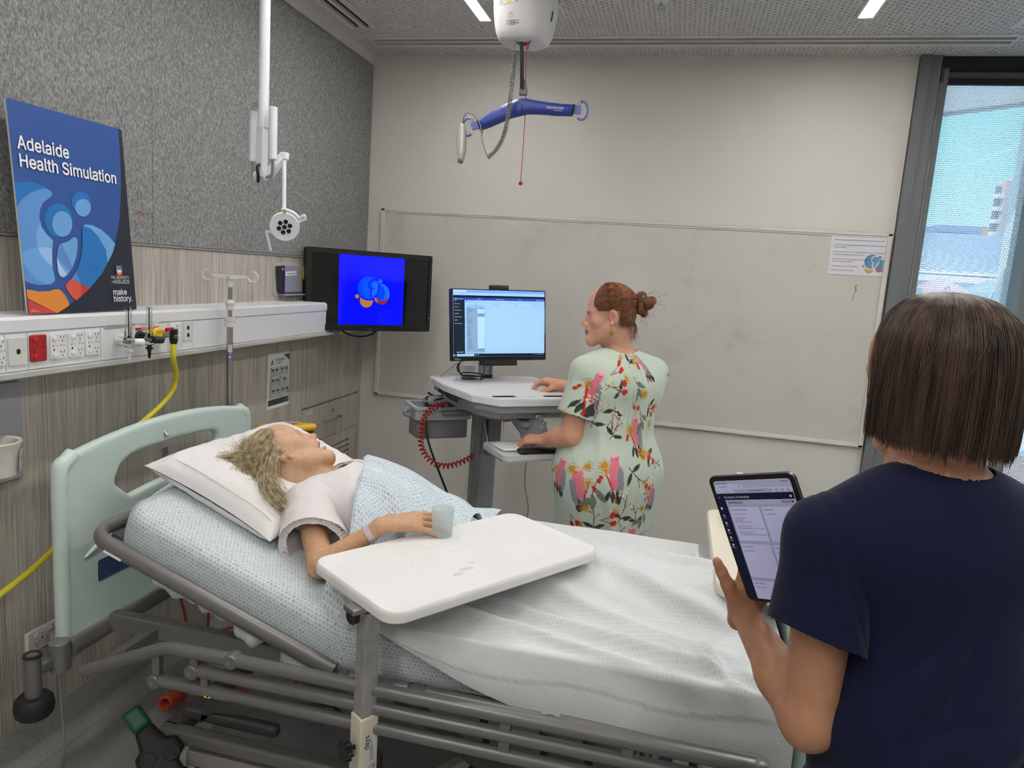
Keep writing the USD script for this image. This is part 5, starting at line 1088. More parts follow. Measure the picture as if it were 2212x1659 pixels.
# ------------------------------------------------------------------ bodies: one smooth surface from blended tapered limbs
class Body:
    def __init__(self): self.ops = []
    def add(self, fn, lo, hi, k=.02, sign=1): self.ops.append((fn, np.asarray(lo, float), np.asarray(hi, float), k, sign)); return self
    def cone(self, a, b, ra, rb=None, k=.02, sign=1, flat=None):
        """Tapered limb from a to b; flat = (direction, factor) squashes the section along a direction."""
        a, b = np.asarray(a, float), np.asarray(b, float); rb = ra if rb is None else rb; ab = b - a; L2 = ab @ ab + 1e-12
        def fn(P):
            d = P - a; t = np.clip(d @ ab / L2, 0, 1); q = d - t[..., None] * ab
            if flat is not None:
                n, s = flat; w = q @ n; q = q + (w * (1 / s - 1))[..., None] * n
            return np.linalg.norm(q, axis=-1) - (ra + (rb - ra) * t)
        r = max(ra, rb) * (1.0 if flat is None else max(1.0, flat[1]))
        return self.add(fn, np.minimum(a, b) - r, np.maximum(a, b) + r, k, sign)
    def ell(self, M, c, r, k=.02, sign=1, rot=None):
        """Ellipsoid at c with radii r in the local frame M."""
        Mi = M @ trans(*c) @ (rot if rot is not None else np.eye(4)); r = np.asarray(r, float); o, A = Mi[:3, 3], Mi[:3, :3]
        def fn(P):
            q = (P - o) @ A; k0 = np.linalg.norm(q / r, axis=-1); k1 = np.linalg.norm(q / (r * r), axis=-1)
            return k0 * (k0 - 1) / np.maximum(k1, 1e-9)
        e = np.abs(A) @ r; return self.add(fn, o - e, o + e, k, sign)
    def lc(self, M, a, b, ra, rb=None, k=.02, sign=1): f = lambda p: (M @ np.append(p, 1))[:3]; return self.cone(f(a), f(b), ra, rb, k, sign)
    def field(self, lo, hi, res):
        n = np.ceil((np.asarray(hi) - lo) / res).astype(int) + 1; ax_ = [lo[i] + np.arange(n[i]) * res for i in range(3)]; vol = np.full(n, .06, np.float32)
        for fn, a, b, k, s in self.ops:
            m = k + .02; i0 = np.maximum(((a - m - lo) / res).astype(int), 0); i1 = np.minimum(((b + m - lo) / res).astype(int) + 2, n)
            if (i1 <= i0).any(): continue
            sl = tuple(slice(p, q) for p, q in zip(i0, i1)); P = np.stack(np.meshgrid(*[ax_[i][sl[i]] for i in range(3)], indexing='ij'), -1).astype(np.float32)
            d2, d1 = fn(P), vol[sl]
            if s > 0: h = np.clip(.5 + .5 * (d1 - d2) / k, 0, 1); vol[sl] = d1 * (1 - h) + d2 * h - k * h * (1 - h)
            else: h = np.clip(.5 - .5 * (d1 + d2) / k, 0, 1); vol[sl] = d1 * (1 - h) - d2 * h + k * h * (1 - h)
        return vol
    def bounds(self, pad=.02):
        return np.min([o[1] for o in self.ops if o[4] > 0], 0) - pad, np.max([o[2] for o in self.ops if o[4] > 0], 0) + pad
    def mesh(self, res, fine=(), shell=None, keep=None, bounds=None):
        """fine: [(lo, hi, res)] boxes meshed finer. shell: hollow cloth of that thickness. keep(P): negative where cloth stays."""
        lo, hi = bounds if bounds is not None else self.bounds()
        def one_(lo, hi, res):
            lo, hi = np.asarray(lo, float), np.asarray(hi, float); vol = self.field(lo, hi, res)
            if shell: vol = np.abs(vol + shell / 2) - shell / 2
            if keep is not None:
                n = vol.shape; P = np.stack(np.meshgrid(*[lo[i] + np.arange(n[i]) * res for i in range(3)], indexing='ij'), -1).astype(np.float32); vol = np.maximum(vol, keep(P))
            return surfnet(vol, lo, res)
        v, f = one_(lo, hi, res); out = []
        c = v[f].mean(1); drop = np.zeros(len(f), bool)
        for a, b, r in fine: drop |= ((c > np.asarray(a) + r) & (c < np.asarray(b) - r)).all(1)
        out.append((v, f[~drop]))
        for a, b, r in fine:
            a, b = np.asarray(a), np.asarray(b); v2, f2 = one_(a - 2 * r, b + 2 * r, r); c2 = v2[f2].mean(1); out.append((v2, f2[((c2 > a) & (c2 < b)).all(1)]))
        v, f = arr(out); ix, f = np.unique(f, return_inverse=True); return v[ix], f.reshape(-1, 3)

def head(B, M, s=1.0, mouth=0.0, old=0.0):
    """Female head; frame M: x to her right, y forward, z up, origin between the ears."""
    S = M @ np.diag([s, s, s, 1]); e = lambda c, r, k=.02, g=1, rot=None: B.ell(M, np.array(c) * s, np.array(r) * s, k * s, g, rot); l = lambda a, b, ra, rb=None, k=.012, g=1: B.lc(M, np.array(a) * s, np.array(b) * s, ra * s, None if rb is None else rb * s, k * s, g)
    e((0, -.014, .046), (.074, .093, .083)); e((0, .030, .040), (.064, .056, .066), .03)
    e((0, .036, -.022), (.056, .050, .070), .03)
    dz = -.020 * mouth
    for sx in (-1, 1):
        l((sx * .050, .004, -.045), (sx * .012, .074, -.088 + dz), .020, .016, .03); e((sx * .043, .052, -.014), (.022, .022, .020), .02)
        l((sx * .046, .064, .024), (sx * .014, .078, .023), .0085, .0085, .014)
    l((-.010, .076, -.090 + dz), (.010, .076, -.090 + dz), .017, .017, .02)
    for sx in (-1, 1): e((sx * .031, .086, .006), (.017, .016, .012), .012, -1)
    l((0, .080, .018), (0, .103, -.018), .0075, .0105, .012); e((0, .104, -.021), (.0105, .010, .0095), .008)
    for sx in (-1, 1): e((sx * .0115, .094, -.026), (.0078, .0105, .0075), .006); e((sx * .0055, .100, -.031), (.0035, .005, .003), .003, -1)
    e((0, .080, -.046), (.026, .018, .022), .015)
    for sx in (-1, 1): l((sx * .021, .080, -.0505), (0, .0955, -.0475), .0042, .0052, .005); l((sx * .019, .080, -.0575 + dz), (0, .0935, -.0585 + dz), .0042, .0058, .005)
    if mouth: e((0, .092, -.056 + dz * .4), (.019, .022, .0085), .003, -1)
    else: l((-.022, .090, -.0532), (.022, .090, -.0532), .0016, .0016, .003, -1)
    for sx in (-1, 1):
        e((sx * .030, .070, .006), (.0142, .0130, .0130), .003)
        R_ = rotx(-.2)
        e((sx * .073, -.012, .002), (.0085, .019, .031), .006, 1, roty(sx * .25) @ R_); e((sx * .080, -.006, .000), (.0065, .0105, .018), .005, -1, roty(sx * .25) @ R_); e((sx * .074, -.004, -.026), (.007, .008, .009), .005)
        l((sx * .0785, -.013, .016), (sx * .0775, -.004, .006), .003, .003, .003)
def head_paint(V_, M, s, skin, lips, brow=None, closed=True, iris=None, seed=1, blotch=.05, teeth=False):
    q = (V_ - M[:3, 3]) @ M[:3, :3] / s; c = np.tile(np.asarray(skin, float), (len(V_), 1))
    n = meshkit.fbm(V_ * 28, 3, seed)[:, None]; c = c * (1 + blotch * n * 1.2)
    red = np.exp(-(((np.abs(q[:, 0]) - .040) / .022) ** 2 + ((q[:, 2] + .018) / .022) ** 2)) * (q[:, 1] > .03) + .8 * np.exp(-((q[:, 0] / .014) ** 2 + ((q[:, 2] + .02) / .014) ** 2)) * (q[:, 1] > .09)
    red += .9 * np.exp(-((np.abs(q[:, 0]) - .078) / .01) ** 2 - (q[:, 2] / .03) ** 2) * (np.abs(q[:, 1]) < .03)
    c = c * (1 - red[:, None] * np.array([0.0, .13, .12]))
    sock = np.exp(-(((np.abs(q[:, 0]) - .030) / .016) ** 2 + ((q[:, 2] - .008) / .011) ** 2)) * (q[:, 1] > .05); c = c * (1 - sock[:, None] * np.array([.10, .16, .12]))
    lp = (np.abs(q[:, 0]) < .0235) & (q[:, 1] > .078) & (q[:, 2] < -.0425 - .0002) & (q[:, 2] > -.0635 - (.02 if teeth else 0)) & (((q[:, 0] / .0245) ** 2 + ((q[:, 2] + (.0535 if not teeth else .061)) / (.0115 if not teeth else .0195)) ** 2) < 1)
    c[lp] = lips
    if teeth: m = (((q[:, 0] / .0175) ** 2 + ((q[:, 2] + .0635) / .0085) ** 2) < 1) & (q[:, 1] > .055); c[m] = lin((30, 16, 14))
    if brow is not None:
        b = (np.abs(np.abs(q[:, 0]) - .032) < .017) & (np.abs(q[:, 2] - .0235 - .10 * (.017 - np.abs(np.abs(q[:, 0]) - .030)) * .6) < .0030) & (q[:, 1] > .05); c[b] = c[b] * .35 + .65 * np.asarray(brow)
    ey = np.abs(np.abs(q[:, 0]) - .030); er = (q[:, 1] > .066) & (ey < .0135)
    if closed: c[er & (np.abs(q[:, 2] - .0008 - .28 * ey ** 2 / .0135) < .0011)] = c[er].mean(0) * .30 if er.any() else 0
    else:
        op = er & (q[:, 2] < .006) & (q[:, 2] > -.0005); c[op] = lin((205, 200, 196)); c[op & (ey < .0052)] = iris; c[er & (np.abs(q[:, 2] - .0066) < .0012)] = lin((48, 34, 30))
    return c
def hand(B, W_, M, side, curls, spread=(0.10, .02, -.06, -.16), thumb=((.35, .5, -.25), .3), s=1.0, k=.004):
    """Hand from wrist point; M's columns: x towards the fingers, y towards the thumb, z the back of the hand. Returns nail frames."""
    T_ = M.copy(); T_[:3, 3] = W_; pt = lambda p: (T_ @ np.append(np.array(p) * s, 1))[:3]
    mcp = [(.088, .026, .004), (.091, .006, .006), (.086, -.014, .004), (.077, -.031, 0)]; L = [(.042, .025, .020), (.046, .029, .021), (.042, .027, .021), (.033, .020, .019)]; R_ = [.0098, .0100, .0094, .0083]
    B.cone(pt((-.02, 0, 0)), pt((.02, 0, 0)), .024 * s, .024 * s, .012, 1, (M[:3, 2], .72))
    for i, p in enumerate(mcp): B.cone(pt((.012, p[1] * .45, 0)), pt(p), .0165 * s, (R_[i] + .0022) * s, .012)
    B.cone(pt((.055, .012, -.004)), pt((.060, -.012, -.004)), .015 * s, .014 * s, .012)
    nails = []
    for i in range(4):
        p = np.array(mcp[i]); a = 0; sp = spread[i]
        for j in range(3):
            a += curls[i][j]; d = np.array([math.cos(a) * math.cos(sp), math.sin(sp) * (1 if j == 0 or a < 1.2 else .6), -math.sin(a)]); q = p + d * L[i][j]; r0, r1 = R_[i] * (1 - .10 * j), R_[i] * (1 - .10 * (j + 1))
            B.cone(pt(p), pt(q), r0 * s, r1 * s, k if j else .008); p = q
        nails.append((pt(p - d * .004 + np.array([math.sin(a), 0, math.cos(a)]) * r1 * .9), .0062 * s))
    p = np.array([.022, .024, -.006]); d0 = unit(np.array(thumb[0])); b1 = p + d0 * .040; d1 = unit(d0 + np.array([.5, -.35, -.05]) * thumb[1]); b2 = b1 + d1 * .032; d2 = unit(d1 + np.array([.45, -.4, -.05]) * thumb[1]); b3 = b2 + d2 * .025
    B.cone(pt((.008, .012, -.002)), pt(b1), .0185 * s, .0128 * s, .012); B.cone(pt(b1), pt(b2), .0122 * s, .0108 * s, .005); B.cone(pt(b2), pt(b3), .0108 * s, .0088 * s, .004)
    nails.append((pt(b3 - d2 * .004 + np.cross(d2, [0, 0, 1]) * 0 + np.array([0, .35, .94]) * .0078), .0068 * s)); return nails
def paint_nails(V_, c, nails, col):
    for p, r in nails: c[np.linalg.norm(V_ - p, axis=1) < r] = col
    return c
def M_skin(name='skin'): return paintmat(name, .48, bump=(180, .0012, .22), spec=.35, sss=.12, mottle=(60, .05))
def curves(name, parent, strands, width, m, tip=.35):
    """Hair strands as BasisCurves under a prim."""
    p = numbered(parent.GetPath().pathString if hasattr(parent, 'GetPath') else parent, name); bc = UsdGeom.BasisCurves.Define(stage, p)
    bc.CreateTypeAttr('linear'); bc.CreateCurveVertexCountsAttr(Vt.IntArray([len(s) for s in strands])); bc.CreatePointsAttr(Vt.Vec3fArray.FromNumpy(np.vstack(strands).astype(np.float32)))
    w = np.concatenate([width * (1 - (1 - tip) * np.linspace(0, 1, len(s)) ** 2) for s in strands]); bc.CreateWidthsAttr(Vt.FloatArray.FromNumpy(w.astype(np.float32))); bc.SetWidthsInterpolation('vertex')
    UsdShade.MaterialBindingAPI.Apply(bc.GetPrim()).Bind(m); tag(bc.GetPrim(), kind='stuff'); return bc.GetPrim()
def hairmat(name, dark, light, rough=.38, spec=.5, nx=('x', 400)):
    """Strand colour varied from strand to strand by island."""
    if name in _mats: return _mats[name]
    n = {'g': ('geometry', {}), 'h': ('hair_info', {}), 'r': ('rgb_ramp', {'ramp': [(0, lin(dark)), (.55, (lin(dark) + lin(light)) / 2), (1, lin(light))]}), 'p': ('principled_bsdf', {'roughness': rough, 'specular_ior_level': spec})}
    n['wn'] = ('white_noise_texture', {'dimensions': '1D'})
    _mats[name] = usdkit.material(stage, f'/World/Looks/{name}', n, [('h.index', 'wn.w'), ('wn.value', 'r.fac'), ('r.color', 'p.base_color')], surface='p.BSDF'); return _mats[name]
def loft(rings, closed=True): return grid(np.array(rings), closed_v=closed)

# ------------------------------------------------------------------ person in navy with the tablet (back to the camera)
pw = Thing('person', 'person with a brown bob in navy scrubs holding a tablet, back turned', 'person', (2.40, -3.14, 0))
wf = unit(V(-.34, .94, 0)); wl = unit(V(-.94, -.34, 0)); Z = V(0, 0, 1)
C7 = V(2.405, -3.125, 1.462)
shL, shR = C7 + wl * .172 - Z * .098 + wf * .01, C7 - wl * .172 - Z * .098 + wf * .01
elL, wrL = V(2.236, -3.208, 1.078), V(2.149, -2.997, 1.147)
HM = frame((2.372, -3.085, 1.607), np.cross(unit(V(-.56, .80, -.22)), Z), unit(V(-.56, .80, -.22)))
B = Body(); head(B, HM, 1.0)
B.cone(HM[:3, 3] + V(.02, -.03, -.02), C7 + wf * .03 - Z * .02, .056, .058, .03)
pel = V(2.43, -3.16, .93)
B.cone(C7 - Z * .10 + wl * .07, C7 - Z * .10 - wl * .07, .085, .085, .05); B.cone(C7 - Z * .1 + wf * .02, pel + Z * .14, .115, .105, .05, 1, (wl, 1.25)); B.cone(pel + Z * .03 + wl * .05, pel + Z * .03 - wl * .05, .12, .12, .06)
B.cone(C7 - Z * .035 + wl * .02, shL, .045, .052, .04); B.cone(C7 - Z * .035 - wl * .02, shR, .045, .052, .04)
B.cone(shL, elL, .047, .039, .02); B.cone(elL, elL * .62 + wrL * .38, .040, .0385, .02); B.cone(elL * .62 + wrL * .38, wrL, .0385, .0235, .02)
elR, wrR = shR + V(.03, .02, -.285), V(2.35, -2.93, 1.16)
B.cone(shR, elR, .047, .039, .02); B.cone(elR, wrR, .039, .025, .02)
for s in (1, -1): B.cone(pel + wl * s * .085, V(2.43, -3.16, .5) + wl * s * .09, .085, .055, .03); B.cone(V(2.43, -3.16, .5) + wl * s * .09, V(2.43, -3.18, .09) + wl * s * .09, .052, .036, .02); B.cone(V(2.43, -3.20, .045) + wl * s * .09, V(2.40, -3.05, .035) + wl * s * .09, .04, .032, .02)
# tablet frame first: the hand closes round its left edge
TBx, TBz = unit(V(.714, -.630, .306)), unit(V(-.400, -.007, .917)); TBn = np.cross(TBx, TBz)   # TBn points away from the viewer
TB = frame(CAM + .95 * (V(2.173, -3.03, 1.300) - CAM), TBx, TBz)      # local: x right, y up the screen, z towards the viewer
hxd = unit(TBz * .72 + TBx * .48 - TB[:3, 2] * .22); hyd = unit(-TBx * .62 + TBz * .25 + TB[:3, 2] * .55); hyd = unit(hyd - hxd * (hyd @ hxd)); hzd = -np.cross(hxd, hyd)
thd = unit(TBz * .93 + TBx * .10 + TB[:3, 2] * .26); thl = tuple(np.array([hxd, hyd, hzd]) @ thd)
Hm = np.eye(4); Hm[:3, 0], Hm[:3, 1], Hm[:3, 2] = hxd, hyd, hzd
nl = hand(B, wrL, Hm, 1, [(.25, .25, .2), (.25, .25, .2), (.25, .25, .2), (.25, .3, .2)], thumb=(thl, .02), s=.95)
fine = [(HM[:3, 3] - .13, HM[:3, 3] + .14, .0035), (wrL - V(.13, .10, .04), wrL + V(.13, .15, .19), .0027)]
v_, f_ = B.mesh(.006, fine)
cw = head_paint(v_, HM, 1.0, lin((186, 134, 108)), lin((176, 110, 100)), lin((60, 44, 38)))
cw = np.where((v_[:, 2] < 1.45)[:, None], lin((168, 122, 94)) * (1 + .05 * meshkit.fbm(v_ * 14, 3, 4)[:, None]), cw)
cw = paint_nails(v_, cw, nl, lin((206, 150, 132)))
pbody = pw.part('body', (v_, f_), M_skin(), smooth=True, colors=cw)
# navy scrub top
G = Body()
G.cone(C7 - Z * .060 + wl * .04 + wf * .02, C7 - Z * .060 - wl * .04 + wf * .02, .078, .078, .04)
G.cone(C7 - Z * .105 + wl * .078, C7 - Z * .105 - wl * .078, .102, .102, .05); G.cone(C7 - Z * .15 + wf * .02, pel + Z * .18, .122, .120, .06, 1, (wl, 1.28)); G.cone(pel + Z * .12 + wl * .05, pel + Z * .12 - wl * .05, .124, .124, .08); G.cone(pel - Z * .06 + wl * .06, pel - Z * .06 - wl * .06, .145, .145, .08)
for s_, sh__ in ((1, shL), (-1, shR)): G.cone(C7 - Z * .034 + wl * .02 * s_, sh__, .057, .064, .05)
hemL = shL * .46 + elL * .54 + wl * .006; hemR = shR * .46 + elR * .54 - wl * .006
nk = C7 + wf * .030 - Z * .024; nkn = unit(Z * .95 - wf * .20)
def keep(P):
    t = (P - nk) @ nkn; r = np.linalg.norm((P - nk) - t[..., None] * nkn, axis=-1); neck = np.where(t > -.030, .068 - r, -1.0)
    return np.maximum(neck, .80 - P[..., 2])
tor = G.mesh(.0045, [(C7 - .13, C7 + V(.13, .13, .06), .0028)], shell=.008, keep=keep)
slv = []
for sh__, hem_, s_ in ((shL, hemL, 1), (shR, hemR, -1)):
    S = Body(); S.cone(sh__ + Z * .004 - wl * s_ * .012, sh__, .066, .066, .03); S.cone(sh__, hem_ - (sh__ - hem_) * .2, .065, .078, .03, 1, (wf, 1.05))
    ax_ = unit(hem_ - sh__ + wl * s_ * .05 - wf * .02); slv.append(S.mesh(.0034, shell=.0065, keep=lambda P: (P - hem_) @ ax_))
v_, f_ = arr([tor] + slv)
nr = normals(v_, f_); q = v_ - C7; fold = np.zeros(len(v_))
for c0, d0, w0, h0 in ((V(2.30, -3.24, 1.12), unit(V(.55, 0, .62)), .022, .010), (V(2.33, -3.25, 1.06), unit(V(.6, 0, .55)), .020, .012), (V(2.36, -3.27, 1.17), unit(V(.45, 0, .8)), .018, .008), (V(2.42, -3.28, 1.08), unit(V(.7, 0, .6)), .022, .012), (V(2.25, -3.2, 1.30), unit(V(.3, 0, -.9)), .012, .006)):
    d = v_ - c0; d[:, 1] = 0; t = d @ d0; r = np.linalg.norm(d - t[:, None] * d0, axis=1); fold += h0 * np.exp(-(r / w0) ** 2) * np.exp(-(t / .14) ** 4)
v_ = v_ + nr * (fold + .004 * fn(v_, 7, 9, (1, 1, .5)) + .007 * np.sin(v_[:, 2] * 34 + 20 * v_[:, 0]) * np.clip((1.02 - v_[:, 2]) / .1, 0, 1) * .4)[:, None]
M_navy = mat('navy_scrub_cloth', (20, 25, 50), .85, spec=.15, bump=(700, .0006, .3), sheen_weight=.12, sheen_roughness=.4)
top = pw.part('scrub_top', (v_, f_), M_navy, smooth=True)
def ring_on(Cc, n, r, dr=.004, m=50):
    a = unit(np.cross(n, V(.3, .9, .1))); b = np.cross(n, a); return [Cc + r * (math.cos(k) * a + math.sin(k) * b) for k in np.linspace(0, 2 * math.pi, m)[:-1]]
# trousers, hem of the top and shoes
G = Body()
G.cone(pel + wl * .05, pel - wl * .05, .128, .128, .05)
for s in (1, -1): G.cone(pel + wl * s * .08, V(2.43, -3.16, .5) + wl * s * .09, .100, .085, .03); G.cone(V(2.43, -3.16, .5) + wl * s * .09, V(2.43, -3.18, .11) + wl * s * .09, .085, .075, .02)
pw.part('trousers', G.mesh(.008), M_navy, smooth=True)
for s in (1, -1):
    G = Body(); G.cone(V(2.43, -3.21, .05) + wl * s * .09, V(2.395, -3.02, .04) + wl * s * .09, .05, .04, .02); v2, f2 = G.mesh(.006); v2[:, 2] = np.maximum(v2[:, 2], .002); pw.part('shoe', (v2, f2), M_blackrub, smooth=True)
# bob: dark inner shell and straight strands from a crown parting
rng = np.random.default_rng(7)
hf, hr_ = HM[:3, 1].copy(), HM[:3, 0]; hb2 = unit(V(hf[0], hf[1], 0)); hr2 = np.cross(hb2, Z)
hc0 = HM[:3, 3] + Z * .035 - hb2 * .010
def bob_pt(t, az, off=0.0):
    back = (1 - np.cos(az)) / 2
    zt = .108 - .236 * t ** 1.35 + .014 * t * (1 - back)
    rad = np.interp(t, [0, .03, .08, .16, .28, .42, .6, .8, .93, 1.0], [.0, .24, .44, .64, .82, .93, .985, 1.0, 1.0, .985])
    lob = 1 + .018 * np.sin(az * 5 + 1) * t
    return hc0 + zt[..., None] * Z + (np.sin(az) * rad * .106 * lob * (1 + off))[..., None] * hr2 + (np.cos(az) * rad * .112 * lob * (1 + off))[..., None] * hb2
A0_, A1_ = .62, 2 * np.pi - 1.38
AZ = np.linspace(A0_, A1_, 72)
sh_ = np.array([bob_pt(np.full(72, t), AZ, -.055) for t in np.r_[.004, np.linspace(.03, .95, 34)]])
def streakhair(name, dark, light, tipc, rough=.4, sc=(70, 70, 5)):
    if name in _mats: return _mats[name]
    n = {'g': ('geometry', {}), 'm': ('mapping', {'scale': sc}), 'nz': ('noise_texture', {'scale': 1.0, 'detail': 2.0}), 'h': ('hair_info', {}), 'wn': ('white_noise_texture', {'dimensions': '1D'}), 'ad': ('math', {'math_type': 'multiply_add', 'value2': .35, 'value3': -.17}), 'su': ('math', {'math_type': 'add'}),
         'r': ('rgb_ramp', {'ramp': [(.32, lin(dark)), (.72, lin(light))]}), 'pw': ('math', {'math_type': 'power', 'value2': 2.2}), 'mm': ('math', {'math_type': 'multiply', 'value2': .85}), 'x': ('mix', {'color2': lin(tipc)}), 'p': ('principled_bsdf', {'roughness': rough, 'specular_ior_level': .5})}
    l = [('g.position', 'm.vector'), ('m.vector', 'nz.vector'), ('h.index', 'wn.w'), ('wn.value', 'ad.value1'), ('ad.value', 'su.value1'), ('nz.fac', 'su.value2'), ('su.value', 'r.fac'), ('h.intercept', 'pw.value1'), ('pw.value', 'mm.value1'), ('mm.value', 'x.fac'), ('r.color', 'x.color1'), ('x.color', 'p.base_color')]
    _mats[name] = usdkit.material(stage, f'/World/Looks/{name}', n, l, surface='p.BSDF'); return _mats[name]
M_h1 = streakhair('brown_hair', (26, 18, 15), (92, 71, 55), (150, 128, 106))
cap_ = pw.part('hair', grid(sh_), mat('brown_hair_base', (24, 17, 14), .55), smooth=True)
st = []
for i in range(1150):
    az0 = rng.uniform(A0_ - .08, A1_ + .06); t00 = abs(rng.normal(0, .04)) + .004; t10 = rng.normal(.985, .020); o0 = rng.normal(0, .018); cv = rng.normal(0, .035); ph = rng.uniform(0, 6)
    for j in range(6):
        t0, t1 = t00, t10 + rng.normal(0, .008); tt = np.linspace(t0, t1, 16); pinch = 1 - .55 * tt ** 3
        a = az0 + rng.normal(0, .020) * pinch + cv * tt ** 2 * np.sin(ph + tt * 2.5); st.append(bob_pt(tt, a, o0 + rng.normal(0, .010) * pinch + .012 * np.sin(ph + 4 * tt)))
for i in range(70):
    az = rng.uniform(1.0, 5); tt = np.linspace(.02, rng.uniform(.25, .95), 14); st.append(bob_pt(tt, az + .2 * np.sin(tt * 5 + i), .03 + .07 * rng.random() * np.sin(tt * 3)))
for i in range(160):   # wisps beside the left cheek
    az = rng.uniform(A1_ - .02, A1_ + .30); t1 = rng.uniform(.55, 1.02); tt = np.linspace(.03, t1, 14); st.append(bob_pt(tt, az - .28 * tt ** 2, rng.normal(-.02, .02)))
curves('hair_strands', cap_, [s @ pw.M[:3, :3].T + pw.M[:3, 3] for s in st], .0010, M_h1)

# tablet
tb = Thing('tablet', 'black tablet showing a scenario dashboard held up by the person in navy', 'tablet', TB[:3, 3])
tw, th_ = .1696, .2352
tb.part('body', tf(extr(rrect(tw, th_, .013), .0058, trans(0, 0, -.0058), .0012), TB), mat('tablet_grey', (104, 104, 108), .35, .7))
tb.part('glass', tf(extr(rrect(tw - .002, th_ - .002, .012), .0006), TB), mat('tablet_glass', (8, 8, 9), .12, spec=.4))
tb.part('case', tf(extr(rrect(tw - .004, th_ - .05, .010, -.002, -.022), .007, trans(0, 0, -.0132)), TB), mat('case_grey', (84, 86, 90), .7))
sw_, sh2 = tw - .018, th_ - .018
q = Print(); Xl, Xr, Yb, Yt = -sw_ / 2, sw_ / 2, -sh2 / 2, sh2 / 2
LV, LG, NV, GR = (168, 168, 200), (150, 150, 180), (14, 18, 42), (142, 142, 166)
q.poly(rrect(sw_, sh2, .006), LG); q.scribble(Xl + .003, Yt - .005, .026, .002, (70, 70, 90), 1); q.scribble(Xr - .018, Yt - .005, .014, .002, (60, 60, 80), 2)
q.rect(Xl, Yt - .0225, Xr, Yt - .014, LV); q.rect(Xl + .002, Yt - .0145, Xl + .05, Yt - .006, LV, .002); q.text('SimEHR', Xl + .010, Yt - .012, .0032, (50, 50, 70)); q.text('x', Xl + .045, Yt - .012, .003, (60, 60, 80)); q.poly(Point(Xl + .056, Yt - .0105).buffer(.0034), LV); q.text('+', Xl + .0548, Yt - .012, .003, (60, 60, 80))
q.rect(Xl + .038, Yt - .021, Xr - .036, Yt - .0155, GR, .0026); q.text('app.simapp.com', Xl + .085, Yt - .0195, .0029, (60, 60, 80), align='c'); q.text('<-   ->   C', Xl + .004, Yt - .0198, .0036, (50, 50, 70))
for k in range(3): q.poly(Point(Xr - .028 + k * .0105, Yt - .0182).buffer(.0024).difference(Point(Xr - .028 + k * .0105, Yt - .0182).buffer(.0017)), (60, 60, 84))
q.rect(Xl, Yb, Xr, Yt - .0225, NV); q.text('<', Xl + .003, Yt - .031, .004, (190, 195, 215)); q.text('Scenario Controller', Xl + .015, Yt - .031, .0042, (176, 182, 204)); q.poly(Point(Xr - .006, Yt - .029).buffer(.002), (176, 182, 204))
q.rect(Xl + .0165, Yb, Xr, Yt - .034, GR); q.rect(Xl + .0165, Yt - .0425, Xr, Yt - .034, LG); q.text('Dashboard', Xl + .021, Yt - .0405, .0042, (44, 44, 62), True); q.text('00:02:37', Xr - .026, Yt - .0400, .0036, (40, 40, 56), True); q.poly(Point(Xr - .005, Yt - .0385).buffer(.0018), (40, 40, 56))
cw_ = (sw_ - .0165 - .016) / 2
titles = [['Scenario details', 'Requests'], ['Procedures', 'Blood gas results'], ['Lab results', 'Radiology']]
for r_ in range(3):
    y1 = Yt - .0465 - r_ * .067; y0 = max(y1 - .0625, Yb + .002)
    for c_ in range(2):
        x0 = Xl + .0205 + c_ * (cw_ + .0055); q.rect(x0, y0, x0 + cw_, y1, LV); q.text(titles[r_][c_], x0 + .003, y1 - .0065, .0031, (48, 48, 70)); q.rect(x0 + .002, y1 - .009, x0 + cw_ - .002, y1 - .0088, LG)
        if (r_, c_) != (0, 0): q.scribble(x0 + .004, y1 - .0135, .022, .002, (110, 110, 138), r_ + c_)
    if r_ == 0:
        x0 = Xl + .0205
        for k, (s_, w_) in enumerate((('Scenario started 12:44', .026), ('', 0), ('Patient details', .022), ('Sex: Female', .015), ('DOB: 01/01/1944  Age: 78', .032), ('', 0), ('Medical - EPIC Scenario 2', .030), ('CNS depression from opioids', .054), ('', 0), ('ITU Nursing - Intensive Care', .032), ('CNS depression from opioids', .054))):
            if s_: q.text(s_, x0 + .005, y1 - .0135 - k * .0037, .0024, (62, 62, 84), width=w_)
for k, nm in enumerate(('', 'Dash', 'Info', 'Log', 'Push', 'Notes')):
    yy = Yt - .047 - k * .0135; col = (90, 120, 190) if k < 2 else (150, 156, 180)
    q.poly(Point(Xl + .008, yy).buffer(.0024), col if k else (170, 190, 220))
    if nm: q.text(nm, Xl + .008, yy - .0058, .0024, col, align='c')
q.rect(.005, Yb + .002, .045, Yb + .003, (30, 30, 44))
printed(tb, q, TB @ trans(0, 0, .0004), paintmat('tablet_screen', .25, emit=.35, spec=.2), 'screen_picture')
# ------------------------------------------------------------------ person lying in the bed
pt_ = Thing('person', 'person with long grey-blonde hair and open mouth lying in a white gown', 'person', (.95, -2.13, .80))
bu = unit(V(-.945, 0, .327)); bn = unit(V(.327, 0, .945)); by = V(0, 1, 0)     # up the body, out of the chest, her left
HU = unit(V(-.89, 0, .45)); HFd = unit(V(.36, .60, .70)); HFd = unit(HFd - HU * (HFd @ HU)); PM = frame((.735, -2.165, 1.062), np.cross(HFd, HU), HFd)
pp_ = V(1.30, -2.13, .805)
nb = V(.845, -2.13, .955)                                      # root of the neck
B = Body(); PS = 1.04; head(B, PM, PS, mouth=.75, old=1)
B.cone((PM @ [0, -.035, -.04, 1])[:3], nb, .053, .056, .03); B.cone((PM @ [.02, .02, -.075, 1])[:3], nb + bn * .04, .022, .022, .03)
ps_R, ps_L = nb - bu * .045 - by * .165, nb - bu * .045 + by * .165
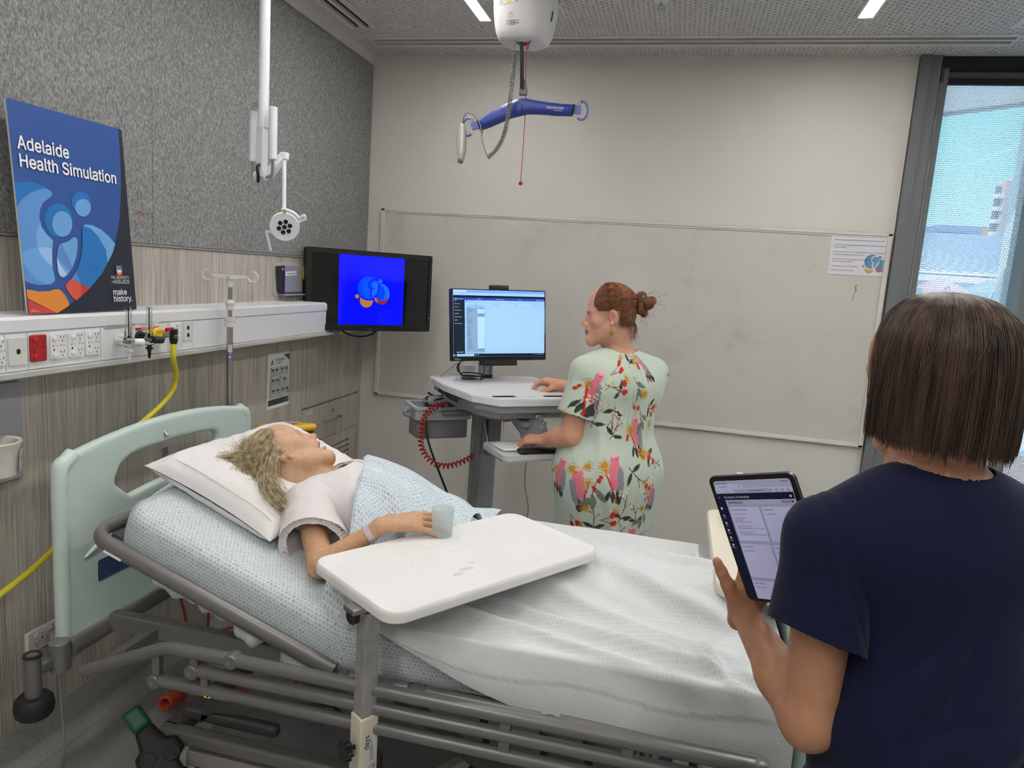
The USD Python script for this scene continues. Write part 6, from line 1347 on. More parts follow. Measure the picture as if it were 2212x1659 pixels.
B.cone(ps_R, ps_L, .06, .06, .04); B.cone(nb - bu * .10 + bn * .0, nb - bu * .34, .105, .080, .06, 1, (by, 1.35)); B.cone(nb - bu * .34, pp_, .080, .07, .05, 1, (by, 1.4)); B.cone(nb - bu * .02 - by * .05 + bn * .045, nb - bu * .03 - by * .14 + bn * .03, .014, .014, .02); B.cone(nb - bu * .02 + by * .05 + bn * .045, nb - bu * .03 + by * .14 + bn * .03, .014, .014, .02)
B.cone(pp_ - by * .08, pp_ + by * .08, .07, .07, .05)
pk, pa = V(1.72, 0, .795), V(2.12, 0, .785)
for s in (-1, 1):
    y_ = V(0, -2.13 + s * .10, 0); B.cone(pp_ + by * s * .08, pk + y_, .066, .052, .03); B.cone(pk + y_, pa + y_, .055, .036, .02); B.cone(pa + y_ - V(0, 0, .01), pa + y_ + V(.05, 0, .05), .036, .026, .02)
el_, wr_ = V(1.030, -2.475, .850), V(1.180, -2.400, .962)
hd_x = unit(V(.66, .68, -.06)); hd_y = unit(V(-.70, .62, .0)); 
B.cone(ps_R, el_, .043, .037, .02); B.cone(el_, wr_, .038, .0235, .02)
hd_z = unit(V(.10, -.22, .96)); hd_z = unit(hd_z - hd_x * (hd_z @ hd_x)); hd_y = np.cross(hd_z, hd_x)
Hm = np.eye(4); Hm[:3, 0], Hm[:3, 1], Hm[:3, 2] = hd_x, hd_y, hd_z
wr2 = wr_ + V(.018, .016, .008)
nl = hand(B, wr2, Hm, -1, [(.10, .16, .1), (.14, .18, .1), (.18, .18, .12), (.20, .18, .12)], spread=(.20, .05, -.14, -.40), thumb=((.75, .55, -.45), .1), s=1.08)
fl_, elb2 = V(1.02, -1.78, .86), None
B.cone(ps_L, V(1.02, -1.80, .85), .043, .036, .02); B.cone(V(1.02, -1.80, .85), V(1.25, -1.86, .86), .036, .024, .02)
fine = [(PM[:3, 3] - .15, PM[:3, 3] + .15, .0028), (wr2 - V(.06, .06, .10), wr2 + V(.21, .22, .07), .0026)]
v_, f_ = B.mesh(.006, fine)
sk = lin((206, 168, 138))
c = head_paint(v_, PM, PS, sk, lin((190, 130, 116)), lin((184, 148, 112)), True, None, 3, .06, teeth=True)
nearh = np.linalg.norm(v_ - PM[:3, 3], axis=1) > .155
c = np.where(nearh[:, None], lin((198, 156, 124)) * (1 + .07 * meshkit.fbm(v_ * 22, 3, 8)[:, None]), c)
fk = meshkit.noise(v_ * 190, 5) > .62; c[fk] *= .93
c = paint_nails(v_, c, nl, lin((222, 176, 148)))
M_sk2 = paintmat('aged_skin', .5, bump=(230, .0022, .4), spec=.3, sss=.12, mottle=(45, .05))
nr = normals(v_, f_)
q = (v_ - wr2) @ Hm[:3, :3]; kn = np.zeros(len(v_))
for yk in (.026, .006, -.014, -.031): kn += .0022 * np.exp(-((q[:, 1] - yk) / .006) ** 2 - ((q[:, 0] - .086) / .009) ** 2) + .0012 * np.exp(-((q[:, 1] - yk * .8) / .0028) ** 2) * np.exp(-((q[:, 0] - .055) / .026) ** 4)
v_ = v_ + nr * (kn * (q[:, 2] > 0))[:, None]
pb = pt_.part('body', (v_, f_), M_sk2, smooth=True, colors=c)
tth = [tf(rbox(-.0035, .0035, -.002, .003, -.004, .004, .0015), PM @ trans((k - 2.5) * .0074 * PS, (.088 - .0016 * (k - 2.5) ** 2) * PS, -.0545 * PS)) for k in range(6)]
sub(pb, 'upper_teeth', tf(tth, pt_.M), mat('teeth', (214, 204, 186), .3), kind='stuff') if False else sub(pb, 'upper_teeth', tf([tth[0]] + tth[1:], pt_.M), mat('teeth', (214, 204, 186), .3))
# hair
rng = np.random.default_rng(11)
G = Body(); q_ = PM @ np.diag([PS, PS, PS, 1])
def scalp(az, el, off=0.0):   # az from her right (0) over the back, el up
    d = np.stack([np.cos(el) * np.cos(az), -np.cos(el) * np.sin(az), np.sin(el)], -1)
    L = np.array([0, -.012, .046]) + d * (np.array([.081, .100, .090]) + off)[None]; return (L * PS) @ PM[:3, :3].T + PM[:3, 3]
M_h2 = streakhair('grey_blonde_hair', (120, 104, 74), (214, 198, 158), (196, 182, 146), .42, (60, 60, 60))
AZs, ELs = np.linspace(-.55, np.pi + .55, 60), np.linspace(-.55, 1.57, 36)
gv, gf = grid(np.array([[scalp(np.array([a]), np.array([e_]), np.array([.0] * 3))[0] for a in AZs] for e_ in ELs]))
def hl(p):   # hairline test in head coordinates: True on skin
    q = (p - PM[:3, 3]) @ PM[:3, :3] / PS; return ((q[:, 1] > -.005) & (q[:, 2] < .034 + (q[:, 1] + .005) * .78)) | ((q[:, 2] < .03) & (q[:, 1] > -.035))
gbad = hl(gv); capg = (gv, gf[~gbad[gf].any(1)])
hair2 = pt_.part('hair', capg, mat('grey_blonde_base', (150, 134, 102), .6), smooth=True)
st = []
zpil = lambda x, y: 1.07 - .34 * (x - .60) - 1.2 * np.clip(np.abs(y + 2.12) - .25, 0, 1) ** 1.3
for i in range(4200):
    # root on the scalp: hairline to nape
    az = rng.uniform(-.55, np.pi + .5); el = rng.uniform(-.35, 1.5); s0 = scalp(np.array([az]), np.array([el]), np.array([.0] * 3))[0]
    if hl(s0[None])[0]: continue
    o = s0 - (PM[:3, 3] + PM[:3, 2] * .05); n_ = unit(o)
    u_ = rng.random(); tgt = V(.520, -2.320, 1.060) * (1 - u_) + V(.80, -2.345, .985) * u_ + rng.normal(0, 1, 3) * V(.018, .015, .008)
    w0 = 1.0 - .62 * (az / np.pi); tgt = tgt * (1 - .15) + .15 * V(.54, -2.22, 1.09)
    if az > 1.9: tgt = V(.535, -2.10, 1.075) + rng.normal(0, 1, 3) * V(.03, .06, .01)
    pole = scalp(np.array([.95 + .25 * rng.random()]), np.array([-.25]), np.array([.016] * 3))[0]
    pts = []
    for k in np.linspace(0, 1, 9):
        d_ = ((1 - k) * s0 + k * pole - PM[:3, 3] - PM[:3, 2] * .045) @ PM[:3, :3]; h = np.linalg.norm(d_ / (np.array([.081, .100, .090]) * PS)); off = 1.03 + .12 * math.sin(math.pi * k) * (.4 + .6 * rng.random())
        pts.append(PM[:3, 3] + PM[:3, 2] * .045 + PM[:3, :3] @ (d_ / h * off))
        if k >= .30 + .55 * rng.random(): break
    tail = tgt + V(rng.uniform(-.01, .10), rng.normal(0, .015), rng.uniform(-.03, 0)) * rng.random()
    st.append(spline(np.vstack([pts, [(pts[-1] + tgt) / 2 + V(0, -.010, .012), tgt, tail]]), 20))
for i in range(700):   # the lock that falls in front of the pillow beside the neck
    a0 = rng.uniform(-.25, .5); s0 = scalp(np.array([a0]), np.array([rng.uniform(-.5, .1)]), np.array([.004] * 3))[0]; o = rng.normal(0, .012, 3)
    pts = spline([s0, V(.752, -2.318, 1.035) + o, V(.80, -2.36, .985) + o * 1.3, V(.852, -2.365, .945) + o * 1.5, V(.868, -2.33, .935) + o, V(.85, -2.30, .955) + o * .8][:rng.integers(4, 7)], 16); st.append(pts)
curves('hair_strands', hair2, [s @ pt_.M[:3, :3].T + pt_.M[:3, 3] for s in st], .0012, M_h2)
# gown
G = Body()
G.cone(ps_R + bn * .01, ps_L + bn * .01, .074, .074, .05); G.cone(nb - bu * .10 + bn * .0, nb - bu * .44, .125, .128, .06, 1, (by, 1.36)); G.cone(nb - bu * .13 - by * .08 + bn * .05, nb - bu * .16 + by * .08 + bn * .05, .075, .075, .05); G.cone(pp_ - by * .08, pp_ + by * .08, .125, .125, .06)
nk = nb + bu * .012 + bn * .075; nkn = unit(bn * .86 + bu * .42)
def keepg(P):
    t = (P - nk) @ nkn; w = (P - nk) - t[..., None] * nkn; r = np.sqrt((w @ by / 1.25) ** 2 + np.linalg.norm(w - (w @ by)[..., None] * by, axis=-1) ** 2); return np.maximum(np.where(t > -.16, .078 - r, -1), np.maximum((P - nb) @ bu - .06, -.30 - (P - nb) @ bu))
tor = G.mesh(.005, shell=.008, keep=keepg)
hem_ = ps_R * .34 + el_ * .66 + V(0, -.01, 0)
S = Body(); S.cone(ps_R + bn * .01, ps_R, .070, .072, .04); S.cone(ps_R, hem_ + (hem_ - ps_R) * .35 - V(0, 0, .012), .070, .098, .04, 1, (unit(V(.6, .8, 0)), 1.12))
ax_ = unit(hem_ - ps_R + V(-.02, -.08, .03))
slv = S.mesh(.0036, shell=.006, keep=lambda P: (P - hem_) @ ax_)
S2 = Body(); S2.cone(ps_L, V(.99, -1.84, .88), .070, .085, .04); slv2 = S2.mesh(.006, shell=.008, keep=lambda P: (P - V(.97, -1.86, .88)) @ unit(V(.6, .5, -.3)))
v_, f_ = arr([tor, slv, slv2]); nr = normals(v_, f_)
cr = .014 * fn(v_, 7, 21, (1.5, .7, 1)) + .010 * fn(v_, 15, 22, (1.8, .7, 1.2)) + .003 * fn(v_, 40, 23)
v_ = v_ + nr * cr[:, None]
M_gown = mat('gown_cotton', (222, 216, 216), .88, spec=.15, bump=(320, .0012, .35))
gw = pt_.part('gown', (v_, f_), M_gown, smooth=True)
nrg = ring_on(nk - nkn * .03, nkn, .082)
wbm = aim(wr_ + (wr_ - el_) * -.18, wr_ - el_)
sub(pb, 'wristband', tf(lathe([(.0285, -.009), (.0295, -.009), (.0295, .009), (.0285, .009)], wbm @ np.diag([1, .92, 1, 1]), 36, cap=False), pt_.M), mat('wristband_mauve', (204, 182, 184), .35))
sub(pb, 'wristband_studs', tf([tf(lathe([(.002, 0), (.0015, .001)], n=8), wbm @ rotz(a) @ trans(0, -.0285, z_) @ rotx(math.pi / 2)) for a in (.2, .5) for z_ in (-.003, .003)], pt_.M), mat('stud_grey', (150, 140, 144), .4), kind='stuff') if False else None

# ------------------------------------------------------------------ top sheet draped over the legs
HX0, HX1, res = .80, 2.45, .02
xs, ys = np.arange(HX0, HX1, res), np.arange(-2.75, -1.5, res); Hh = np.full((len(xs), len(ys)), .2)
zmat = np.where(xs < 1.17, .674 + .0675 / .945 + (1.17 - xs) * .351, .7415 + .0 * xs) + .022
Hh[:, (ys > -2.60) & (ys < -1.66)] = zmat[:, None]
bv = np.vstack([arr([B.mesh(.012)])[0], tor[0][tor[0][:, 2] < 1.0]])
ii, jj = ((bv[:, 0] - HX0) / res).round().astype(int), ((bv[:, 1] + 2.75) / res).round().astype(int); okk = (ii >= 0) & (ii < len(xs)) & (jj >= 0) & (jj < len(ys)) & (bv[:, 1] > -2.36)
np.maximum.at(Hh, (ii[okk], jj[okk]), bv[okk, 2]); Hh = ndimage.grey_dilation(Hh, size=(5, 5))
inside = (ys > -2.61) & (ys < -1.65); Hs = Hh.copy(); Hs[:, ~inside] = zmat[:, None]
Hs = ndimage.grey_closing(Hs, size=(9, 13)); XX_, YY_ = np.meshgrid(xs, ys, indexing='ij'); cl_ = np.clip((shapely.distance(aff.translate(aff.rotate(rrect(.80, .46, .05), math.degrees(math.atan2(.63, .435)), origin=(0, 0)), 1.43, -2.355), shapely.points(XX_, YY_))) / .10, 0, 1); Hs = np.minimum(Hs, .852 + .25 * cl_); Hs = np.maximum(ndimage.gaussian_filter(Hs, (2.2, 2.6)), Hs * 0) + .016
zat = lambda x, y: ndimage.map_coordinates(Hs, [(x - HX0) / res, (y + 2.75) / res], order=1, mode='nearest')
nu, nv_ = 210, 190
U = np.linspace(0, 1, nu); P = np.zeros((nu, nv_, 3))
upper = lambda y: np.interp(y, [-2.66, -2.52, -2.44, -2.38, -2.30, -2.15, -2.0, -1.88, -1.76, -1.6], [1.18, 1.14, 1.10, 1.085, 1.06, 1.01, .955, .92, .93, 1.0])      # where the folded top edge lies
hemz = lambda x: np.interp(x, [1.05, 1.15, 1.30, 1.42, 1.54, 1.72, 1.9, 2.2, 2.45], [.80, .795, .765, .715, .672, .622, .606, .60, .60])  # lower edge on the near side
e0, e1, rr = -2.622, -1.645, .04
for i, u in enumerate(U):
    L_near = .07 + .14; L_far = .20; tot = L_far + (e1 - e0) + L_near; s = np.linspace(0, 1, nv_)
    yy, zz, xx = np.zeros(nv_), np.zeros(nv_), np.zeros(nv_)
    q_ = s * tot
    y_top = e1 - (q_ - L_far); y_c = np.clip(y_top, e0, e1)
    x_ = upper(y_c) + (2.345 - upper(y_c)) * u
    zt = zat(x_, y_c)
    dn = np.clip(e0 - y_top, 0, None); df = np.clip(y_top - e1, 0, None)
    hz = np.minimum(hemz(x_) + .0, zt); drop = np.clip(zt - hz, .002, None) ; f_n = np.clip(dn / L_near, 0, 1)
    z_ = zt - drop * f_n ** 1.15 - df * .95
    y_ = y_c - .030 * np.sin(np.clip(f_n * 1.6, 0, np.pi / 2)) - np.where(dn > 0, .003 * np.sin(x_ * 13) * f_n, 0) + .028 * np.sin(np.clip(df / .05, 0, np.pi / 2))
    P[i] = np.stack([x_, y_, z_], -1)
# folds run from the foot corner up the bed
X_, Y_ = P[..., 0], P[..., 1]; add = np.zeros_like(X_)
for (xa, ya), (xb, yb), w, h in (((1.42, -2.34), (2.30, -2.60), .020, .030), ((1.36, -2.46), (2.25, -2.64), .015, .028), ((1.50, -2.22), (2.28, -2.50), .030, .030), ((1.62, -2.05), (2.30, -2.36), .030, .034), ((1.75, -1.88), (2.32, -2.14), .026, .026), ((1.30, -2.40), (1.75, -2.58), .022, .022), ((1.60, -2.44), (2.30, -2.56), .022, .016), ((2.05, -2.46), (2.31, -2.66), .014, .016), ((2.12, -2.44), (2.34, -2.62), .012, .014)):
    d = np.array([xb - xa, yb - ya]); Ln = np.hypot(*d); d /= Ln; t = (X_ - xa) * d[0] + (Y_ - ya) * d[1]; bow = .035 * np.sin(np.clip(t / Ln, 0, 1) * np.pi); r = -(X_ - xa) * d[1] + (Y_ - ya) * d[0] + bow
    k_ = np.clip(t / Ln, 0, 1); add += h * np.exp(-(r / w) ** 2) * np.sin(np.pi * np.clip(t / Ln, 0, 1)) ** .6 - .3 * h * np.exp(-((r - 1.6 * w) / w) ** 2) * np.sin(np.pi * k_) ** .6
sv, sf = grid(P); nr = normals(sv, sf); nr = nr * np.sign(nr[:, 2:3] + .2)
hm_k = 1 - .9 * np.clip((e0 + .002 - sv[:, 1]) / .02, 0, 1)
sv = sv + nr * ((add.ravel() + .006 * fn(sv, 5, 31, (1, 2.2, 1))) * hm_k + .0016 * fn(sv, 24, 32))[:, None]
uvs = np.stack([np.broadcast_to(U[:, None] * 1.35, (nu, nv_)), np.broadcast_to((np.linspace(0, 1, nv_) * 1.36)[None], (nu, nv_))], -1).reshape(-1, 2)
shp = one('top_sheet', (sv, sf), M_rev, 'creased pale top sheet draped over the legs of the person in bed', 'sheet', smooth=True, uv=uvs)
# the turned-back band of the sheet over the chest
nb2 = 34; Pb = np.zeros((nb2, 130, 3)); s = np.linspace(0, 1, 130); yb_ = np.interp(s, [0, 1], [-1.66, -2.47])
for i, u in enumerate(np.linspace(0, 1, nb2)):
    wband = np.interp(yb_, [-2.47, -2.35, -2.2, -1.9, -1.66], [.12, .24, .34, .46, .42]); x_ = upper(yb_) - .012 + wband * u; z_ = zat(x_, yb_) + .014 + .010 * math.sin(math.pi * min(u * 6, 1)) * 0
    z_ = z_ + .016 * np.exp(-((yb_ + 2.05 - .10 * u) / .03) ** 2) + .018 * np.exp(-((yb_ + 2.22 + .05 * u) / .025) ** 2) + .012 * np.exp(-((yb_ + 1.86 - .2 * u) / .04) ** 2) + .006 * np.sin(yb_ * 40 + u * 6)
    z_ = z_ - .012 * (u < .03)
    Pb[i] = np.stack([x_, yb_, z_], -1)
bvv, bff = grid(Pb); nr = normals(bvv, bff); bvv = bvv + V(0, 0, 1) * (.004 * fn(bvv, 12, 41))[:, None]
uvb = np.stack([np.broadcast_to(np.linspace(0, .34, nb2)[:, None], (nb2, 130)), np.broadcast_to((s * .86)[None], (nb2, 130))], -1).reshape(-1, 2)
sub(shp, 'turned_back_edge', (bvv, bff), M_linen2, smooth=True, uv=uvb)
# crumpled corner by the table post
cc = []
for i, u in enumerate(np.linspace(0, 1, 26)):
    w = .03 + .05 * u; row = [(1.085 + .19 * u + .0 * v, -2.505 - .085 * v - .03 * u, .835 + .030 * math.sin(3.2 * v + u * 2.2) * (1 - .3 * u) - .065 * v ** 2 - .02 * u) for v in np.linspace(0, 1, 20)]; cc.append(row)
cv, cf = grid(np.array(cc)); cv = cv + normals(cv, cf) * (.012 * fn(cv, 18, 44))[:, None]
sub(shp, 'crumpled_corner', (cv, cf), M_linen, smooth=True, uv=np.stack([np.repeat(np.linspace(0, .2, 26), 20), np.tile(np.linspace(0, .12, 20), 26)], 1))

# ------------------------------------------------------------------ overbed tables, cup, sanitiser
def overbed(name, label, c, ang, L, Wd, z, topm, post, clipp=True):
    """Rounded top on a telescopic post at one end, C-shaped base on castors."""
    t = Thing(name, label, 'overbed table', (c[0], c[1], 0)); F = trans(c[0], c[1], z) @ rotz(ang)
    o = rrect(L, Wd, .05, 0, 0, 10)
    def ringp(d, zz): return np.c_[np.array(o.buffer(d, quad_segs=10).exterior.segmentize(.02).coords)[:-1], np.full(1, 0)] if False else None
    n = 160; k = np.linspace(0, 1, n, endpoint=False)
    ring = lambda d, zz: np.array([[*np.array(o.buffer(d).exterior.interpolate(q, True).coords[0]), zz] for q in k])
    rows = np.array([ring(d, zz) for d, zz in ((-.03, -.032), (-.004, -.032), (0, -.028), (.001, -.012), (0, -.004), (-.004, .0008), (-.009, .0012), (-.013, -.001), (-.03, -.0012))])
    g = grid(rows, closed_v=True); top_ = extr(o.buffer(-.0125), .02, trans(0, 0, -.0212))
    tp = t.part('table_top', [tf(g, F), tf(top_, F)], topm, smooth=40)
    pm = F @ trans(*post, 0)
    t.part('hinge', tf([cyl((-.035, 0, -.055), (.035, 0, -.055), .016), rbox(-.06, .06, -.025, .025, -.045, -.03, .003)], pm), M_steel)
    t.part('hinge_knob', tf(cyl((-.055, 0, -.055), (-.035, 0, -.055), .022, ch=.004), pm), M_black)
    t.part('inner_post', tf(rbox(-.0215, .0215, -.0215, .0215, .57 - z, -.05, .002), pm), mat('worn_steel', (176, 174, 170), .42, .55, bump=(60, .001, .2), vary=(40, .15)))
    t.part('outer_post', tf([rbox(-.0265, .0265, -.0265, .0265, .07 - z, .59 - z, .004)], pm), M_ivory)
    kb = t.part('clamp_knob', tf([cyl((-.0265, 0, .505 - z), (-.045, 0, .505 - z), .006), tf(extr(Point(0, 0).buffer(.022).union(unary_union([Point(.021 * math.cos(a), .021 * math.sin(a)).buffer(.008) for a in np.arange(0, 6.2, 1.047)])), .016), frame((-.045, 0, .505 - z), (0, 1, 0), (0, 0, 1)) @ np.diag([1, 1, -1, 1]))], pm), M_black)
    q = Print(); q.rect(0, 0, .028, .105, (212, 212, 210)); q.text('days', .010, .062, .013, (30, 30, 32), True, rot=math.pi / 2); q.text('CE', .012, .004, .012, (30, 30, 32), rot=0)
    for k_ in range(5): q.rect(.014 + k_ * .0025, .028, .0148 + k_ * .0025, .098 - .008 * k_, (90, 90, 92))
    printed(t, q, pm @ frame((-.012 + 0, -.0267, .44 - z), (1, 0, 0), (0, 0, 1)), M_print, 'maker_label')
    t.part('base', tf([rbox(-.03, .03, -.25, .25, .05 - z, .085 - z, .008), rbox(-.03, L * .75, -.25, -.21, .05 - z, .085 - z, .008), rbox(-.03, L * .75, .21, .25, .05 - z, .085 - z, .008)], pm), M_ivory)
    for a, b in ((-.01, -.23), (-.01, .23), (L * .7, -.23), (L * .7, .23)): t.part('castor', tf(cyl((a, b - .012, .025 - z), (a, b + .012, .025 - z), .025, ch=.003), pm), M_blackrub)
    return t, F
M_ivory = mat('ivory_enamel', (214, 206, 186), .42)
M_ttop = mat('table_white', (233, 231, 229), .42, vary=(30, .02))
ta = math.atan2(.63, .435); tc = (1.446, -2.414)
ot, OF = overbed('overbed_table', 'white overbed table with faint stains standing across the bed', tc, ta, .755, .402, .925, M_ttop, (-.345, -.055))
q = Print()
def blot(cx, cy, r, col, seed, ar=1.0):
    rg = np.random.default_rng(seed); a = np.linspace(0, 2 * np.pi, 26)[:-1]; rr_ = r * (1 + .35 * rg.normal(size=25)); q.poly(smoothpoly(np.c_[cx + ar * rr_ * np.cos(a), cy + rr_ * np.sin(a)], 80), col)
blot(-.06, -.085, .010, (222, 206, 206), 1, 2.2); blot(-.10, -.10, .007, (219, 200, 201), 2, 2.6); blot(-.02, -.06, .006, (222, 208, 208), 3, 2)
for k in range(16):
    rg = np.random.default_rng(50 + k); x0, y0 = rg.uniform(-.33, .33), rg.uniform(-.16, .16); a = rg.normal(0, .6); l_ = rg.uniform(.01, .05); q.poly(LineString([(x0, y0), (x0 + l_ * math.cos(a) * .6, y0 + l_ * math.sin(a) * .4 + .002), (x0 + l_ * math.cos(a), y0 + l_ * math.sin(a))]).buffer(.0005), (206, 202, 200))
tag(printed(ot, q, OF @ trans(0, 0, -.0012), M_print, 'stains'), kind='stuff')
M_cup = usdkit.material(stage, '/World/Looks/frosted_cup', {'t': ('transparent_bsdf', {'color': (.93, .96, .95)}), 'd': ('diffuse_bsdf', {'color': (.84, .87, .86)}), 'l': ('translucent_bsdf', {'color': (.84, .87, .86)}), 'm': ('mix_closure', {'fac': .5}), 'g': ('glossy_bsdf', {'roughness': .2}), 'm2': ('mix_closure', {'fac': .06}), 'o': ('mix_closure', {'fac': .30})},
    [('d.BSDF', 'm.closure1'), ('l.BSDF', 'm.closure2'), ('m.closure', 'm2.closure1'), ('g.BSDF', 'm2.closure2'), ('t.BSDF', 'o.closure1'), ('m2.closure', 'o.closure2')], surface='o.closure')
cx_, cy_, cz_ = 1.340, -2.300, .925
cup = Thing('cup', 'frosted plastic cup of water on the white table by the hand', 'cup', (cx_, cy_, cz_))
cup.part('cup_wall', lathe([(.001, 0), (.030, 0), (.0315, .002), (.0345, .086), (.0352, .0865), (.0352, .0875), (.0335, .0875), (.0305, .004), (.001, .003)], trans(cx_, cy_, cz_), 48), M_cup)
cup.part('water', lathe([(.001, .004), (.0300, .004), (.0316, .038), (.001, .038)], trans(cx_, cy_, cz_), 40), M_cup)
ot2, OF2 = overbed('overbed_table', 'cream overbed table standing across the foot of the bed', (2.365, -1.895), math.pi / 2, .76, .405, .885, mat('cream_top', (226, 219, 202), .45), (.32, .12))
bx_, by_ = 2.255, -1.64
sn = Thing('pump_bottle', 'hand sanitiser bottle with a white pump on the cream table', 'bottle', (bx_, by_, .885))
sn.part('bottle', tf(lathe([(.001, 0), (.034, 0), (.037, .004), (.037, .098), (.034, .110), (.022, .119), (.014, .121), (.014, .124)], n=40), trans(bx_, by_, .885) @ np.diag([1, .72, 1, 1])), mat('sanitiser_gel', (196, 222, 228), .2, transmission_weight=.6, ior=1.3))
sn.part('collar', lathe([(.017, .122), (.0175, .124), (.0165, .145), (.013, .148), (.010, .149)], trans(bx_, by_, .885)), M_white)
sn.part('stem', cyl((bx_, by_, .885 + .149), (bx_, by_, .885 + .168), .0055, .007), mat('stem_blue', (206, 226, 232), .35))
sn.part('pump_head', [lathe([(.008, .167), (.009, .170), (.008, .182), (.004, .186)], trans(bx_, by_, .885)), sweep([(bx_ - .008, by_, .885 + .184), (bx_ + .012, by_, .885 + .183), (bx_ + .030, by_ - .005, .885 + .178), (bx_ + .040, by_ - .008, .885 + .170)], circ(.005, 10) * [1.3, .8])], M_white)
# yellow and black carry case with its lid open behind the pillow
dc = V(.215, -1.36, .93); DF = frame((.10, -1.30, .86), (.86, -.50, 0), (.50, .86, 0)); DF = frame((.20, -1.32, .80), (.80, -.60, 0), (.60, .80, 0))
df_ = Thing('defibrillator', 'yellow and black defibrillator trainer with its lid raised beyond the pillow', 'defibrillator', (.20, -1.32, .7))
M_yk = mat('case_yellow', (222, 176, 34), .45)
df_.part('base', tf([rbox(-.02, .24, -.10, .12, -.10, -.02, .02)], DF), mat('case_black', (40, 42, 44), .5))
df_.part('base_lip', tf(rbox(.20, .27, -.11, .0, -.10, -.055, .012), DF), M_yk)
df_.part('lid', tf(rbox(-.13, .13, -.10, .10, -.018, .018, .014), DF @ trans(.07, .0, .155) @ roty(-.16)), M_yk)
df_.part('lid_lining', tf(rbox(-.11, .12, -.085, .085, -.03, -.015, .006), DF @ trans(.07, .0, .155) @ roty(-.16)), mat('case_lining', (30, 31, 33), .6))
df_.part('inner_panel', tf(rbox(-.06, .06, -.08, .08, -.012, .012, .008), DF @ trans(.15, 0, .06) @ roty(1.0)), mat('case_black', (40, 42, 44), .5))
q = Print(); q.rect(-.07, -.055, .08, .055, (196, 198, 202)); [q.scribble(-.03, .03 - k * .018, .10, .008, (70, 80, 110), k) for k in range(3)]; q.rect(-.062, -.05, -.03, -.025, (50, 70, 130)); q.rect(-.03, -.045, -.018, -.03, (150, 50, 60))
printed(df_, q, DF @ trans(.05, -.01, .155) @ roty(-.16) @ trans(0, 0, .0185), M_print, 'paper_label')
df_.part('shelf_bracket', [box(.0, .30, -1.42, -1.20, .66, .69)], M_bedgrey)
# ------------------------------------------------------------------ person at the computer cart in a printed tunic
pn = Thing('person', 'person with auburn hair in a bun and a bird-printed tunic at the computer cart', 'person', (1.76, -1.26, 0))
nf, nl_ = unit(V(-.55, .835, 0)), unit(V(-.835, -.55, 0))
N7 = V(1.765, -1.27, 1.425)
nF = unit(V(-.965, -.10, -.10)); NM = frame((1.704, -1.268, 1.580), np.cross(nF, unit(Z + V(-.05, .05, 0))), nF)
sL, sR = N7 + nl_ * .165 - Z * .068, N7 - nl_ * .165 - Z * .068
eL, wL = V(1.598, -1.395, 1.085), V(1.468, -1.305, 1.030)
eR, wR = V(1.70, -.98, 1.14), V(1.475, -.945, 1.225)
B = Body(); NS = 1.07; head(B, NM, NS)
B.cone((NM @ [0, -.035, -.04, 1])[:3], N7 + nf * .03 - Z * .02, .052, .056, .03); B.cone((NM @ [0, .02, -.07, 1])[:3], N7 + nf * .07 - Z * .02, .026, .030, .03)
pl = V(1.752, -1.262, .90)
B.cone(sL, sR, .055, .055, .04); B.cone(N7 - Z * .12, pl + Z * .1, .115, .12, .06, 1, (nl_, 1.25)); B.cone(pl + nl_ * .05, pl - nl_ * .05, .13, .13, .06)
B.cone(N7 + nl_ * .03 - Z * .02, sL, .042, .05, .03); B.cone(N7 - nl_ * .03 - Z * .02, sR, .042, .05, .03)
B.cone(sL, eL, .050, .046, .02); B.cone(eL, eL * .6 + wL * .4, .047, .044, .02); B.cone(eL * .6 + wL * .4, wL, .044, .028, .02)
B.cone(sR, eR, .050, .044, .02); B.cone(eR, wR, .044, .027, .02)
for s in (1, -1): B.cone(pl + nl_ * s * .085, pl * V(1, 1, 0) + V(0, 0, .48) + nl_ * s * .09, .09, .06, .03); B.cone(pl * V(1, 1, 0) + V(0, 0, .48) + nl_ * s * .09, pl * V(1, 1, 0) + V(0, 0, .09) + nl_ * s * .09, .056, .038, .02)
def hframe(x, z, left):
    x = unit(x); z = unit(np.asarray(z) - x * (np.asarray(z) @ x)); y = np.cross(z, x) * (-1 if left else 1); m = np.eye(4); m[:3, 0], m[:3, 1], m[:3, 2] = x, y, z; return m
h1 = hand(B, wL, hframe(V(-.90, .30, -.16), V(-.05, -.25, 1), True), 1, [(.45, .5, .3), (.5, .5, .3), (.5, .55, .3), (.5, .5, .3)], thumb=((.75, .45, -.35), .15), s=.98)
h2 = hand(B, wR, hframe(V(-.93, .05, .12), V(.1, -.15, 1), False), -1, [(.55, .6, .3), (.6, .65, .3), (.65, .65, .3), (.6, .6, .3)], thumb=((.72, .50, -.42), .25), s=.98)
fine = [(NM[:3, 3] - .125, NM[:3, 3] + .14, .003), (wL - V(.21, .09, .09), wL + V(.04, .13, .07), .003), (wR - V(.21, .09, .09), wR + V(.03, .10, .08), .003)]
v_, f_ = B.mesh(.006, fine)
c = head_paint(v_, NM, NS, lin((206, 156, 136)), lin((172, 100, 96)), lin((116, 78, 58)), False, lin((70, 74, 72)), 5, .04)
far = np.linalg.norm(v_ - NM[:3, 3], axis=1) > .15
c = np.where(far[:, None], lin((202, 148, 122)) * (1 + .06 * meshkit.fbm(v_ * 12, 3, 18)[:, None]), c)
c = paint_nails(v_, c, h1 + h2, lin((222, 170, 156)))
pbn = pn.part('body', (v_, f_), M_skin(), smooth=True, colors=c)
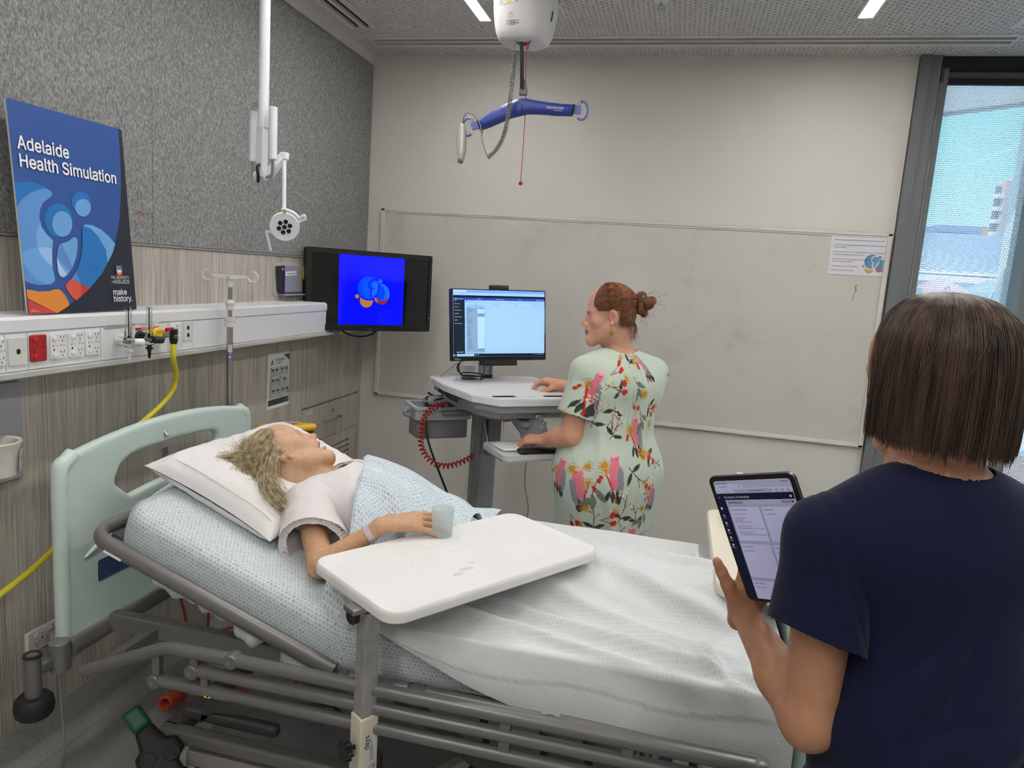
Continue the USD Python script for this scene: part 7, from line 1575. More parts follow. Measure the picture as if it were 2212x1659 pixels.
# ears carry gold drops; fine chain
ea = (NM @ [-.078 * NS, -.008, -.036, 1])[:3]
er = pn.part('earring', [tube([ea + V(0, 0, .006 - .0), ea + V(-.004, -.004, -.004), ea + V(-.002, -.002, -.022)], .0011, 6), lathe([(.001, -.0012), (.008, -.0012), (.0088, 0), (.008, .0012), (.001, .0012)], aim(ea + V(-.002, -.003, -.031), nl_ * .3 + V(-.1, -.9, 0)), 20)], mat('gold', (214, 170, 84), .28, 1.0))
ch_ = ring_on(N7 + nf * .028 + Z * .006, unit(Z * .9 + nf * .35), .0585)
pn.part('necklace', tube(ch_, .0012, 5, True), mat('gold', (214, 170, 84), .28, 1.0))
# hair drawn back into a twisted bun
rng = np.random.default_rng(21)
hcN = NM[:3, 3] + NM[:3, 2] * .046 * NS; RN = NM[:3, :3]
M_h3 = streakhair('auburn_hair', (66, 38, 24), (158, 96, 54), (150, 92, 52), .36, (45, 45, 45))
def skull(d, off):
    d = np.asarray(d, float); d = d / np.linalg.norm(d); R3 = np.array([.0835, .1050, .0900]) * NS
    if d[2] >= 0: L_ = d / np.linalg.norm(d / R3) * off
    else: h = d[:2] / (np.linalg.norm(d[:2]) + 1e-9); L_ = np.array([*(h / np.linalg.norm(h / R3[:2]) * off * (1 + .20 * max(d[2], -.7))), d[2] * .125])
    return hcN + RN @ L_
bunl = np.array([.008, -.122, .000]); bun = hcN + RN @ bunl
AZs, ELs = np.linspace(-.75, np.pi + .75, 110), np.linspace(-.80, 1.57, 70)
hairline = lambda a: np.where((a < .05) | (a > np.pi - .05), .52, -.62)
cg = np.array([[skull((math.cos(e_) * math.cos(a), -math.cos(e_) * math.sin(a), math.sin(e_)), 1.0) for a in AZs] for e_ in ELs])
def loc(p): return (p - hcN) @ RN
hlN = lambda q: ((q[:, 1] > .008) & (q[:, 2] < -.092 + q[:, 1] * 1.38)) | ((q[:, 2] < -.024) & (q[:, 1] > -.038))
cv_, cf_ = grid(cg); lo_ = loc(cv_); bad = hlN(lo_); cf_ = cf_[~bad[cf_].any(1)]
hair3 = pn.part('hair', (cv_, cf_), mat('auburn_base', (92, 54, 32), .5), smooth=True)
st = []
for i in range(3600):
    a, e_ = rng.uniform(-.75, np.pi + .75), rng.uniform(-.80, 1.5)
    d0 = np.array([math.cos(e_) * math.cos(a), -math.cos(e_) * math.sin(a), math.sin(e_)]); r0 = skull(d0, 1.0); q_ = loc(r0)
    if hlN(q_[None] + np.array([0, .004, -.004]))[0]: continue
    dB = bunl / np.linalg.norm(bunl); pts = []; o = rng.uniform(.995, 1.035)
    for k in np.linspace(0, 1, 12): d_ = d0 / np.linalg.norm(d0) * (1 - k) + dB * k + np.array([0, 0, .10 * math.sin(math.pi * k) * (d0[2] > .2)]); pts.append(skull(d_, o + .05 * k ** 3))
    st.append(np.array(pts))
bunw = [np.array([0, -.012, .008]), np.array([.0, -.036, -.012])]
for (c_, R_, r_, n1, n2, sd) in ((np.array([.004, -.128, .024]), .020, .013, unit(V(.6, .8, .3)), 300, 1), (np.array([0.0, -.158, .006]), .021, .015, unit(V(-.3, .5, .8)), 420, 2), (np.array([.002, -.132, -.018]), .023, .014, unit(V(.2, .9, -.4)), 320, 3)):
    cc_ = hcN + RN @ c_; n_ = RN @ n1; A_ = unit(np.cross(n_, [.2, .3, .9])); Bx = np.cross(n_, A_)
    for k in range(n2):
        ph, th0 = rng.uniform(0, 6.28), rng.uniform(0, 6.28); rr = r_ * rng.uniform(.75, 1.08); tt = np.linspace(0, rng.uniform(2, 4.6), 14)
        st.append(np.array([cc_ + (R_ + rr * math.cos(ph + .5 * t)) * (math.cos(th0 + t) * A_ + math.sin(th0 + t) * Bx) + rr * math.sin(ph + .5 * t) * n_ for t in tt]))
for i in range(60):   # loose neck hair
    s0 = skull((rng.uniform(-.6, .4), -.75, -.55), 1.03); st.append(spline([s0, s0 + V(.004, -.004, -.03) + rng.normal(0, .006, 3), s0 + V(.004, -.004, -.075) + rng.normal(0, .012, 3)], 10))
for i in range(26): s0 = bun + rng.normal(0, .02, 3); st.append(spline([s0, s0 + rng.normal(0, .03, 3) + V(.01, 0, 0), s0 + V(.03, 0, -.02) + rng.normal(0, .035, 3)], 10))
curves('hair_strands', hair3, [s @ pn.M[:3, :3].T + pn.M[:3, 3] for s in st], .00115, M_h3)
bc = [mv(trimesh.creation.icosphere(3, .0265), *(hcN + RN @ np.array([.004, -.128, .022]))), mv(trimesh.creation.icosphere(3, .0285), *(hcN + RN @ np.array([0, -.156, .005]))), mv(trimesh.creation.icosphere(3, .027), *(hcN + RN @ np.array([.002, -.131, -.017])))]
sub(hair3, 'bun', tf([bc[0]] + bc[1:], pn.M), mat('auburn_base', (92, 54, 32), .5), smooth=True)

# print: motifs laid out on the cloth (u round the body, z up)
UX = unit(V(.96, .27, 0)); UY = np.cross(Z, UX); UC = V(1.765, -1.265, 0)
def uv_of(V_): d = V_ - UC; return np.stack([.20 * np.arctan2(d @ UX, -(d @ -UY) * -1 if False else d @ -UY), V_[:, 2]], 1)
SAGE = (188, 200, 186)
def leaf(x, y, L, w, a): t = np.linspace(0, 1, 12); e = np.r_[np.c_[t * L, w * np.sin(np.pi * t) * (1 - .2 * t)], np.c_[t[::-1] * L, -w * np.sin(np.pi * t[::-1]) * (1 - .2 * t[::-1])]]; c, s = math.cos(a), math.sin(a); return Polygon(np.c_[e[:, 0] * c - e[:, 1] * s + x, e[:, 0] * s + e[:, 1] * c + y]).buffer(0)
def xf(g, x, y, a=0, k=1.0, fl=False): g = aff.scale(g, -k if fl else k, k, origin=(0, 0)); return aff.translate(aff.rotate(g, math.degrees(a), origin=(0, 0)), x, y)
DG, RB, CR, OC, RD, PK, GY, DK, LP = (54, 62, 56), (136, 58, 44), (232, 218, 164), (190, 138, 46), (186, 52, 36), (222, 122, 138), (140, 140, 150), (58, 56, 62), (232, 176, 178)
def sprig(): return [(LineString([(0, 0), (.03, .035), (.05, .075)]).buffer(.0016), RB), (LineString([(.03, .035), (.06, .045)]).buffer(.0012), RB), (LineString([(.04, .055), (.025, .08)]).buffer(.0012), RB), (leaf(.012, .012, .042, .008, 2.2), DG), (leaf(.01, .01, .046, .008, -.3), DG), (unary_union([Point(p).buffer(.0036) for p in ((.05, .08), (.062, .047), (.058, .062), (.044, .088), (.024, .083), (.035, .078), (.068, .056), (.055, .092), (.03, .092))]), CR)]
def blossom(): return [(unary_union([LineString([(0, 0), (.019 * math.cos(a), .019 * math.sin(a))]).buffer(.0012) for a in np.arange(0, 6.2, .42)] + [Point(0, 0).buffer(.010)]), OC), (unary_union([Point(.020 * math.cos(a), .020 * math.sin(a)).buffer(.0013) for a in np.arange(.2, 6.4, .42)]), (206, 160, 70))]
def nut(): return [(LineString([(-.035, -.012), (0, 0)]).buffer(.0013), RB), (LineString([(-.03, -.012), (.004, -.022)]).buffer(.0013), RB), (Point(.006, .004).buffer(.011), RD), (aff.scale(Point(.008, -.022).buffer(.011), 1.1, .85), RD), (unary_union([LineString([(.012, .010), (.012 + .02 * math.cos(a), .010 + .02 * math.sin(a))]).buffer(.001) for a in np.arange(-.3, 2.2, .3)]), OC)]
def galah(): return [(Polygon([(.010, -.03), (.030, -.028), (.036, -.085), (.028, -.098), (.012, -.09)]), DK), (Polygon(spline([(-.016, .05), (-.020, .02), (-.016, -.015), (.002, -.042), (.018, -.040), (.024, -.01), (.018, .03), (.012, .05)], 40, True)), PK), (Polygon(spline([(.012, .030), (.024, .034), (.036, .0), (.038, -.05), (.028, -.070), (.018, -.045), (.014, -.01)], 40, True)), GY), (Polygon(spline([(-.018, .048), (-.020, .066), (-.006, .078), (.010, .072), (.013, .052), (0, .046)], 30, True)), PK), (Polygon(spline([(-.016, .066), (-.006, .080), (.012, .074), (.004, .066)], 20, True)), LP), (Point(.0, .060).buffer(.0024), DK), (LineString([(-.030, .012), (-.01, -.03), (.018, -.09)]).buffer(.0030), RD), (leaf(-.012, -.04, .05, .009, -1.9), DG), (leaf(-.004, -.045, .05, .009, -1.45), DG), (unary_union([LineString([(-.03, .02), (-.03 + .02 * math.cos(a), .022 + .02 * math.sin(a))]).buffer(.0012) for a in np.arange(0, 6.2, .5)]), OC), (Point(-.045, .0).buffer(.007), RD), (Point(-.05, -.012).buffer(.008), RD)]
def bigleaf(): return [(LineString([(0, .05), (-.01, 0), (-.04, -.04)]).buffer(.0015), RB), (leaf(.0, .03, .055, .011, -1.0), (112, 128, 108)), (leaf(-.005, .01, .055, .011, -1.6), (112, 128, 108)), (leaf(-.01, .0, .05, .010, -2.3), (112, 128, 108))]
PXM = .00198
def at_(px_, py_): dx = (px_ - 1312) * PXM; return .20 * math.asin(max(-.97, min(.97, dx / .235))), 1.435 - (py_ - 775) * .00203
motif = []
for kind, px_, py_, a, k, fl in ((galah, 1296, 1018, 0, 1.05, 0), (galah, 1232, 1045, .25, .95, 1), (galah, 1362, 935, .1, .95, 0), (galah, 1228, 850, -.35, .95, 0), (galah, 1202, 1030, -.2, .85, 0), (galah, 1392, 790, .3, .8, 0), (galah, 1404, 1060, .1, .7, 0), (galah, 1368, 1162, 0, .9, 0),
        (sprig, 1330, 800, .4, 1.0, 0), (sprig, 1282, 875, -2.6, 1.0, 0), (sprig, 1225, 925, .35, 1.05, 0), (sprig, 1275, 945, .2, 1.0, 0), (sprig, 1338, 1000, -1.6, 1.05, 0), (sprig, 1320, 1115, .35, 1.1, 0), (sprig, 1255, 1135, .6, .9, 0), (sprig, 1395, 870, -1.4, .9, 0), (sprig, 1395, 970, -1.7, .9, 0), (sprig, 1300, 850, 1.8, .8, 0), (sprig, 1375, 1120, .9, .8, 0), (sprig, 1290, 1160, -.3, 1, 0),
        (blossom, 1384, 974, 0, 1.15, 0), (blossom, 1218, 1010, 0, .9, 0), (blossom, 1240, 1000, 0, .8, 0), (blossom, 1270, 995, 0, .9, 0), (blossom, 1342, 922, 0, 1.0, 0), (blossom, 1410, 915, 0, .9, 0), (blossom, 1376, 850, 0, .9, 0), (blossom, 1205, 905, 0, 1.1, 0), (blossom, 1240, 1085, 0, .9, 0), (blossom, 1365, 790, 0, .8, 0), (blossom, 1386, 1085, 0, .8, 0), (blossom, 1328, 1170, 0, .9, 0),
        (nut, 1300, 832, 0, 1.05, 0), (nut, 1297, 1100, .1, 1.05, 0), (nut, 1275, 798, .6, 1.0, 0), (nut, 1198, 907, .4, .8, 0), (nut, 1400, 985, .7, .8, 0), (nut, 1412, 880, -.3, .9, 0), (nut, 1225, 1120, -1.2, .8, 0), (nut, 1385, 1040, 1.0, .7, 0), (nut, 1350, 880, 1.4, .7, 0), (nut, 1337, 1150, -.8, .8, 0), (nut, 1212, 1180, .3, .9, 0),
        (bigleaf, 1258, 1060, 0, 1.0, 0), (bigleaf, 1380, 905, .4, .8, 0), (bigleaf, 1245, 1150, .5, .8, 0), (bigleaf, 1360, 840, .6, .8, 0), (bigleaf, 1390, 1110, -.3, .8, 0)):
    u_, z_ = at_(px_, py_); k *= 1.12 if kind is galah else 1.3; motif += [(xf(g, u_, z_, a, k, fl), c_) for g, c_ in kind()]
rg = random.Random(4)
for i in range(46):    # the far side carries on the same print
    u_ = rg.choice((-1, 1)) * rg.uniform(.34, .62); z_ = rg.uniform(.05, 1.40); kd = rg.choice((galah, sprig, sprig, blossom, nut, bigleaf)); motif += [(xf(g, u_, z_, rg.uniform(-.6, .6), 1.0), c_) for g, c_ in kd()]
for i in range(26):
    u_, z_ = rg.uniform(-.3, .3), rg.uniform(.05, .60); kd = rg.choice((galah, sprig, sprig, blossom, nut, bigleaf)); motif += [(xf(g, u_, z_, rg.uniform(-.6, .6), 1.0), c_) for g, c_ in kd()]
def cloth_paint(V_):
    q_ = uv_of(V_); c = np.tile(lin(SAGE), (len(V_), 1)) * (1 + .03 * meshkit.fbm(V_ * 9, 2, 6)[:, None])
    order = np.argsort(q_[:, 1]); zs = q_[order, 1]
    for g, col in motif:
        x0, y0, x1, y1 = g.bounds; ix = order[np.searchsorted(zs, y0):np.searchsorted(zs, y1)]; ix = ix[(q_[ix, 0] > x0) & (q_[ix, 0] < x1)]
        if len(ix): m = shapely.contains_xy(g, q_[ix, 0], q_[ix, 1]); c[ix[m]] = lin(col)
    return c
G = Body()
G.cone(N7 - Z * .052 + nl_ * .04 + nf * .02, N7 - Z * .052 - nl_ * .04 + nf * .02, .072, .072, .04)
G.cone(N7 - Z * .12 + nl_ * .08, N7 - Z * .12 - nl_ * .08, .115, .115, .06); G.cone(N7 - Z * .16, pl + Z * .12, .138, .150, .06, 1, (nl_, 1.24)); G.cone(pl + Z * .02 + nl_ * .065, pl + Z * .02 - nl_ * .055, .160, .160, .09); G.cone(pl + nl_ * .06, pl - Z * .30 + nl_ * .05, .162, .166, .09); G.cone(pl - nl_ * .055, pl - Z * .30 - nl_ * .05, .160, .160, .09)
for s_, sh__ in ((1, sL), (-1, sR)): G.cone(N7 - Z * .040 + nl_ * .025 * s_, sh__, .052, .062, .05)
nk3 = N7 + nf * .030 + Z * .004; nn3 = unit(Z * .95 - nf * .12)
def keep3(P):
    t = (P - nk3) @ nn3; r = np.linalg.norm((P - nk3) - t[..., None] * nn3, axis=-1); return np.maximum(np.where(t > -.035, .072 - r, -1.0), .675 - P[..., 2] + .012 * np.sin(P[..., 0] * 30))
tor = G.mesh(.004, shell=.008, keep=keep3)
slv = []
for sh__, el__, s_ in ((sL, eL, 1), (sR, eR, -1)):
    hm = sh__ * .28 + el__ * .72; S = Body(); S.cone(sh__ + Z * .002 - nl_ * s_ * .022, sh__ - Z * .01 - nl_ * s_ * .006, .060, .062, .03); S.cone(sh__ - Z * .01 - nl_ * s_ * .006, hm + (hm - sh__) * .3, .062, .088, .03, 1, (nf, 1.08)); ax_ = unit(hm - sh__ + nl_ * s_ * .03); slv.append(S.mesh(.004, shell=.008, keep=lambda P: (P - hm) @ ax_))
v_, f_ = arr([tor] + slv); nr = normals(v_, f_); d = v_ - UC; u_ = .20 * np.arctan2(d @ UX, d @ -UY)
gath = np.exp(-((v_[:, 2] - 1.28) / .10) ** 2) * np.exp(-((u_ - .04) / .09) ** 2); cp_ = cloth_paint(v_)
rip = .012 * fn(v_, 8, 51, (1.2, 1.2, .55)) + .006 * fn(v_, 19, 52, (1.4, 1.4, .8)) + .005 * gath * np.sin(u_ * 230) + .004 * np.clip((.80 - v_[:, 2]) / .12, 0, 1) * np.sin(u_ * 42 + 1) + .007 * np.exp(-((u_ + .10 + .25 * (v_[:, 2] - 1.05)) / .018) ** 2) * (v_[:, 2] < 1.2) + .008 * np.exp(-((u_ - .13) / .02) ** 2)
v_ = v_ + nr * rip[:, None]
M_tunic = paintmat('printed_cotton', .85, bump=(420, .0008, .3), spec=.15, sheen=.1)
tun = pn.part('tunic', (v_, f_), M_tunic, smooth=True, colors=cp_)
ut = np.array([UC + (.20 * 0 + 0) * UX]) if False else None
G = Body(); G.cone(pl - Z * .05 + nl_ * .05, pl - Z * .05 - nl_ * .05, .150, .150, .05)
for s in (1, -1): G.cone(pl - Z * .1 + nl_ * s * .085, pl * V(1, 1, 0) + V(0, 0, .48) + nl_ * s * .095, .112, .098, .03); G.cone(pl * V(1, 1, 0) + V(0, 0, .48) + nl_ * s * .095, pl * V(1, 1, 0) + V(0, 0, .11) + nl_ * s * .095, .098, .088, .02)
v_, f_ = G.mesh(.0045); cp_ = cloth_paint(v_); v_ = v_ + normals(v_, f_) * (.012 * fn(v_, 9, 61, (1, 1, .6)))[:, None]
pn.part('trousers', (v_, f_), M_tunic, smooth=True, colors=cp_)
for s in (1, -1):
    G = Body(); b0 = pl * V(1, 1, 0) + V(0, 0, .045) + nl_ * s * .09; G.cone(b0 - nf * .04, b0 + nf * .14 - Z * .008, .05, .038, .02); v2, f2 = G.mesh(.006); v2[:, 2] = np.maximum(v2[:, 2], .002); pn.part('shoe', (v2, f2), M_offwhite, smooth=True)
# ------------------------------------------------------------------ computer cart
ce_, cn_ = unit(V(.80, .60, 0)), unit(V(.60, -.80, 0))
CF = frame((1.206, -.958, 0), ce_, -cn_); TZ = 1.19      # local x along the front, y away from the user
ct = Thing('computer_cart', 'grey and white medical computer cart with a wide worktop', 'computer cart', (1.206, -.958, 0))
M_cg = mat('cart_grey', (150, 153, 157), .42); M_cg2 = mat('cart_dark_grey', (118, 122, 128), .45); M_clt = mat('cart_light_grey', (190, 192, 194), .42)
outl = Polygon([(-.29, .335), (.29, .335), (.30, .05), (.29, -.22), (.20, -.335), (-.17, -.335), (-.26, -.22), (-.30, .05)]).buffer(-.03).buffer(.03, quad_segs=8)
slots_ = [rrect(.115, .042, .012, -.125, -.255), rrect(.115, .042, .012, .13, -.255)]
wt = ct.part('worktop', tf(extr(outl.difference(unary_union(slots_)), .022, trans(0, 0, TZ - .022)), CF), mat('worktop_white', (216, 217, 219), .4))
sub(wt, 'edge_band', tf(extr(outl.buffer(.004).difference(outl.buffer(-.004)), .026, trans(0, 0, TZ - .030)), ct.M @ CF), mat('worktop_edge', (220, 221, 223), .35))
for k, g in enumerate(slots_): sub(wt, 'handle_well', tf([extr(g.difference(g.buffer(-.004)), .05, trans(0, 0, TZ - .052)), extr(g, .003, trans(0, 0, TZ - .054))], ct.M @ CF), mat('well_dark', (30, 31, 33), .6))
un = outl.buffer(-.02)
ct.part('under_tray', tf([extr(un, .035, trans(0, 0, TZ - .065)), extr(aff.scale(un, .88, .84), .035, trans(0, 0, TZ - .10)), extr(aff.translate(aff.scale(un, .6, .5), 0, -.02), .03, trans(0, 0, TZ - .13))], CF), M_cg)
ct.part('side_vent', tf([rbox(-.262, -.255, -.02, .10, TZ - .055, TZ - .035, .003), rbox(-.268, -.258, -.18, -.04, TZ - .058, TZ - .036, .003)], CF @ rotz(0) @ trans(-.028, .08, 0)), mat('well_dark', (30, 31, 33), .6))
q = Print(); q.text('ergotron', 0, 0, .016, (120, 150, 150), width=.075); printed(ct, q, CF @ frame((-.035, -.272, TZ), (1, 0, 0), (0, 1, 0)), M_print, 'brand_mark')
q = Print(); q.rect(0, 0, .09, .022, (176, 184, 176), .004); [q.poly(Point(.02 + k * .012, .011).buffer(.003), c) for k, c in enumerate(((220, 222, 216), (220, 222, 216), (120, 180, 110), (120, 180, 110), (220, 222, 216)))]
printed(ct, q, CF @ frame((-.27, .295, TZ), (1, 0, 0), (0, 1, 0)), M_print, 'control_strip')
lk = ct.part('drawer_lock', [tf(lathe([(.013, 0), (.013, .006), (.009, .009)], frame((.03, -.300, TZ - .085), (1, 0, 0), (0, 0, 1))), CF)], M_chrome)
sub(lk, 'key', tf([tf(tube([(.03, -.31, TZ - .085), (.045, -.325, TZ - .088)], .003, 8), CF), tf(tube([(.04 + .009 * math.sin(a), -.325, TZ - .104 + .012 * math.cos(a)) for a in np.linspace(0, 6.3, 18)], .001, 6), CF), tf(extr(unary_union([Point(0, .0).buffer(.010), sbox(-.0025, -.032, .0025, 0)]), .0022, frame((.036, -.326, TZ - .128), (1, 0, 0), (0, 0, 1))), CF)], ct.M), M_chrome)
ct.part('column_sleeve', tf(rbox(-.062, .058, .205, .295, .50, TZ - .06, .012), CF), M_cg)
ct.part('column', tf([rbox(-.05, .05, .215, .285, .12, .80, .006)] + [], CF), M_cg2)
ct.part('column_groove', tf(box(-.016, -.010, .211, .216, .14, .9), CF), M_black); ct.part('column_groove', tf(box(.022, .028, .211, .216, .14, .9), CF), M_black)
ct.part('cable_cover', tf(rbox(-.01, .062, .17, .215, .80, 1.06, .006), CF), M_cg2)
ct.part('cable_hose', tf(tube(spline([(-.03, .19, 1.10), (-.055, .185, .95), (-.062, .19, .75), (-.07, .19, .55), (-.11, .17, .40)], 30), .014, 10), CF), mat('hose_grey', (126, 128, 128), .5))
ct.part('tray_arm', tf([sweep([(.04, -.16, TZ - .12), (.02, -.24, 1.06), (.035, -.30, .985)], [(-.07, -.004), (.07, -.004), (.07, .004), (-.07, .004)], up=(0, .8, .5)), rbox(-.02, .10, -.26, -.12, TZ - .15, TZ - .12, .006)], CF), M_cg)
q = Print(); q.poly(rrect(.022, .04, .002), (206, 204, 196)); printed(ct, q, CF @ frame((.027, -.262, 1.03), (1, 0, 0), (0, .45, .9)), M_print, 'slot_light')
tray = rrect(.46, .26, .03, .03, -.34)
ct.part('keyboard_tray', tf([extr(tray, .014, trans(0, 0, .952)), extr(tray.difference(tray.buffer(-.006)), .006, trans(0, 0, .966))], CF), M_clt)
ct.part('keyboard_tray_edge', tf(extr(tray.buffer(.003), .006, trans(0, 0, .946)), CF), M_alu)
ct.part('base', tf([rbox(-.28, .28, .20, .28, .07, .13, .02), rbox(-.28, -.21, -.30, .28, .07, .12, .02), rbox(.21, .28, -.30, .28, .07, .12, .02)], CF), M_cg)
for x, y in ((-.245, -.27), (.245, -.27), (-.245, .25), (.245, .25)): ct.part('castor', tf(cyl((x - .014, y, .042), (x + .014, y, .042), .042, ch=.004), CF), M_blackrub)
bk = Thing('cart_basket', 'white-rimmed grey bin hung behind the computer cart', 'bin', tuple((CF @ [-.19, .43, .86, 1])[:3]))
bf = CF @ trans(-.20, .42, 0)
inr = rrect(.30, .20, .03)
bk.part('bin', tf([extr(rrect(.28, .18, .025).difference(rrect(.272, .172, .022)), .10, trans(0, 0, .86)), extr(rrect(.28, .18, .025), .004, trans(0, 0, .86))], bf), mat('bin_grey', (138, 140, 141), .45))
bk.part('rim_tray', tf([extr(rrect(.33, .23, .035).difference(rrect(.286, .186, .027)), .012, trans(0, 0, 1.015)), extr(rrect(.31, .21, .03).difference(rrect(.286, .186, .027)), .06, trans(0, 0, .96))], bf), M_clt)
bk.part('bracket', tf([rbox(-.02, .25, -.12, -.08, .985, 1.01, .004)], bf), M_cg)
bk.part('handle_clip', tf([tube([(-.178, -.05, 1.02), (-.20, -.05, 1.0), (-.20, -.05, .985), (-.175, -.05, .975)], .012, 10)], bf), M_cg)
bk.part('cable_bundle', tf(tube([(.07 * math.cos(a), .05 * math.sin(a), 1.01 + .012 * math.sin(3 * a) + .004 * a) for a in np.linspace(0, 15, 60)], .006, 8), bf), M_black)
bk.part('plastic_bag', tf((lambda g: (g[0] + .03 * meshkit.noise(g[0] * 30, 3)[:, None] * 1, g[1]))(lathe([(.02, .99), (.08, 1.0), (.10, 1.03), (.06, 1.045), (.02, 1.04)], None, 28)), bf), mat('bag_clear', (206, 208, 212), .2, transmission_weight=.6, ior=1.1), smooth=True)
cd = Thing('coiled_power_cord', 'red coiled cord looping from the cart column round the bin', 'cord', tuple((CF @ [-.33, .30, .85, 1])[:3]))
w_ = lambda x, y, z: tuple((CF @ [x, y, z, 1])[:3])
cpth = spline([w_(-.05, .30, 1.035), w_(-.16, .31, 1.045), w_(-.27, .30, 1.03), w_(-.325, .28, .97), w_(-.34, .27, .89), w_(-.33, .26, .82), w_(-.27, .25, .75), w_(-.18, .24, .735), w_(-.09, .24, .765), w_(-.05, .24, .79)], 140)
cd.part('coil', coil(cpth, .0125, .0045, 36, 12, 7), mat('cord_red', (182, 58, 44), .4))
one('black_power_cord', tube(spline([w_(-.29, .34, 1.0), w_(-.30, .30, .90), w_(-.27, .26, .78), w_(-.20, .22, .60), w_(-.14, .18, .42), w_(-.12, .16, .2), w_(-.2, .2, .012), w_(-.4, .35, .012)], 50), .0055, 8), M_black, 'black power cord hanging from the bin to the floor', 'cord')
one('tray_cable', tube(spline([w_(-.02, -.33, .945), w_(-.03, -.34, .80), w_(.0, -.33, .65), w_(-.06, -.28, .50), w_(-.06, -.2, .42), w_(.06, -.2, .40), w_(.16, -.26, .50), w_(.20, -.33, .60), w_(.17, -.37, .75), w_(.22, -.40, .90), w_(.17, -.42, .945)], 70), .0022, 7), M_coil, 'thin grey cable looping under the keyboard tray', 'cable')
one('mouse_cable', tube(spline([w_(-.09, .12, 1.10), w_(-.13, -.05, 1.03), w_(-.17, -.2, .985), w_(-.19, -.26, .972), w_(-.20, -.30, .955)], 30), .0018, 6), mat('cable_white', (196, 196, 196), .4), 'thin pale cable from the cart column to the keyboard tray', 'cable')
tg = Thing('wall_tag', 'small red and white tags hanging behind the cart column', 'tag', w_(.09, .24, .98))
q = Print(); q.rect(-.022, -.02, .022, .02, (180, 40, 46)); q.rect(-.014, -.014, -.002, .014, (220, 210, 210)); q.rect(.004, -.014, .016, .014, (220, 210, 210)); pass
printed(tg, q, CF @ frame((.10, .20, .99), (1, 0, 0), (0, 0, 1)), M_print, 'tag_print'); tg.part('string', tf(tube([(.08, .2, 1.06), (.09, .2, 1.01), (.085, .205, .9)], .002, 6), CF), M_offwhite)
kb = Thing('keyboard', 'white keyboard on the cart tray under the left hand', 'keyboard', w_(.04, -.32, .967))
KF = CF @ trans(.03, -.315, .967) @ rotx(-.02)
kb.part('case', tf(rbox(-.195, .195, -.065, .065, 0, .012, .005), KF), M_white)
for r_ in range(5):
    for k in range(14): kb.part('key', tf(rbox(-.185 + k * .0265, -.185 + k * .0265 + .023, -.055 + r_ * .0225, -.055 + r_ * .0225 + .019, .0115, .0155, .002), KF), M_white, smooth=False)
kb.part('wrist_rest', tf(rbox(-.14, .06, -.125, -.075, -.002, .018, .009), KF), M_black)
ms = Thing('mouse', 'white computer mouse under the right hand on the cart worktop', 'mouse', (1.375, -.930, 1.19))
G = Body(); G.ell(frame((1.385, -.935, 1.193), V(-.95, .1, 0), Z * 1.0 + 0 if False else V(.1, .95, 0)), (0, 0, 0), (.056, .033, .026), .01); mvv, mff = G.mesh(.003); mvv[:, 2] = np.maximum(mvv[:, 2], 1.1905); ms.part('body', (mvv, mff), M_white, smooth=True)
ms.part('scroll_wheel', cyl((1.345, -.938, 1.211), (1.345, -.926, 1.211), .008), M_cg)

# ------------------------------------------------------------------ monitor on the cart
MFm = frame((1.124, -.856, 1.478), (.805, .593, .028), (-.098, .086, .992))
mo = Thing('monitor', 'black monitor showing a patient record table on the computer cart', 'monitor', (1.124, -.856, 1.3))
mw, mh = .255, .176
mo.part('casing', tf([extr(rrect(2 * mw, 2 * mh, .006), .022, trans(0, 0, -.022), .002), rbox(-.17, .17, -.12, .12, -.05, -.02, .015)], MFm), M_black)
mo.part('webcam', tf(rbox(-.048, .052, mh - .002, mh + .022, -.020, .002, .004), MFm), mat('webcam_black', (26, 26, 28), .35))
mo.part('sound_bar', tf([rbox(-.085, .095, -mh - .026, -mh + .001, -.03, -.002, .003), rbox(-.10, -.085, -mh - .022, -mh + .001, -.028, -.004, .003)], MFm), mat('bar_black', (22, 22, 24), .5))
hm_ = homog([(100, 178), (1808, 250), (1820, 1455), (118, 1502)], [(-mw, mh), (mw, mh), (mw, -mh), (-mw, -mh)])
q = Print()
def qz(pts, c): q.poly(Polygon(hm_(pts)), c)
def tx(s, a, b, h, c): (x0, y0), (x1, y1) = hm_([a, b]); q.text(s, x0, y0, h, c, width=x1 - x0)
LBL, DKB = (150, 190, 226), (28, 36, 50)
qz([(148, 196), (1790, 268), (1792, 1390), (160, 1418)], LBL); qz([(148, 196), (1790, 268), (1790, 310), (148, 252)], (112, 158, 232)); qz([(150, 205), (400, 216), (400, 255), (150, 245)], (162, 200, 238))
tx('SimEHR', (215, 232), (255, 234), .0035, (60, 90, 140)); tx('app.simapp.com/records', (295, 285), (450, 291), .0035, (70, 100, 140)); qz([(152, 300), (1790, 358), (1790, 396), (152, 345)], (22, 30, 48)); qz([(152, 345), (1790, 392), (1790, 438), (152, 388)], (36, 74, 164))
tx('Patient record', (162, 376), (318, 381), .0045, (190, 210, 240)); tx('ID 12345', (590, 384), (668, 387), .0042, (190, 210, 240)); tx('DOB 01/01/44 (age 78)', (930, 396), (1080, 400), .0042, (190, 210, 240)); tx('Sex F', (1330, 410), (1392, 412), .0042, (190, 210, 240)); tx('Allergies: see chart', (1635, 420), (1770, 424), .0042, (190, 210, 240))
qz([(152, 388), (362, 394), (372, 1366), (160, 1372)], DKB); q.poly(Point(hm_([(392, 412)])[0]).buffer(.0028), (40, 60, 110)); tx('Investigations', (432, 420), (522, 422), .004, (50, 70, 110)); qz([(376, 436), (1780, 476), (1780, 480), (376, 440)], (120, 150, 190)); qz([(424, 492), (706, 500), (706, 505), (424, 497)], (70, 110, 190)); qz([(376, 504), (1780, 538), (1780, 541), (376, 507)], (120, 150, 190))
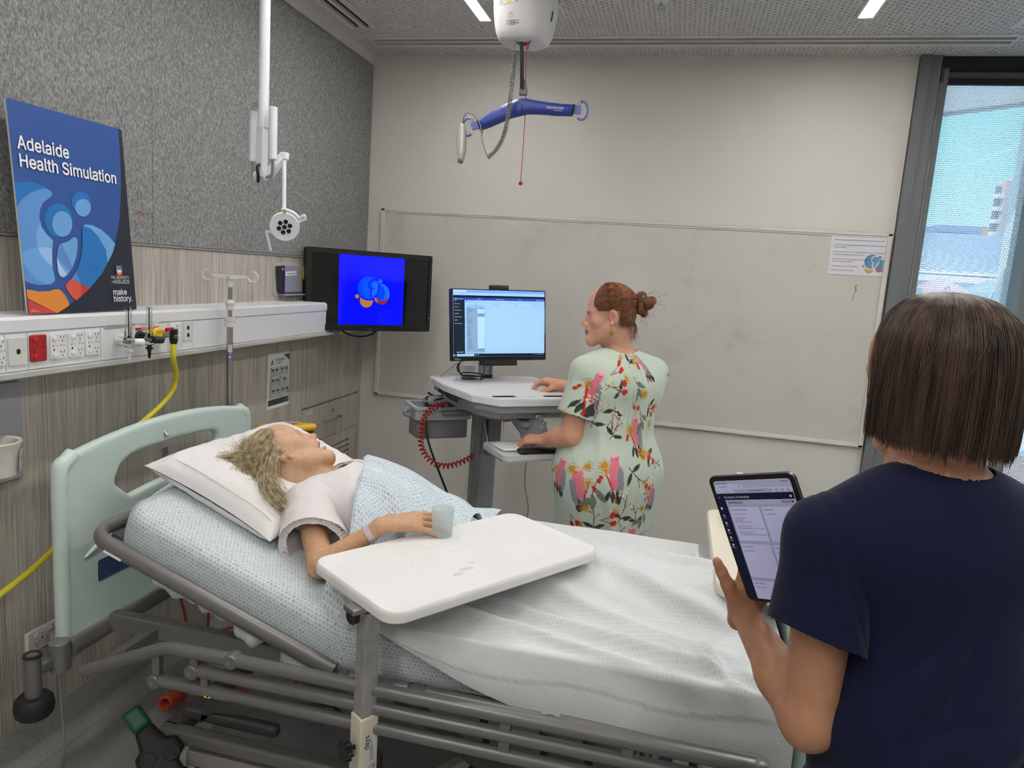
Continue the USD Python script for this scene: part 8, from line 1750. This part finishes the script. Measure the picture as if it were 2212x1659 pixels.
for s, x, y, w in (('Blood gas', 538, 482, 56), ('Laboratory results', 882, 492, 96), ('Radiology', 1255, 501, 52), ('Microbiology', 1585, 511, 66)): tx(s, (x, y), (x + w, y + 2), .004, (50, 70, 110))
for k, s in enumerate(('Menu', 'Patient summary', 'Patient notes', 'Observation charts', 'Investigations', 'Request investigations', 'Referrals', 'Drug chart & prescribing')):
    y = (405, 462, 520, 580, 640, 700, 760, 822)[k]; tx(s, (168 + k, y + 2), (168 + k + (40, 100, 78, 128, 84, 134, 56, 144)[k], y + 4), .0045, (196, 206, 220))
qz([(390, 520), (722, 532), (732, 1330), (402, 1335)], (128, 160, 190)); qz([(592, 556), (722, 560), (728, 1266), (602, 1264)], (172, 208, 240)); qz([(594, 636), (722, 640), (722, 696), (594, 694)], (116, 144, 174)); qz([(602, 1264), (728, 1266), (732, 1300), (603, 1300)], (116, 144, 174))
for k in range(28): y = 556 + k * 28; qz([(392, y), (722 + k * .3, y + 3), (722 + k * .3, y + 5), (392, y + 2)], (104, 134, 166))
for k, s in enumerate(('Sample type', 'Temperature', 'FiO2', '', 'Time', 'pH', 'pCO2 mmHg', 'pO2 mmHg', 'HCO3 mmol/L', 'BE mmol/L', '', 'O2 sat', 'tHb g/L', 'Hct %', 'O2Hb %', 'COHb %', 'MetHb %', 'HHb %', '', 'Na mmol/L', 'K mmol/L', 'Ca mmol/L', 'Cl mmol/L', 'Glu mmol/L', 'Lac mmol/L', 'Creat umol/L')):
    y = 574 + k * 28 - (0 if k < 4 else 2)
    if s: tx(s, (402 + k * .3, y), (402 + k * .3 + 8.5 * len(s), y + 1), .0044, (36, 50, 74)); 
    if s and k > 4 and k % 3 != 1: tx('-', (610, y + 2), (616, y + 2), .003, (60, 80, 110))
tx('Venous gas', (620, 548), (696, 549), .004, (36, 50, 74)); tx('12:44', (636, 577), (680, 578), .004, (36, 50, 74))
qz([(1768, 545), (1778, 545), (1784, 1002), (1775, 1002)], (76, 104, 140)); qz([(160, 1366), (1792, 1336), (1793, 1388), (160, 1416)], (20, 28, 44)); qz([(205, 1370), (520, 1364), (522, 1404), (206, 1411)], (150, 194, 232)); tx('Type here to search', (245, 1394), (365, 1392), .004, (70, 100, 140)); qz([(175, 1380), (192, 1380), (192, 1398), (175, 1398)], (200, 214, 230))
q.poly(Point(hm_([(224, 1340)])[0]).buffer(.004), (130, 180, 226)); tx('SimEHR', (245, 1346), (328, 1345), .006, (170, 190, 214)); qz([(532, 1372), (555, 1372), (555, 1394), (532, 1394)], (120, 160, 200)); qz([(582, 1371), (606, 1371), (606, 1393), (582, 1393)], (90, 160, 180)); tx('^ o # = 12:46 PM', (1552, 1366), (1750, 1360), .004, (170, 186, 206))
printed(mo, q, MFm @ trans(0, 0, .0002), paintmat('monitor_screen', .5, emit=.62, spec=.05), 'screen_picture')
q = Print(); (x0, y0), (x1, _) = hm_([(176, 1480), (290, 1478)]); q.text('ThinkCentre', x0, y0, .0085, (176, 178, 182), True, width=x1 - x0); [q.rect(mw - .065 + k * .018, -mh + .0085, mw - .058 + k * .018, -mh + .0095, (90, 92, 96)) for k in range(3)]; printed(mo, q, MFm @ trans(0, 0, .0002), M_print, 'brand_mark')
mo.part('stand_post', tf([rbox(-.035, .035, .27, .31, TZ, TZ + .24, .004), rbox(-.03, .03, .19, .30, TZ + .20, TZ + .26, .006)], CF), M_clt)
mo.part('stand_slot', tf([box(-.018, -.015, .268, .2705, TZ + .0, TZ + .18), box(.015, .018, .268, .2705, TZ + .0, TZ + .18), rbox(-.03, .03, .26, .27, TZ, TZ + .018, .002)], CF), M_black)
mo.part('power_brick', tf([rbox(-.13, -.07, .25, .31, TZ, TZ + .07, .008)], CF), M_white)
mo.part('cable', [tf(tube([(-.12 + .055 * math.cos(a), .16 + .042 * math.sin(a), TZ + .006 + .0022 * a) for a in np.linspace(.3, 15.5, 70)], .0032, 7), CF)], M_black)
mo.part('cable', tf(tube(spline([(-.17, .17, TZ + .03), (-.19, .20, TZ + .06), (-.15, .22, TZ + .10), (-.08, .22, TZ + .115), (-.03, .20, TZ + .15)], 30), .0032, 7), CF), M_black)
mo.part('cable', tf(tube(spline([(-.18, .17, TZ + .03), (-.18, .20, TZ + .08), (-.12, .22, TZ + .12), (-.05, .20, TZ + .16)], 30), .003, 7), CF), M_black)
mo.part('grey_lead', tf(tube([(-.24, .30, TZ + .002), (-.17, .28, TZ + .07), (-.10, .20, TZ + .12)], .002, 6), CF), M_coil)
# ------------------------------------------------------------------ outside the window
one('ground', box(-60, 160, .5, 260, -7.2, -7.0), mat('plaza_paving', (206, 202, 196), .8, vary=(.8, .06)), 'pale paved plaza outside the window', 'paving')
so = Thing('overhanging_roof', 'pale perforated soffit of the overhanging roof outside the window', 'roof', (4, 2.5, 3.6))
so.part('soffit', extr(Polygon([(.5, .25), (8.5, .25), (4.87, 3.41), (4.34, 3.87), (.5, 7.2)]), .08, trans(0, 0, 3.6)), mat('soffit_cream', (204, 198, 192), .7, vary=(6, .12)))
so.part('fascia', sweep([(8.5, .27, 3.62), (.5, 7.2, 3.62)], [(-.03, -.05), (.03, -.05), (.03, .12), (-.03, .12)], up=(0, 0, 1)), mat('fascia_grey', (124, 122, 128), .6))
TR = trans(40.95, 104, 0) @ rotz(.62) @ trans(-40.95, -104, 0)
bt = Thing('apartment_tower', 'pink and cream apartment tower with rows of square windows', 'building', (46, 110, -7))
MT = mat('tower_pink', (214, 188, 176), .8); MT2 = mat('tower_cream', (232, 216, 190), .8); MW = mat('tower_glass', (70, 92, 122), .25)
bt.part('wall', extr(Polygon([(40.95, 104), (57.2, 115.6), (60.6, 125), (45, 113.2)]), 24.7, trans(0, 0, -7)), MT); bt.part('shaft', tf(box(42.0, 43.2, 103.4, 104, -7, 18.3), TR), mat('tower_rose', (206, 172, 166), .8)); bt.part('crown', tf(box(43.3, 58, 103.6, 105, 17.7, 18.6), TR), MT2)
for k in range(9):
    z = 3.6 + k * 1.62
    for x in (41.1, 43.4, 45.0, 46.6):
        w = bt.part('window', tf(box(x, x + .75, 103.75, 104.05, z, z + .85), TR), MW)
        sub(w, 'balcony', tf(box(x - .12, x + .95, 103.3, 104, z - .6, z - .08), bt.M @ TR), MT2)
ob = Thing('office_block', 'low blue-grey office block beyond the metal roof', 'building', (38, 118, -7))
ob.part('lower_wing', box(36.4, 41.6, 112, 124, -7, 11.7), mat('office_blue', (120, 142, 178), .5)); ob.part('upper_wing', box(39.2, 46, 118, 130, -7, 13.6), mat('office_blue2', (104, 132, 180), .45)); ob.part('roof_slab', box(37, 41, 111.5, 124, 11.7, 12.1), mat('slab_navy', (82, 96, 128), .5)); ob.part('brick_core', box(42.5, 43.9, 110, 111.5, -7, 12.6), mat('brick_orange', (188, 136, 116), .8))
for k in range(2): ob.part('window_band', box(36.5, 41.5, 111.9, 112, 9.2 + k * 1.1, 9.8 + k * 1.1), mat('office_glass', (84, 108, 150), .2))
rf = Thing('metal_roof', 'white ribbed metal roof of the hall across the plaza', 'roof', (24, 62, 1))
RF = frame((-4, 48, 3.55), (1, 0, .012), unit(V(0, 47, 6.25)))
rf.part('roof_sheet', tf(box(0, 90, 0, 47.5, -.15, 0), RF), mat('roof_white', (226, 230, 234), .6)); rf.part('rib', tf([box(x, x + .16, 0, 47.5, 0, .10) for x in np.arange(0, 64, .62)], RF), mat('roof_rib', (150, 164, 182), .6), kind='stuff')
rf.part('gutter', box(-4, 80, 47.4, 48, 3.2, 3.56), mat('gutter_white', (236, 238, 240), .5)); rf.part('hall_wall', box(-4, 80, 50, 51, -7, 3.3), mat('hall_wall', (190, 196, 204), .7))
for i, (x, nm, col) in enumerate(((15.35, 'pink', (214, 164, 178)), (17.65, 'blue-grey', (152, 172, 198)), (19.95, 'pink', (214, 164, 178)))):
    mk = Thing('marquee', f'{("left pink", "blue-grey", "far right pink")[i]} peaked marquee in front of the hall', 'marquee', (x, 38, -7)); mn = 'canopy_' + nm.replace('-', '_')
    r4 = [(x - 1.1, 36.9, 2.45), (x + 1.1, 36.9, 2.45), (x + 1.1, 39.1, 2.45), (x - 1.1, 39.1, 2.45)]; ap = (x, 38, 3.16)
    mk.part('canopy', (np.array(r4 + [ap]), np.array([(0, 1, 4), (1, 2, 4), (2, 3, 4), (3, 0, 4)])), mat(mn, col, .7), smooth=False)
    mk.part('valance', box(x - 1.1, x + 1.1, 36.88, 36.92, 2.25, 2.46), mat(mn, col, .7))
    for d in (-1.08, 1.08): mk.part('pole', cyl((x + d, 36.9, -7), (x + d, 36.9, 2.45), .03), M_offwhite)
    mk.part('guy_strut', cyl((x, 36.85, 3.16), (x - .95, 36.6, .5), .03), M_offwhite); mk.part('guy_strut', cyl((x, 36.85, 3.16), (x + .6, 36.6, .5), .03), M_offwhite)
    mk.part('lower_band', box(x - 1.1, x + 1.1, 38, 38.1, 1.5, 1.85), mat('band_pink', (206, 152, 168), .7))
gl = Thing('facade_post', 'white steel post of the outer facade beside the window', 'post', (4.15, 1.15, -7))
gl.part('post', box(4.055, 4.125, 1.1, 1.2, -7, 3.6), mat('post_white', (228, 232, 236), .45)); gl.part('blue_edge', box(4.125, 4.15, 1.1, 1.2, -7, 3.6), mat('post_blue', (120, 160, 214), .4))
bn_ = Thing('bar_banner', 'orange banner with white BAR lettering down on the plaza', 'banner', (6.2, 6.2, -4))
BF = frame((5.50, 4.2, -.30), (.96, .1, -.26), (.16, .0, 1))
bn_.part('panel', tf(box(-.25, 1.2, -.30, .52, -.03, 0), BF), mat('banner_orange', (226, 104, 44), .6)); bn_.part('post', [cyl((5.4, 4.5, -7), (5.4, 4.5, -.4), .05)], M_offwhite); bn_.part('post', cyl((6.5, 4.5, -7), (6.5, 4.5, -.6), .05), M_offwhite)
q = Print(); q.text('BAR', .02, .0, .22, (244, 240, 232), True); printed(bn_, q, BF @ trans(0, 0, .002), M_print, 'lettering')
